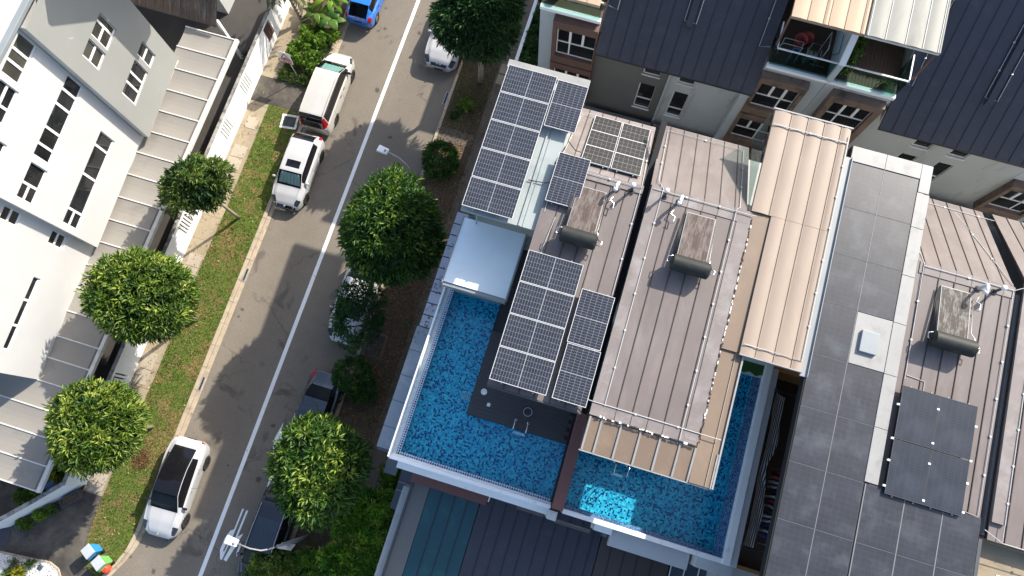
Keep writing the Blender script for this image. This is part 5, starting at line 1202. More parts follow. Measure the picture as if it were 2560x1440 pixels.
    mb = MB(); mb.box(-W * .78, W * .78, p['cowl'] - .6, p['cowl'] - .12, p['belt'] - .06, p['belt'] - .01); mb.tube([(.37 + .17 * math.cos(a), p['cowl'] - .72 + .06 * math.sin(a), p['belt'] - .02 + .16 * math.sin(a)) for a in [k * .42 for k in range(16)]], .016, 5); mb.build('dashboard', MATS['interior'], t)
    if 'shade' in p:
        ya, yb_, za, zb_ = p['shade']; mb = MB(); n = 12
        for k in range(n):
            a, b = -W * .66 + W * 1.32 * k / n, -W * .66 + W * 1.32 * (k + 1) / n; h = .012 * (1 if k % 2 else -1)
            mb.quad((a, ya, za + h), (b, ya, za - h), (b * .88, yb_, zb_ - h), (a * .88, yb_, zb_ + h))
        mb.build('sunshade', MATS[p.get('shade_mat', 'sunshade')], t)
    def surf(y, z):   # body half width at height
        i = int(np.argmin(abs(ys - y))); r_ = rows[i]; k = int(np.argmin(abs(r_[:, 1] - z) + (r_[:, 0] < W * .5) * 9)); return r_[k, 0]
    for s in (-1, 1):
        y = p['mirror']; x = surf(y, p['belt'] - .02); mb = MB()
        for k in range(6): pass
        n = 8; bm_ = MB(); c = (s * (x + .13), y, p['belt'] + .06)
        prof = [(.02, -.11), (.07, -.09), (.085, 0), (.07, .09), (.02, .11)]
        b0 = 0
        for r, h in prof:
            for k in range(n): g = 2 * math.pi * k / n; bm_.v.append((c[0] + h, c[1] + r * .8 * math.cos(g), c[2] + r * math.sin(g)))
        for a in range(4):
            for k in range(n): k2 = (k+1) % n; bm_.f.append((a*n + k, a*n + k2, (a+1)*n + k2, (a+1)*n + k)); bm_.m.append(0)
        bm_.tube([(s * (x - .02), y, p['belt'] + .02), c], .025, 5)
        bm_.build('mirror', MATS[p.get('mirror_mat', p['paint'])], t, True)
        for y in p['handles']:
            x = surf(y, p['belt'] - .13); mb = MB(); mb.box(s * x - .012, s * x + .018 * s + .012, y - .09, y + .09, p['belt'] - .14, p['belt'] - .115); mb.build('door_handle', MATS[p.get('handle_mat', 'gloss_black')], t, bevel=.005)
        for y in p['doors']:
            i = int(np.argmin(abs(ys - y))); r_ = rows[i]; pts = [(s * (a + .002), ys[i], b) for a, b in r_[4:24:2]]
            mb = MB(); mb.tube(pts, .006, 4, cap=False); mb.build('door_seam', MATS['shade_void'], t)
    for y, z, m_, hw in p.get('plates', []):
        s = 1 if y > 0 else -1
        mb = MB(); mb.box(-hw, hw, y - .012, y + .012, z - .055, z + .055); mb.build('number_plate', MATS[m_], t)
    yh = p['cowl']
    for s in (-1, 1):       # bonnet shut lines and wipers
        if p.get('hoodline', True):
            i0, i1 = int(np.argmin(abs(ys - yh))), int(np.argmin(abs(ys - (L/2 - .45)))); pts = []
            for i in range(i0, i1, 3): k = 37; pts.append((s * rows[i][k, 0], ys[i], rows[i][k, 1] + .001))
            mb = MB(); mb.tube(pts, .005, 4, cap=False); mb.build('bonnet_seam', MATS['gunmetal'], t)
        mb = MB(); mb.tube([(s * .1 - .25, yh + .0, p['belt'] + .03), (s * .1 + .3, yh - .12, p['belt'] + .12)], .010, 4); mb.build('wiper', MATS['black_plastic'], t)
    if 'badge' in p:
        y, z = p['badge']; mb = MB(); mb.lathe((0, y, z), [(0, .012), (.045, .010), (.05, 0)], 14); mb.build('badge', MATS[p.get('badge_mat', 'galv')], t)
    if p.get('rails'):
        for s in (-1, 1):
            i0, i1 = [int(np.argmin(abs(ys - q))) for q in p['rails']]
            mb = MB(); mb.tube([(s * wt[i] * .93, ys[i], zr[i] + .03) for i in range(i0, i1, 4)], .018, 6); mb.build('roof_rail', MATS[p.get('rail_mat', 'steel')], t, True)
    return t
def place(o, x, y, rot): o.location = (x, y, 0); o.rotation_euler = (0, 0, math.radians(rot))
def std_class(p):
    c0, r0, r1, b1 = p['cowl'], p['rf'], p['rr'], p['tail']      # cowl, roof front, roof rear, end of rear glass (rear edge)
    def f(y, x, z, seg, tall, xf):
        e = p.get('extra')
        if e:
            g = e(y, x, z, seg, tall, xf)
            if g: return g
        if seg >= 8.5 and r0 - .02 < y < c0 + .02 and tall > .02: return 'windshield'
        if seg >= 8.5 and b1 < y < r1 and tall > .06: return 'rear_window'
        if 6.15 < seg < 7.9 and p['sw'][0] < y < p['sw'][1] and tall > .17 and abs(y - p['bp']) > .035: return 'side_window'
    return f
# white sport utility with black glass roof (front towards the bottom of the picture)
p = dict(L=4.74, W=1.93, paint='paint_white', wr=.365, wheels=(-1.42, 1.40), cowl=1.02, rf=.25, rr=-1.05, tail=-1.95, belt=1.02, seat=.05, mirror=.78, handles=(.0, -.95), doors=(.95, -.2, -1.1), sw=(-1.55, .78), bp=9,
    w=[(-2.37, .58), (-2.30, .78), (-2.12, .91), (-1.85, .975), (-1.4, 1.0), (-.5, .965), (.5, .965), (1.4, .99), (1.9, .93), (2.2, .80), (2.33, .64), (2.37, .52)],
    zs=[(-2.37, .92), (-2.2, 1.02), (-1.5, 1.06), (0, 1.02), (1.0, .98), (1.7, .90), (2.15, .76), (2.37, .58)],
    zr=[(-2.37, .95), (-2.25, 1.08), (-2.0, 1.16), (-1.0, 1.53), (-.3, 1.61), (.25, 1.58), (1.05, 1.10), (1.6, 1.02), (2.1, .86), (2.37, .62)],
    wb=[(-2.37, .62), (-2.0, .76), (-1.4, .86), (0, .88), (1.0, .88), (1.8, .82), (2.37, .5)], wt=[(-2.37, .55), (-2.0, .60), (-1.0, .62), (0, .66), (.3, .67), (1.0, .74), (1.6, .70), (2.37, .42)], zg=[(-2.37, .42), (-2.1, .26), (0, .22), (2.1, .22), (2.37, .36)],
    plates=[(-2.385, .78, 'plate_black', .24)], badge=(2.22, .80), hoodw=.60, mirror_mat='gloss_black', trim='interior_tan', alloy='alloy_dark', mats=dict(rear_window='gloss_black'))
def ex(y, x, z, seg, tall, xf):
    if seg >= 8.4 and -1.12 < y < .27: return 'glass_roof'
    if 1.72 < y < 2.16 and .66 < xf < .93 and 4.2 < seg < 8.8: return 'headlight'
    if y < -2.26 and z > .8 and xf > .45 and seg < 6: return 'taillight'
p['extra'] = ex; p['classify'] = std_class(p)
place(car('white sport utility car with black glass roof parked by the lower grass verge', p, 'white cars parked by the grass'), -15.68, -5.82, 182.0)
# white van like people carrier, rear towards the viewer's bottom
p = dict(L=4.80, W=1.74, paint='paint_pearl', wr=.325, wheels=(-1.36, 1.42), cowl=1.52, rf=.72, rr=-2.02, tail=-2.30, belt=1.08, seat=.55, mirror=1.12, handles=(.25, -.25), doors=(1.15, -.0, -1.2), sw=(-2.0, 1.30), bp=9,
    w=[(-2.40, .86), (-2.3, .96), (-2.0, 1.0), (1.2, 1.0), (1.8, .96), (2.15, .85), (2.33, .68), (2.40, .55)], zs=[(-2.40, .95), (-2.2, 1.08), (0, 1.10), (1.3, 1.05), (1.8, .95), (2.2, .80), (2.4, .62)],
    zr=[(-2.40, 1.0), (-2.34, 1.30), (-2.16, 1.78), (-2.0, 1.83), (-.8, 1.86), (.3, 1.84), (.72, 1.78), (1.55, 1.16), (1.9, 1.02), (2.25, .84), (2.4, .64)],
    wb=[(-2.4, .80), (-2.0, .93), (1.3, .92), (1.8, .86), (2.4, .5)], wt=[(-2.4, .70), (-2.0, .80), (.5, .80), (1.4, .82), (1.9, .76), (2.4, .45)], zg=[(-2.4, .34), (-2.2, .24), (2.1, .22), (2.4, .34)],
    plates=[(-2.41, .90, 'plate_yellow', .20), (2.41, .45, 'plate_black', .22)], rails=(-1.95, .5), rail_mat='paint_pearl', shade=(1.36, .80, 1.16, 1.62), nr=2, mirror_mat='gloss_black', handle_mat='gloss_black', mats=dict(rear_window='gloss_black'))
def ex(y, x, z, seg, tall, xf):
    if y < -2.02 and 5.0 < seg < 8.9 and z > 1.02 and z < 1.72: return 'taillight'
    if 1.78 < y < 2.2 and xf > .62 and 4.3 < seg < 8: return 'headlight'
    if y > 2.05 and .3 < z < .62 and xf < .6 and seg < 6: return 'grille'
    if -2.38 < y < -2.02 and seg >= 8.6 and z > 1.04 and z < 1.74: return 'rear_window'
p['extra'] = ex; p['classify'] = std_class(p)
place(car('white people carrier with red tail lights and sunshade parked beside the shrub bed', p, 'white cars parked by the grass'), -15.90, 16.22, 1.0)
# white hatchback with black roof spoiler and sunroof
p = dict(L=4.26, W=1.80, paint='paint_white', wr=.325, wheels=(-1.30, 1.27), cowl=1.02, rf=.38, rr=-1.55, tail=-1.98, belt=.98, seat=.1, mirror=.68, handles=(-.2, -.98), doors=(.85, -.25, -1.15), sw=(-1.5, .72), bp=9,
    w=[(-2.13, .80), (-2.02, .93), (-1.6, .99), (-1.2, 1.0), (0, .97), (1.2, 1.0), (1.65, .95), (1.95, .82), (2.08, .66), (2.13, .55)], zs=[(-2.13, .85), (-1.9, .98), (0, .97), (1.0, .93), (1.6, .82), (1.95, .66), (2.13, .52)],
    zr=[(-2.13, .9), (-2.05, 1.0), (-1.75, 1.36), (-1.55, 1.43), (-.6, 1.48), (.35, 1.44), (1.05, 1.03), (1.5, .94), (1.9, .76), (2.13, .56)], wb=[(-2.13, .70), (-1.6, .87), (0, .89), (1.0, .88), (1.6, .82), (2.13, .5)], wt=[(-2.13, .62), (-1.6, .69), (0, .71), (.4, .71), (1.0, .77), (1.6, .72), (2.13, .42)], zg=[(-2.13, .36), (-1.9, .22), (1.9, .2), (2.13, .32)],
    plates=[(2.135, .40, 'plate_black', .25)], badge=(2.03, .66), shade=(.92, .42, 1.05, 1.38), shade_mat='sunshade_silver', hoodw=.7, handle_mat='paint_white', nr=3)
def ex(y, x, z, seg, tall, xf):
    if -.28 < y < .12 and seg > 9.2 and xf < .46: return 'sunroof'
    if -1.90 < y < -1.52 and seg > 8.6: return 'spoiler'
    if 1.62 < y < 1.96 and .56 < xf < .90 and 4.3 < seg < 9: return 'headlight'
    if y > 1.9 and z < .62 and z > .27 and xf < .66 and seg < 6.2: return 'grille'
    if y > 1.95 and seg > 5 and xf < .5 and z < .66: return 'grille'
    if y < -1.9 and 4 < seg < 6.6 and xf > .5: return 'taillight'
p['extra'] = ex; p['classify'] = std_class(p)
place(car('white hatchback with black roof spoiler and sunroof parked behind the people carrier', p, 'white cars parked by the grass'), -15.90, 11.28, 181.5)
# blue hatchback at the top, rear in view
p = dict(L=4.0, W=1.70, paint='paint_blue', wr=.30, wheels=(-1.25, 1.28), cowl=1.15, rf=.5, rr=-1.25, tail=-1.92, belt=.98, seat=.2, mirror=.85, handles=(0, -.8), doors=(.9, -.1, -1.0), sw=(-1.4, .9), bp=-.2,
    w=[(-2.0, .80), (-1.9, .92), (-1.4, 1.0), (1.2, .98), (1.7, .86), (1.95, .66), (2.0, .55)], zs=[(-2.0, .86), (-1.8, 1.0), (0, .97), (1.1, .94), (1.6, .82), (2.0, .55)], zr=[(-2.0, .90), (-1.93, 1.02), (-1.3, 1.40), (-.4, 1.45), (.5, 1.42), (1.2, 1.04), (1.6, .92), (2.0, .6)],
    wb=[(-2.0, .70), (-1.4, .88), (1.1, .88), (2.0, .5)], wt=[(-2.0, .62), (-1.4, .66), (.5, .70), (1.2, .74), (2.0, .42)], zg=[(-2.0, .34), (-1.8, .22), (1.8, .2), (2.0, .3)], plates=[(-2.01, .72, 'plate_black', .22)], alloy='alloy', nr=3)
def ex(y, x, z, seg, tall, xf):
    if y < -1.72 and 3.6 < seg < 6.4 and xf > .62 and z > .72: return 'taillight'
p['extra'] = ex; p['classify'] = std_class(p)
place(car('bright blue hatchback at the top edge with its rear in view', p), -15.82, 22.78, 0)
# white coupe-like sport utility, nose down, under the tree at the top
p = dict(L=4.92, W=2.0, paint='paint_white', wr=.37, wheels=(-1.5, 1.45), cowl=.95, rf=.2, rr=-1.1, tail=-2.1, belt=1.06, seat=0, mirror=.72, handles=(-.1, -1.0), doors=(.9, -.2, -1.1), sw=(-1.6, .75), bp=-.3,
    w=[(-2.46, .80), (-2.3, .94), (-1.5, 1.0), (.5, .97), (1.5, 1.0), (2.0, .95), (2.3, .84), (2.43, .70), (2.46, .62)], zs=[(-2.46, 1.0), (-1.5, 1.12), (0, 1.06), (.95, 1.03), (1.8, .95), (2.25, .82), (2.46, .64)], zr=[(-2.46, 1.05), (-2.2, 1.2), (-1.1, 1.58), (-.3, 1.67), (.2, 1.63), (1.0, 1.16), (1.7, 1.08), (2.2, .92), (2.46, .68)],
    wb=[(-2.46, .7), (-1.4, .87), (1.0, .88), (1.9, .86), (2.46, .58)], wt=[(-2.46, .6), (-1, .64), (.2, .68), (1.0, .76), (1.8, .72), (2.46, .5)], zg=[(-2.46, .4), (-2.2, .25), (2.2, .24), (2.46, .36)], plates=[(2.47, .42, 'plate_black', .26)], badge=(2.36, .80), badge_mat='plate_black', hoodw=.55)
def ex(y, x, z, seg, tall, xf):
    if 2.02 < y < 2.36 and .5 < xf < .92 and 4 < seg < 7.6: return 'headlight'
    if y > 2.3 and .45 < z < .78 and xf < .46: return 'grille'
    if y > 2.2 and z < .42 and xf < .85: return 'vent'
p['extra'] = ex; p['classify'] = std_class(p)
place(car('white sport utility car with blue white nose badge parked under the top tree', p), -10.56, 21.85, 180)
# white car mostly hidden by the thin tree
p = dict(L=4.5, W=1.8, paint='paint_white', wr=.32, wheels=(-1.35, 1.32), cowl=.95, rf=.2, rr=-1.0, tail=-1.6, belt=.95, seat=0, mirror=.7, handles=(-.1, -.95), doors=(.85, -.2, -1.1), sw=(-1.3, .7), bp=-.3,
    w=[(-2.25, .78), (-2.1, .92), (-1.4, 1.0), (1.3, .99), (1.9, .88), (2.2, .66), (2.25, .55)], zs=[(-2.25, .88), (-1.5, .98), (0, .94), (1.0, .92), (1.8, .78), (2.25, .55)], zr=[(-2.25, .92), (-1.7, 1.06), (-1.0, 1.40), (-.2, 1.46), (.25, 1.43), (1.0, 1.02), (1.6, .90), (2.25, .58)],
    wb=[(-2.25, .7), (-1, .87), (1.0, .88), (2.25, .5)], wt=[(-2.25, .6), (-1, .67), (.2, .70), (1.0, .76), (2.25, .42)], zg=[(-2.25, .34), (-2, .22), (2, .2), (2.25, .32)], plates=[(2.26, .42, 'plate_black', .25)], badge=(2.12, .66), nr=3)
def ex(y, x, z, seg, tall, xf):
    if 1.7 < y < 2.08 and .55 < xf < .9 and 4 < seg < 8: return 'headlight'
p['extra'] = ex; p['classify'] = std_class(p)
place(car('white saloon car mostly hidden under the thin tree and big round tree', p), -10.48, 5.42, 180)
# dark saloon by the low tree
q = dict(p); q.update(paint='paint_navy', L=4.7, cowl=.98, wheels=(-1.42, 1.38)); sc_ = 4.7 / 4.5
for k in ('w', 'zs', 'zr', 'wb', 'wt', 'zg'): q[k] = [(a * sc_, b) for a, b in p[k]]
def ex(y, x, z, seg, tall, xf):
    if 1.75 < y < 2.12 and .55 < xf < .9 and 4 < seg < 8: return 'headlight'
    if y < -1.95 and 4.2 < seg < 7 and xf > .45: return 'taillight'
q['extra'] = ex; q['badge'] = (2.2, .66); q['plates'] = [(2.36, .42, 'plate_black', .25), (-2.36, .7, 'plate_black', .25)]; q['alloy'] = 'alloy'; q['classify'] = std_class(q)
place(car('black saloon car with a red tail light parked between the bush and round tree', q), -10.42, -.82, 180)
# black people carrier at the bottom
p = dict(L=4.85, W=1.85, paint='paint_black', wr=.34, wheels=(-1.42, 1.42), cowl=1.25, rf=.5, rr=-1.75, tail=-2.34, belt=1.08, seat=.3, mirror=.95, handles=(.1, -.6), doors=(1.05, -.1, -1.2), sw=(-1.95, 1.0), bp=-.2,
    w=[(-2.42, .84), (-2.3, .95), (-1.8, 1.0), (1.3, 1.0), (1.9, .93), (2.25, .76), (2.42, .58)], zs=[(-2.42, .95), (-2.2, 1.08), (0, 1.08), (1.2, 1.04), (1.9, .90), (2.42, .62)], zr=[(-2.42, 1.0), (-2.33, 1.15), (-1.85, 1.64), (-1.6, 1.70), (-.5, 1.74), (.5, 1.69), (1.3, 1.14), (1.8, 1.02), (2.42, .66)],
    wb=[(-2.42, .74), (-1.8, .90), (1.2, .90), (2.42, .5)], wt=[(-2.42, .64), (-1.8, .70), (.5, .74), (1.3, .80), (2.42, .44)], zg=[(-2.42, .34), (-2.2, .24), (2.2, .22), (2.42, .34)], rails=(-1.6, .6), plates=[(2.43, .45, 'plate_black', .25)], alloy='alloy', nr=3, mats=dict(rear_window='canopy_clear', glass_roof='paint_navy'))
def ex(y, x, z, seg, tall, xf):
    if -1.0 < y < .45 and seg > 9.3: return 'glass_roof'
    if 1.8 < y < 2.25 and .55 < xf < .9 and 4 < seg < 8: return 'headlight'
p['extra'] = ex; p['classify'] = std_class(p)
place(car('black people carrier with silver roof rails parked under the street lamp', p), -10.46, -6.72, 180)

# ------------------------------------------------------------------ street furniture
def lamp(label, base, top, pts, head):
    t = thing('street_lamp', label, 'street lamp', (*base, .1), 'street lamps')
    mb = MB(); mb.tube([(*base, .1), (*base, 1.2), (*base, top)], [.095, .085, .06], 12); mb.build('pole', MATS['galv'], t, True)
    mb = MB(); mb.tube([(*base, top - .05)] + pts, .035, 8); mb.build('arm', MATS['zinc_trim'], t, True)
    mb = MB(); d = (Vector(pts[-1]) - Vector(pts[-2])).normalized(); h = Vector(pts[-1]) + d * .25; s_ = Vector((-d.y, d.x, 0)).normalized()
    o = [h - d*.29 - s_*.16, h + d*.27 - s_*.19, h + d*.27 + s_*.19, h - d*.29 + s_*.16]
    mb.hexa([tuple(v + Vector((0, 0, -.05))) for v in o] + [tuple(v * 1 + (h - v) * .1 + Vector((0, 0, .07))) for v in o]); mb.build('lamp_head', MATS['white_paint'], t, bevel=.04)
    q = h - d * .16; mb = MB(); mb.lathe((q.x, q.y, q.z + .07), [(.06, 0), (.065, .05), (.03, .08), (0, .085)], 12); mb.build('photocell', MATS['galv'], t, True)
    return t
lamp('street lamp with curved arm reaching over the road above the big round tree', (-8.62, 11.25), 4.7, [(-8.68, 11.35, 5.1), (-8.95, 11.55, 5.4), (-9.4, 11.75, 5.52), (-9.9, 11.88, 5.5), (-10.05, 11.90, 5.5)], None)
l2 = lamp('street lamp over the black people carrier at the bottom of the road', (-8.85, -6.16), 4.7, [(-8.95, -6.25, 5.15), (-9.25, -6.38, 5.4), (-9.7, -6.42, 5.5), (-10.25, -6.38, 5.55)], None)
def text_mesh(txt, size):
    c = bpy.data.curves.new('lettering', 'FONT'); c.body = txt; c.size = size; c.align_x = 'CENTER'; c.align_y = 'CENTER'; c.extrude = .002
    c.offset = size * .02
    o = bpy.data.objects.new('tmp', c); COL.objects.link(o); dg = bpy.context.evaluated_depsgraph_get()
    me = bpy.data.meshes.new_from_object(o.evaluated_get(dg)); bpy.data.objects.remove(o); return me
def hump_sign(name, label, base, top, board_c, tilt, yaw, w, h, slow=True):
    t = thing(name, label, 'road sign', base)
    mb = MB(); mb.tube([base, top], .028, 8); mb.build('pole', MATS['galv'], t, True)
    R = Matrix.Translation(Vector(board_c) - Vector(base)) @ Matrix.Rotation(yaw, 4, 'Z') @ Matrix.Rotation(math.radians(90) + tilt, 4, 'X')
    def part(nm, mb, m):
        o = bpy.data.objects.new(nm, mb.mesh(nm, MATS[m])); COL.objects.link(o); o.parent = t; o.matrix_local = R; return o
    part('board', MB().box(-w/2, w/2, -h/2, h/2, -.012, 0), 'sign_white')
    tz = .003; yt = h * .5 - .05; yb_ = -h * .5 + (h * .36 if slow else .05); a = w * .46
    mb = MB(); o3 = [(-a, yb_), (a, yb_), (0, yt)]; cx_, cy_ = 0, (2 * yb_ + yt) / 3; i3 = [(cx_ + (x - cx_) * .66, cy_ + (y - cy_) * .66) for x, y in o3]
    for k in range(3): k2 = (k + 1) % 3; mb.poly([(*o3[k], tz), (*o3[k2], tz), (*i3[k2], tz), (*i3[k], tz)])
    part('triangle', mb, 'sign_red')
    mb = MB(); yb2 = i3[0][1] + .012; mb.poly([(-w * .20, yb2, tz)] + [(-w * .20 + w * .40 * (k + .5) / 9, yb2 + h * .11 * math.sin(math.pi * (k + .5) / 9) ** 1.5, tz) for k in range(9)][::1] + [(w * .20, yb2, tz)]); part('hump', mb, 'sign_black')
    if slow:
        part('band', MB().box(-w/2 + .015, w/2 - .015, -h/2 + .015, -h/2 + h * .34, .001, .003), 'sign_red')
        o = bpy.data.objects.new('lettering', text_mesh('SLOW', h * .285)); o.data.materials.append(MATS['sign_white']); COL.objects.link(o); o.parent = t; o.matrix_local = R @ Matrix.Translation((0, -h/2 + h * .172, .005))
    return t
hump_sign('road_sign', 'white road sign with red hump triangle and SLOW above the shrub bed', (-18.04, 16.69, .1), (-18.24, 16.93, 2.45), (-18.24, 16.80, 2.06), -.10, -.06, .70, .92)
hump_sign('road_sign', 'small white triangle hump sign seen edge on at the lower street lamp', (-8.85, -6.29, .1), (-8.85, -6.29, 3.3), (-8.9, -6.36, 3.05), .35, .15, .62, .55, False)

# wheelie bins
def bin_(label, x, y, rot, m, tiltm, lidz=1.02):
    t = thing('wheelie_bin', label, 'bin', (0, 0, 0), 'wheelie bins')
    mb = MB(); mb.hexa([(-.20, -.22, .06), (.20, -.22, .06), (.20, .22, .06), (-.20, .22, .06), (-.27, -.33, .96), (.27, -.33, .96), (.27, .30, .96), (-.27, .30, .96)]); mb.build('body', MATS[m], t, bevel=.02)
    mb = MB(); mb.hexa([(-.29, -.36, .96), (.29, -.36, .96), (.29, .30, .97), (-.29, .30, .97), (-.26, -.33, 1.0), (.26, -.33, 1.0), (.27, .26, 1.06), (-.27, .26, 1.06)]); mb.build('lid', MATS['bin_lid'], t, bevel=.015)
    mb = MB(); mb.tube([(-.25, .38, .96), (.25, .38, .96)], .018, 8); mb.build('handle', MATS[m], t)
    for s in (-.2, .2): mb = MB(); mb.tube([(s - .03, .27, .1), (s + .03, .27, .1)], .1, 14); mb.build('wheel', MATS['black_plastic'], t)
    t.location = (x, y, .08); t.rotation_euler = (0, 0, rot); t.scale = (.86, .86, .95); return t
bin_('wheelie bin with blue body and pale lid at the lower grass corner', -18.34, -9.70, math.radians(-118), 'blue_plastic', 0)
bin_('wheelie bin with green body and pale lid beside the red bag', -17.66, -10.04, math.radians(-118), 'green_plastic', 0)
mb = MB(); rr_ = random.Random(4); n, m_ = 14, 9
for a in range(m_):
    for k in range(n):
        th, ph = math.pi * a / (m_ - 1), 2 * math.pi * k / n; r = 1 + rr_.uniform(-.22, .18); mb.v.append((-17.55 + .24 * r * math.sin(th) * math.cos(ph), -10.32 + .22 * r * math.sin(th) * math.sin(ph), .30 + .22 * r * math.cos(th)))
for a in range(m_ - 1):
    for k in range(n): k2 = (k + 1) % n; mb.f.append((a*n + k, (a+1)*n + k, (a+1)*n + k2, a*n + k2)); mb.m.append(0)
tag(mb.build('rubbish_bag', MATS['red_bag'], None, True), 'crumpled bright red rubbish bag leaning against the green bin', 'bag')
# planter boxes along the slanting wall
def planter(cx, cy, w, d, label, m='gunmetal'):
    t = thing('planter_box', label, 'planter', (0, 0, 0), 'planters along the slanting wall'); mb = MB()
    for a, b, c, e in tiles(-w/2, w/2, -d/2, d/2, [(-w/2 + .05, w/2 - .05, -d/2 + .05, d/2 - .05)]): mb.box(a, b, c, e, 0, .42)
    mb.build('box', MATS[m], t, bevel=.008); MB().box(-w/2 + .051, w/2 - .051, -d/2 + .051, d/2 - .051, 0, .32).build('soil', MATS['leafy_soil'], t)
    t.location = (cx, cy, .04); t.rotation_euler = (0, 0, math.radians(46)); return t
planter(-20.52, -7.88, 1.0, .42, 'empty dark planter box beside the slanting white wall, nearest the footpath')
planter(-21.38, -8.82, .95, .40, 'dark planter box with leafy green plant, middle of the three')
planter(-22.1, -9.55, .95, .40, 'dark planter box with low shrub, furthest down the driveway')
t = thing('solar_light', 'small blue solar panel in the garden behind the slanting wall', 'solar panel', (-21.25, -7.42, 0)); mb = MB(); mb.tube([(-21.25, -7.42, 0), (-21.25, -7.42, 1.2)], .03, 6); mb.build('post', MATS['galv'], t)
mb = MB(); c_ = Vector((-21.22, -7.44, 1.3)); u = Vector((.75, .66, 0)) * .24; v = Vector((-.6, .68, .42)) * .2; q = [c_ - u - v, c_ + u - v, c_ + u + v, c_ - u + v]
mb.quad(*[tuple(a) for a in q], uv=[(0, 0), (1, 0), (1, 1), (0, 1)]); mb.hexa([tuple(a - Vector((0, 0, .04))) for a in q] + [tuple(a - Vector((0, 0, .004))) for a in q], 1)
pv('pv_small', (.02, .05, .16), (.45, .5, .6), 5, 4, (.012, .012), True, 0); mb.build('panel', [MATS['pv_small'], MATS['white_frame']], t)
mb = MB(); mb.hexa([(-20.86, -11.36, .1), (-20.62, -11.4, .1), (-20.56, -11.16, .1), (-20.78, -11.1, .1), (-20.84, -11.34, .16), (-20.64, -11.38, .16), (-20.58, -11.18, .22), (-20.76, -11.12, .22)]); tag(mb.build('garden_light', MATS['slate_glass'], None, bevel=.01), 'small dark blue garden solar light lying on the white pebbles', 'garden light')
# ------------------------------------------------------------------ vegetation
def leaf_mesh(name, pos, dirs, L, Wd, tone, matn, fold=.25, droop=.0):
    """many small folded leaves: pos/dirs arrays, one mesh with a per leaf tone"""
    n = len(pos); d = dirs / (np.linalg.norm(dirs, axis=1, keepdims=True) + 1e-9)
    ref = RNG.normal(size=(n, 3)); s = np.cross(d, ref); s /= (np.linalg.norm(s, axis=1, keepdims=True) + 1e-9)
    # turn the blade so that its face looks mostly upward
    up = np.array([0, 0, 1.0]) + RNG.normal(size=(n, 3)) * .45
    s2 = np.cross(d, up); s2 /= (np.linalg.norm(s2, axis=1, keepdims=True) + 1e-9); s = s2
    nrm = np.cross(s, d)
    L = np.asarray(L).reshape(-1, 1) * np.ones((n, 1)); Wd = np.asarray(Wd).reshape(-1, 1) * np.ones((n, 1))
    mid = pos + d * L * .48 + nrm * L * .06
    tip = pos + d * L - nrm * L * .10; tip[:, 2] -= droop * L[:, 0]
    lft = mid + s * Wd * .5 + nrm * Wd * fold; rgt = mid - s * Wd * .5 + nrm * Wd * fold
    v = np.stack([pos, rgt, tip, lft], 1).reshape(-1, 3)
    b = (np.arange(n) * 4)[:, None]; f = np.concatenate([b + np.array([[0, 1, 2]]), b + np.array([[0, 2, 3]])], 1).reshape(-1, 3)
    me = bpy.data.meshes.new(name)
    me.vertices.add(len(v)); me.vertices.foreach_set('co', v.astype(np.float32).ravel())
    me.loops.add(f.size); me.loops.foreach_set('vertex_index', f.astype(np.int32).ravel())
    me.polygons.add(len(f)); me.polygons.foreach_set('loop_start', np.arange(0, f.size, 3, dtype=np.int32)); me.polygons.foreach_set('loop_total', np.full(len(f), 3, np.int32))
    at = me.attributes.new('tone', 'FLOAT', 'POINT'); at.data.foreach_set('value', np.repeat(tone, 4).astype(np.float32))
    me.materials.append(MATS[matn]); me.update(calc_edges=True); return me
def add(name, me, parent=None, kind=None):
    o = bpy.data.objects.new(name, me); COL.objects.link(o)
    if parent: o.parent = parent; o.location = -Vector(ORIG[parent])
    ORIG[o] = (0, 0, 0)
    if kind: o['kind'] = kind
    return o
def lump(u, seed, amp=.18):
    """uneven radius over directions u"""
    r = np.random.default_rng(seed); out = np.ones(len(u))
    for _ in range(14):
        c = r.normal(size=3); c /= np.linalg.norm(c); k = r.uniform(4, 14); out += amp * r.uniform(-.9, 1) * np.exp(k * (u @ c - 1))
    return out
def crown(c, r, twigs, per, L, Wd, matn, seed, inner=.62, amp=.18, low=-.75, tone0=.35, droop=.15, spread=1.0, fresh=.14, tvar=.55):
    g = np.random.default_rng(seed)
    u = g.normal(size=(int(twigs * 1.6), 3)); u /= np.linalg.norm(u, axis=1, keepdims=True); u = u[u[:, 2] > low][:twigs]
    rad = lump(u, seed, amp) * (inner + (1 - inner) * g.random(len(u)) ** .45)
    cen = np.array(c) + u * rad[:, None] * np.array(r)
    n = len(u); P = np.repeat(cen, per, 0); U = np.repeat(u, per, 0)
    J = g.normal(size=P.shape); D = U * .38 + J * .80 * spread + np.array([0, 0, .12])
    pos = P + J * np.array(r) * .035
    t = np.repeat(g.random(n), per); fr = np.repeat((g.random(n) < fresh), per)
    tone = np.clip(tone0 + (t - .5) * tvar + g.normal(size=len(P)) * .13 + fr * .35, 0, 1)
    return leaf_mesh('crown', pos, D, L * g.uniform(.7, 1.25, len(P)), Wd * g.uniform(.75, 1.25, len(P)), tone, matn, droop=droop)
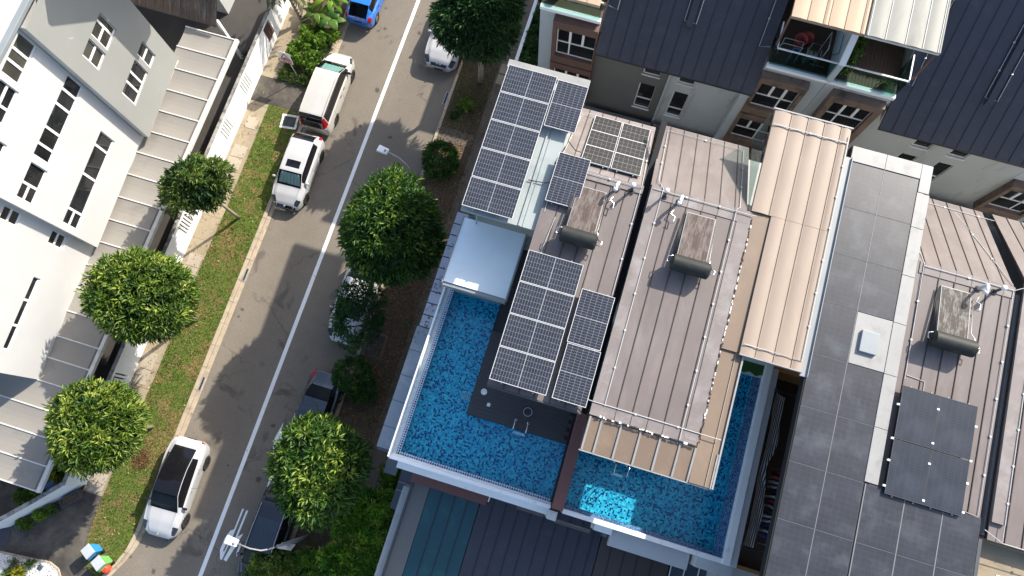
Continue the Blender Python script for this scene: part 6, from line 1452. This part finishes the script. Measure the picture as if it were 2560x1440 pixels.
def limbs(t, base, fork, c, r, n, seed, r0=.10, m='trunk_bark'):
    g = random.Random(seed); mb = MB(); b, f = Vector(base), Vector(fork)
    pts = [b + (f - b) * k / 5 + Vector((g.uniform(-.04, .04), g.uniform(-.04, .04), 0)) for k in range(6)]
    mb.tube(pts, [r0 * (1.25 - .1 * k) for k in range(6)], 10); mb.build('trunk', MATS[m], t, True)
    mb = MB()
    for k in range(n):
        a = 2 * math.pi * k / n + g.uniform(-.4, .4); e = g.uniform(.1, 1.0)
        q = Vector((c[0] + r[0] * .8 * math.cos(a) * math.cos(e), c[1] + r[1] * .8 * math.sin(a) * math.cos(e), c[2] + r[2] * .8 * math.sin(e) * .8))
        mid = f.lerp(q, .5) + Vector((g.uniform(-.1, .1), g.uniform(-.1, .1), g.uniform(0, .15))) * r[0]
        mb.tube([f, f.lerp(mid, .5), mid, mid.lerp(q, .6), q], [r0 * .6, r0 * .5, r0 * .38, r0 * .25, r0 * .1], 6)
        for _ in range(3):
            w = mid.lerp(q, g.uniform(.1, .8)); d = Vector((g.gauss(0, 1), g.gauss(0, 1), g.gauss(.3, .6))).normalized() * r[0] * .35
            mb.tube([w, w + d * .5, w + d], [r0 * .25, r0 * .16, r0 * .06], 5)
    mb.build('branches', MATS[m], t, True, kind='stuff')
def tree(name, label, cat, base, c, r, twigs, per, L, Wd, m, seed, group=None, fork=None, nl=7, r0=.10, bark='trunk_bark', **kw):
    t = thing(name, label, cat, base, group)
    limbs(t, base, fork or (c[0], c[1], c[2] - r[2] * .75), c, r, nl, seed, r0, bark)
    add('crown', crown(c, r, twigs, per, L, Wd, m, seed, **kw), t)
    if twigs > 400: k2 = dict(kw); k2.update(inner=.12, tone0=.22, fresh=0, amp=.1); add('inner_crown', crown(c, [q * .84 for q in r], int(twigs * .5), per, L * 1.1, Wd * 1.25, 'leaf_dark', seed + 900, **k2), t)  # inner leaves coloured darker to paint in the shade within the crown
    return t
VG = 'young trees on the grass verge'
tree('street_tree', 'small sparse tree with thin leaning trunk, topmost of three on the left verge', 'tree', (-18.2, 8.02, .08), (-18.32, 7.95, 5.15), (1.55, 1.36, 1.2), 440, 13, .26, .066, 'leaf_olive', 11, VG, inner=.3, amp=.5, spread=1.25, r0=.075, tone0=.42)
tree('street_tree', 'dense round tree in the middle of the left verge, largest of the three there', 'tree', (-18.28, 2.2, .08), (-18.33, 2.15, 5.55), (2.2, 1.92, 1.7), 900, 14, .28, .072, 'leaf_mango', 22, VG, amp=.26, tone0=.46, fresh=.22)
tree('street_tree', 'leafy bright green tree with pale trunk stub, lowest of three on the left verge', 'tree', (-18.25, -3.57, .08), (-18.3, -3.68, 4.95), (1.98, 1.80, 1.55), 700, 14, .32, .076, 'leaf_mango', 33, VG, amp=.34, tone0=.52, fresh=.32)
tree('street_tree', 'biggest round tree beside the road, over the white saloon car', 'tree', (-8.3, 7.9, .1), (-8.15, 7.9, 6.9), (2.12, 2.30, 2.3), 1200, 14, .28, .066, 'leaf_deep', 44, 'trees on the shaded verge', amp=.24, tone0=.46, r0=.14, fresh=.18)
tree('street_tree', 'round tree with yellow green sunlit side between the two black cars', 'tree', (-8.1, -2.6, .1), (-7.98, -2.52, 5.3), (2.02, 2.10, 1.9), 820, 15, .30, .076, 'leaf_deep', 55, 'trees on the shaded verge', amp=.26, tone0=.52, r0=.12, fresh=.25)
tree('street_tree', 'dark green tree at the top edge leaning over the white nose down car', 'tree', (-8.1, 19.5, .1), (-7.95, 19.75, 6.4), (1.98, 2.25, 2.0), 1000, 14, .28, .062, 'leaf_dark', 66, 'trees on the shaded verge', amp=.26, tone0=.5, r0=.13)
tree('street_tree', 'thin open tree with visible bare branches above the white saloon bonnet', 'tree', (-8.85, 4.35, .1), (-9.55, 4.45, 3.1), (1.45, 1.55, .9), 280, 12, .23, .06, 'leaf_dark', 77, 'trees on the shaded verge', fork=(-9.0, 4.3, 1.6), inner=.4, amp=.45, spread=1.3, nl=9, r0=.06, bark='dark_bark', tone0=.5)
def bush(name, label, parts, L, Wd, m, seed, twigs, per=12, group=None, flowers=0, **kw):
    c0 = parts[0][0]; t = thing(name, label, 'shrub', (c0[0], c0[1], .1), group)
    mb = MB(); g = random.Random(seed)
    for (c, r) in parts:
        for _ in range(5): 
            a = g.random() * 6.3; mb.tube([(c[0], c[1], .08), (c[0] + .2 * r[0] * math.cos(a), c[1] + .2 * r[1] * math.sin(a), c[2] * .6), (c[0] + .6 * r[0] * math.cos(a), c[1] + .6 * r[1] * math.sin(a), c[2] + r[2] * .3)], [.03, .02, .008], 5)
    mb.build('stems', MATS['dark_bark'], t, True, kind='stuff')
    tot = sum(r[0] * r[1] for c, r in parts)
    for k, (c, r) in enumerate(parts): add('foliage', crown(c, r, int(twigs * r[0] * r[1] / tot), per, L, Wd, m, seed + k, low=-.5, **kw), t)
    if flowers:
        gg = np.random.default_rng(seed); c, r = parts[0]; u = gg.normal(size=(flowers, 3)); u[:, 2] = abs(u[:, 2]); u /= np.linalg.norm(u, axis=1, keepdims=True)
        P = np.repeat(np.array(c) + u * np.array(r) * 1.0, 7, 0); D = gg.normal(size=P.shape) + np.array([0, 0, .8])
        add('flowers', leaf_mesh('flowers', P + gg.normal(size=P.shape) * .03, D, .055, .035, gg.random(len(P)), 'flower_red'), t)
    return t
bush('shrub', 'round dark shrub between the black saloon car and the thin tree', [((-9.15, 1.75, .95), (1.0, .95, .85)), ((-8.5, 1.3, .8), (.7, .7, .6))], .15, .055, 'leaf_deep', 101, 480)
bush('flowering_shrub', 'dark green shrub with small red flowers beside the concrete slab', [((-8.62, 14.12, .85), (1.0, 1.02, .8))], .14, .05, 'leaf_deep', 111, 480, flowers=12)
bush('flowering_shrub', 'yellow green shrub with few red flowers at the bottom by the black car', [((-9.75, -7.75, 1.0), (1.1, 1.0, .9)), ((-8.7, -8.2, .9), (1.0, .9, .8)), ((-10.2, -8.5, .8), (.9, .8, .7))], .16, .06, 'leaf_mango', 121, 750, flowers=7, tone0=.5, fresh=.25)
bush('bamboo', 'feathery bright green bamboo spreading beside the side path, main clump', [((-6.0, -3.6, 2.2), (1.05, .9, 1.0)), ((-6.6, -4.7, 2.0), (1.15, .9, .9)), ((-5.4, -5.1, 2.3), (1.0, 1.0, 1.0)), ((-6.2, -6.3, 2.2), (1.3, 1.0, 1.0)), ((-5.0, -4.1, 1.9), (.7, .6, .7))], .27, .038, 'leaf_bamboo', 131, 1150, 16, inner=.1, amp=.6, tvar=1.0, tone0=.55, fresh=.2, spread=1.3)
bush('bamboo', 'small feathery bamboo clump beside the dark glass porch', [((-5.55, -2.2, 1.5), (.75, .65, .7)), ((-4.75, -3.3, 1.4), (.55, .5, .6))], .17, .024, 'leaf_bamboo', 141, 260, 16, inner=.1, amp=.6, tvar=1.0, tone0=.5, spread=1.3)
bush('bamboo', 'feathery bamboo clump at the bottom edge by the grey slab roof', [((-4.35, -6.6, 2.2), (.7, .75, .8)), ((-6.9, -7.6, 1.8), (1.2, .8, .8)), ((-8.2, -6.9, 1.2), (.5, .45, .5))], .18, .025, 'leaf_bamboo', 151, 480, 16, inner=.1, amp=.6, tvar=1.0, tone0=.5, spread=1.3)
bush('hedge', 'dark leafy hedge behind the weathered fence at the top', [((-5.75, 20.4, 1.2), (.5, .9, .9)), ((-5.7, 21.9, 1.3), (.55, 1.0, .9)), ((-5.7, 23.5, 1.3), (.55, 1.0, .9)), ((-5.2, 19.2, .9), (.4, .7, .7))], .22, .10, 'leaf_dark', 161, 420, 9)
bush('verge_fern', 'small light green fern growing in the bare verge under the top tree', [((-8.45, 19.4 - 1.6, .25), (.42, .36, .25))], .20, .035, 'leaf_mango', 171, 60, 10, inner=.2, tone0=.6)
bush('verge_fern', 'tiny fern seedling in the bare verge left of the larger fern', [((-8.9, 17.1, .15), (.22, .22, .15))], .15, .03, 'leaf_deep', 172, 25, 8, inner=.2)
bush('garden_shrub', 'clipped round green shrub behind the slanting wall, in front of the porch roof corner', [((-22.5, -8.35, .55), (.55, .42, .5)), ((-22.2, -7.9, .6), (.5, .4, .5))], .12, .06, 'leaf_mango', 181, 260, tone0=.4)
bush('garden_shrub', 'dark leafy shrub in the corner garden behind the white wall', [((-20.95, -6.5, .9), (.35, .4, .5)), ((-21.0, -5.9, .8), (.35, .45, .5))], .16, .07, 'leaf_mango', 182, 160)
bush('garden_shrub', 'yellow leaved shrub in the corner garden by the small solar panel', [((-21.5, -6.9, .9), (.45, .35, .4))], .3, .09, 'leaf_yellow', 183, 50, 7, inner=.2, spread=1.4)
bush('planter_plant', 'leafy pale green plant growing in the middle planter box', [((-21.55, -9.0, .55), (.26, .2, .2))], .16, .09, 'leaf_lime', 184, 40, 7)
bush('planter_plant', 'dark low plant filling the right end of the middle planter box', [((-21.15, -8.62, .5), (.26, .2, .16))], .10, .04, 'leaf_mango', 185, 70, 8)
bush('planter_plant', 'dark low plant filling the planter box furthest down the driveway', [((-22.1, -9.55, .5), (.42, .26, .18))], .10, .04, 'leaf_mango', 186, 110, 8)
# lime green rosette shrubs, each head a plant of its own
def rosette(x, y, z, r, n, L, Wd, m, seed, lift=.5, tone0=.5):
    g = np.random.default_rng(seed); th = g.random(n) * 6.283; el = g.uniform(-.2, 1.2, n)
    D = np.stack([np.cos(th) * np.cos(el), np.sin(th) * np.cos(el), np.sin(el) * lift + .1], 1)
    P = np.array([x, y, z]) + D * .04 + np.stack([np.zeros(n), np.zeros(n), -g.random(n) * r], 1)
    return leaf_mesh('leaves', P, D, L * g.uniform(.7, 1.1, n), Wd, np.clip(tone0 + g.normal(size=n) * .2, 0, 1), m, droop=.25)
RS = [(-18.42, 19.35, 1.0), (-18.15, 19.0, 1.15), (-18.35, 18.55, 1.05), (-17.95, 18.35, .95), (-17.5, 18.85, 1.05), (-17.4, 19.35, .9), (-18.62, 17.95, 1.0), (-18.25, 17.75, .9), (-17.55, 18.05, 1.0), (-17.3, 17.45, .85), (-16.95, 19.55, .8), (-17.75, 17.55, .8), (-18.75, 18.3, .8)]
dsc = ['at the top left of the bed, next to the palm trunk', 'just right of the palm trunk foot', 'left middle of the shrub bed', 'in the very middle of the shrub bed', 'right of the bed middle, below the broad leaves', 'below the broad leaved plants by the kerb', 'lowest left, right behind the SLOW sign', 'second from the left in the lower row by the SLOW sign', 'in the lower row by the white van bonnet', 'lowest right, closest to the white van bonnet', 'alone at the kerb by the blue car shadow', 'low one between the SLOW sign and the van', 'leftmost on the footpath side']
for k, ((x, y, z), dd_) in enumerate(zip(RS, dsc)):
    t = thing('lime_shrub', 'lime green tufted shrub ' + dd_, 'shrub', (x, y, .09), 'lime green shrubs in the bed')
    mb = MB(); mb.tube([(x, y, .08), (x, y, z)], [.03, .02], 5); mb.build('stem', MATS['dark_bark'], t)
    for q in range(5):
        a = q * 1.26 + k; rr2 = .0 if q == 0 else .24
        add('leaves', rosette(x + rr2 * math.cos(a), y + rr2 * math.sin(a), z - (.0 if q == 0 else .15), .2, 42, .27, .05, 'leaf_lime', 300 + k * 7 + q, tone0=.5 - (.12 if q else 0)), t)
bush('undergrowth', 'low dark undergrowth along the edge of the shrub bed', [((-18.9, 16.75, .2), (.4, .3, .2)), ((-18.2, 16.65, .2), (.6, .28, .2)), ((-17.6, 16.9, .25), (.35, .5, .25)), ((-18.7, 17.3, .2), (.4, .4, .2)), ((-17.2, 18.4, .3), (.25, .8, .3)), ((-16.95, 20.2, .4), (.25, .6, .4)), ((-18.0, 19.6, .3), (.7, .5, .3))], .14, .035, 'leaf_olive', 190, 520, 10, tone0=.35)
# broad leaved plants: each large leaf a part
def broad(x, y, z, n, L, Wd, seed, label, m='leaf_mango'):
    t = thing('broad_leaf_plant', label, 'plant', (x, y, .09), 'broad leaved plants at the top of the bed'); g = random.Random(seed)
    mb = MB(); mb.tube([(x, y, .08), (x, y, z * .6)], [.07, .05], 7); mb.build('stem', MATS['turf_green'], t)
    for k in range(n):
        a = 6.283 * k / n + g.uniform(-.3, .3); l = L * g.uniform(.75, 1.1); wd = Wd * g.uniform(.8, 1.1); z0 = z * g.uniform(.6, .9); el = g.uniform(.2, .8)
        d = Vector((math.cos(a), math.sin(a), 0)); s_ = Vector((-d.y, d.x, 0)); v = []; f = []; N = 9
        for i in range(N):
            q = i / (N - 1); w_ = wd * math.sin(math.pi * min(1, .08 + q * .92)) ** .7 * (1 - .25 * q); h = z0 + l * (math.sin(el) * q * 1.2 - .75 * q * q)
            c = Vector((x, y, h)) + d * (.12 + l * q * math.cos(el * .6)); rip = .05 * (i % 2)
            v += [c - s_ * (w_ - rip * wd) + Vector((0, 0, -.05 * w_)), c - s_ * w_ * .5 + Vector((0, 0, .06)), c, c + s_ * w_ * .5 + Vector((0, 0, .06)), c + s_ * (w_ - rip * wd) + Vector((0, 0, -.05 * w_))]
        for i in range(N - 1):
            for j in range(4): f.append((i*5 + j, i*5 + j + 1, i*5 + j + 6, i*5 + j + 5))
        me = bpy.data.meshes.new('leaf'); me.from_pydata([tuple(p_) for p_ in v], [], f); at = me.attributes.new('tone', 'FLOAT', 'POINT'); at.data.foreach_set('value', [min(1, max(0, .45 + g.uniform(-.15, .3)))] * len(v))
        me.materials.append(MATS[m]); me.polygons.foreach_set('use_smooth', [True] * len(f)); add('leaf', me, t)
    return t
broad(-18.15, 20.5, 1.3, 8, 1.0, .21, 1, 'broad leaved plant next to the palm trunk at the top', 'leaf_mango')
broad(-17.35, 20.35, 1.1, 7, .85, .30, 2, 'broad round leaved plant behind the blue car bumper', 'leaf_deep')
broad(-17.6, 21.6, 1.6, 8, 1.2, .24, 3, 'tall broad leaved plant cut off by the top edge, left of the blue car', 'leaf_lime')
broad(-18.4, 22.0, 1.6, 7, 1.1, .24, 4, 'broad leaved plant at the very top beside the palm fronds', 'leaf_mango')
gg = np.random.default_rng(5); P = np.array([-18.35, 21.1, 1.35]) + gg.normal(size=(60, 3)) * .06
o = add('ginger_flower', leaf_mesh('ginger_flower', P, gg.normal(size=(60, 3)) + np.array([0, 0, 1]), .16, .07, gg.random(60), 'flower_red')); tag(o, 'dark red flower head among the broad leaves at the top edge', 'flower')
# palm: ringed trunk and feather fronds, each frond a part
t = thing('palm_tree', 'grey green feather palm leaning over the white wall at the top', 'palm tree', (-19.17, 20.25, .08)); top = Vector((-19.55, 20.5, 3.5))
mb = MB(); N = 14
for k in range(N):
    a, b = Vector((-19.17, 20.25, .05)).lerp(top, k / N), Vector((-19.17, 20.25, .05)).lerp(top, (k + 1) / N); mb.tube([tuple(a), tuple(b)], [.135 - .002 * k, .115 - .002 * k], 10)
mb.build('trunk', MATS['trunk_bark'], t, True)
g = random.Random(9)
for k in range(13):
    a = 6.283 * k / 13 + g.uniform(-.2, .2); l = g.uniform(1.35, 1.75); el = g.uniform(.15, 1.0); d = Vector((math.cos(a), math.sin(a), 0)); pts = []
    for i in range(12):
        q = i / 11; pts.append(top + d * l * q * math.cos(el * (1 - q * .4)) + Vector((0, 0, l * (math.sin(el) * q - .95 * q * q))))
    mb = MB(); mb.tube([tuple(p_) for p_ in pts], [.03 * (1 - i / 14) for i in range(12)], 5); fr_ = mb.build('frond', MATS['turf_green'], t)
    P, D = [], []
    for i in range(1, 12):
        for q in range(4):
            c = pts[i-1].lerp(pts[i], q / 4); tg = (pts[i] - pts[i-1]).normalized(); s_ = tg.cross(Vector((0, 0, 1))).normalized()
            for sg in (-1, 1): P.append(c); D.append(s_ * sg * .9 + tg * .55 + Vector((0, 0, g.uniform(-.35, .15))))
    lm = add('leaflets', leaf_mesh('leaflets', np.array(P), np.array(D), .38, .028, np.clip(.5 + RNG.normal(size=len(P)) * .2, 0, 1), 'leaf_palm', droop=.3), t)
    lm.parent = fr_; lm['kind'] = 'stuff'
# potted plants in the pebble garden
for (x, y, z, L_, m, n, lab) in ((-21.98, -11.42, .35, .38, 'leaf_palm', 30, 'pale green spiky agave on the white pebbles, left one'), (-21.15, -11.2, .35, .36, 'leaf_mango', 28, 'green spiky agave on the white pebbles, right one'), (-21.5, -11.75, .5, .42, 'leaf_yellow', 130, 'bushy yellow leaved plant on the white pebbles'), (-22.0, -11.95, .4, .35, 'leaf_mango', 60, 'low green plant at the bottom edge beside the yellow one')):
    tt = thing('garden_plant', lab, 'plant', (x, y, .08)); add('leaves', rosette(x, y, z, z - .1, n, L_, .07, m, int(x * -10), lift=1.0), tt)
    mb = MB(); mb.tube([(x, y, .05), (x, y, z)], [.05, .03], 6); mb.build('stem', MATS['dark_bark'], tt)
# creeper spilling over the balcony
gg = np.random.default_rng(12); n = 900; q = gg.random(n)
P = np.stack([8.30 + .38 * q + gg.normal(size=n) * .10, 18.9 + 1.9 * q + gg.normal(size=n) * .10, 10.2 + .3 * q + gg.normal(size=n) * .16], 1)
tt = thing('creeper', 'bright green creeper spilling over the right balcony beside the party wall', 'creeper', (8.4, 19.4, 9.3)); add('leaves', leaf_mesh('leaves', P, gg.normal(size=(n, 3)), .16, .06, np.clip(.4 + gg.normal(size=n) * .25, 0, 1), 'leaf_mango'), tt)
mb = MB(); mb.tube([(8.25, 18.9, 9.3), (8.3, 19.2, 10.1), (8.6, 20.6, 10.5)], .015, 5); mb.build('stem', MATS['dark_bark'], tt)
gg = np.random.default_rng(13); P = np.array([10.15, 19.25, 9.55]) + gg.normal(size=(60, 3)) * .1
tt = thing('balcony_plant', 'small green plant in the corner of the right balcony', 'plant', (10.15, 19.25, 9.27)); add('leaves', leaf_mesh('leaves', P, gg.normal(size=(60, 3)), .16, .06, gg.random(60), 'leaf_olive'), tt)
mb = MB(); mb.lathe((10.15, 19.25, 9.27), [(0, 0), (.09, 0), (.12, .2), (.09, .2), (0, .17)], 12); mb.build('pot', MATS['brown_frame'], tt)

# ------------------------------------------------------------------ grass blades and fallen leaves
def scatter(name, n, sampler, L, Wd, matn, tone, up=.8, z=.08):
    P = np.array([sampler() for _ in range(n)]); g = np.random.default_rng(n)
    D = g.normal(size=(n, 3)) * np.array([1, 1, .3]) + np.array([0, 0, up])
    return add(name, leaf_mesh(name, P, D, L * g.uniform(.6, 1.3, n), Wd * g.uniform(.7, 1.3, n), tone(P, g), matn), kind='stuff')
def in_grass():
    while True:
        x, y = random.uniform(-19.2, -17.0), random.uniform(-10.9, 14.75)
        if inside(x, y, GRASS): return (x, y, .07)
scatter('grass', 26000, in_grass, .085, .016, 'grass_blade', lambda P, g: np.clip(.42 + .25 * np.sin(P[:, 0] * 2.1 + P[:, 1] * .9) * np.sin(P[:, 1] * .7 + 1) + g.normal(size=len(P)) * .2, 0, 1), 1.1)
scatter('fallen_leaves', 420, lambda: (*in_grass()[:2], .12), .13, .04, 'dry_leaf', lambda P, g: g.random(len(P)), .1)
scatter('fallen_leaves', 260, lambda: (random.uniform(-20.2, -19.1), random.uniform(-7, 22), .085), .11, .035, 'dry_leaf', lambda P, g: g.random(len(P)), .1)
def mulch():
    a, r = random.random() * 6.3, random.random() ** .6; return (-18.12 + .42 * r * math.cos(a), -5.15 + .5 * r * math.sin(a), .10)
scatter('mulch', 700, mulch, .12, .028, 'dry_leaf', lambda P, g: g.random(len(P)) * .6, .25)
def in_verge():
    return (random.uniform(-9.4, -7.1), random.triangular(-10, 24, 1), .11)
scatter('leaf_litter', 7000, in_verge, .12, .042, 'dry_leaf', lambda P, g: g.random(len(P)) ** 1.6 * .8, .15)
scatter('verge_grass', 5000, lambda: (random.uniform(-9.4, -7.45), random.triangular(15.5, 23, 18), .1), .09, .015, 'grass_blade', lambda P, g: g.random(len(P)) * .6, .9)
scatter('fallen_leaves', 60, lambda: (random.uniform(-5.38, -4.9), random.uniform(3, 8.9), 8.51), .11, .04, 'dry_leaf', lambda P, g: g.random(len(P)) * .15, .05)
scatter('fallen_leaves', 90, lambda: (random.choice([random.uniform(-17.0, -16.6), random.uniform(-16.5, -10)]), random.uniform(-9, 22), .04), .09, .03, 'dry_leaf', lambda P, g: g.random(len(P)), .05)
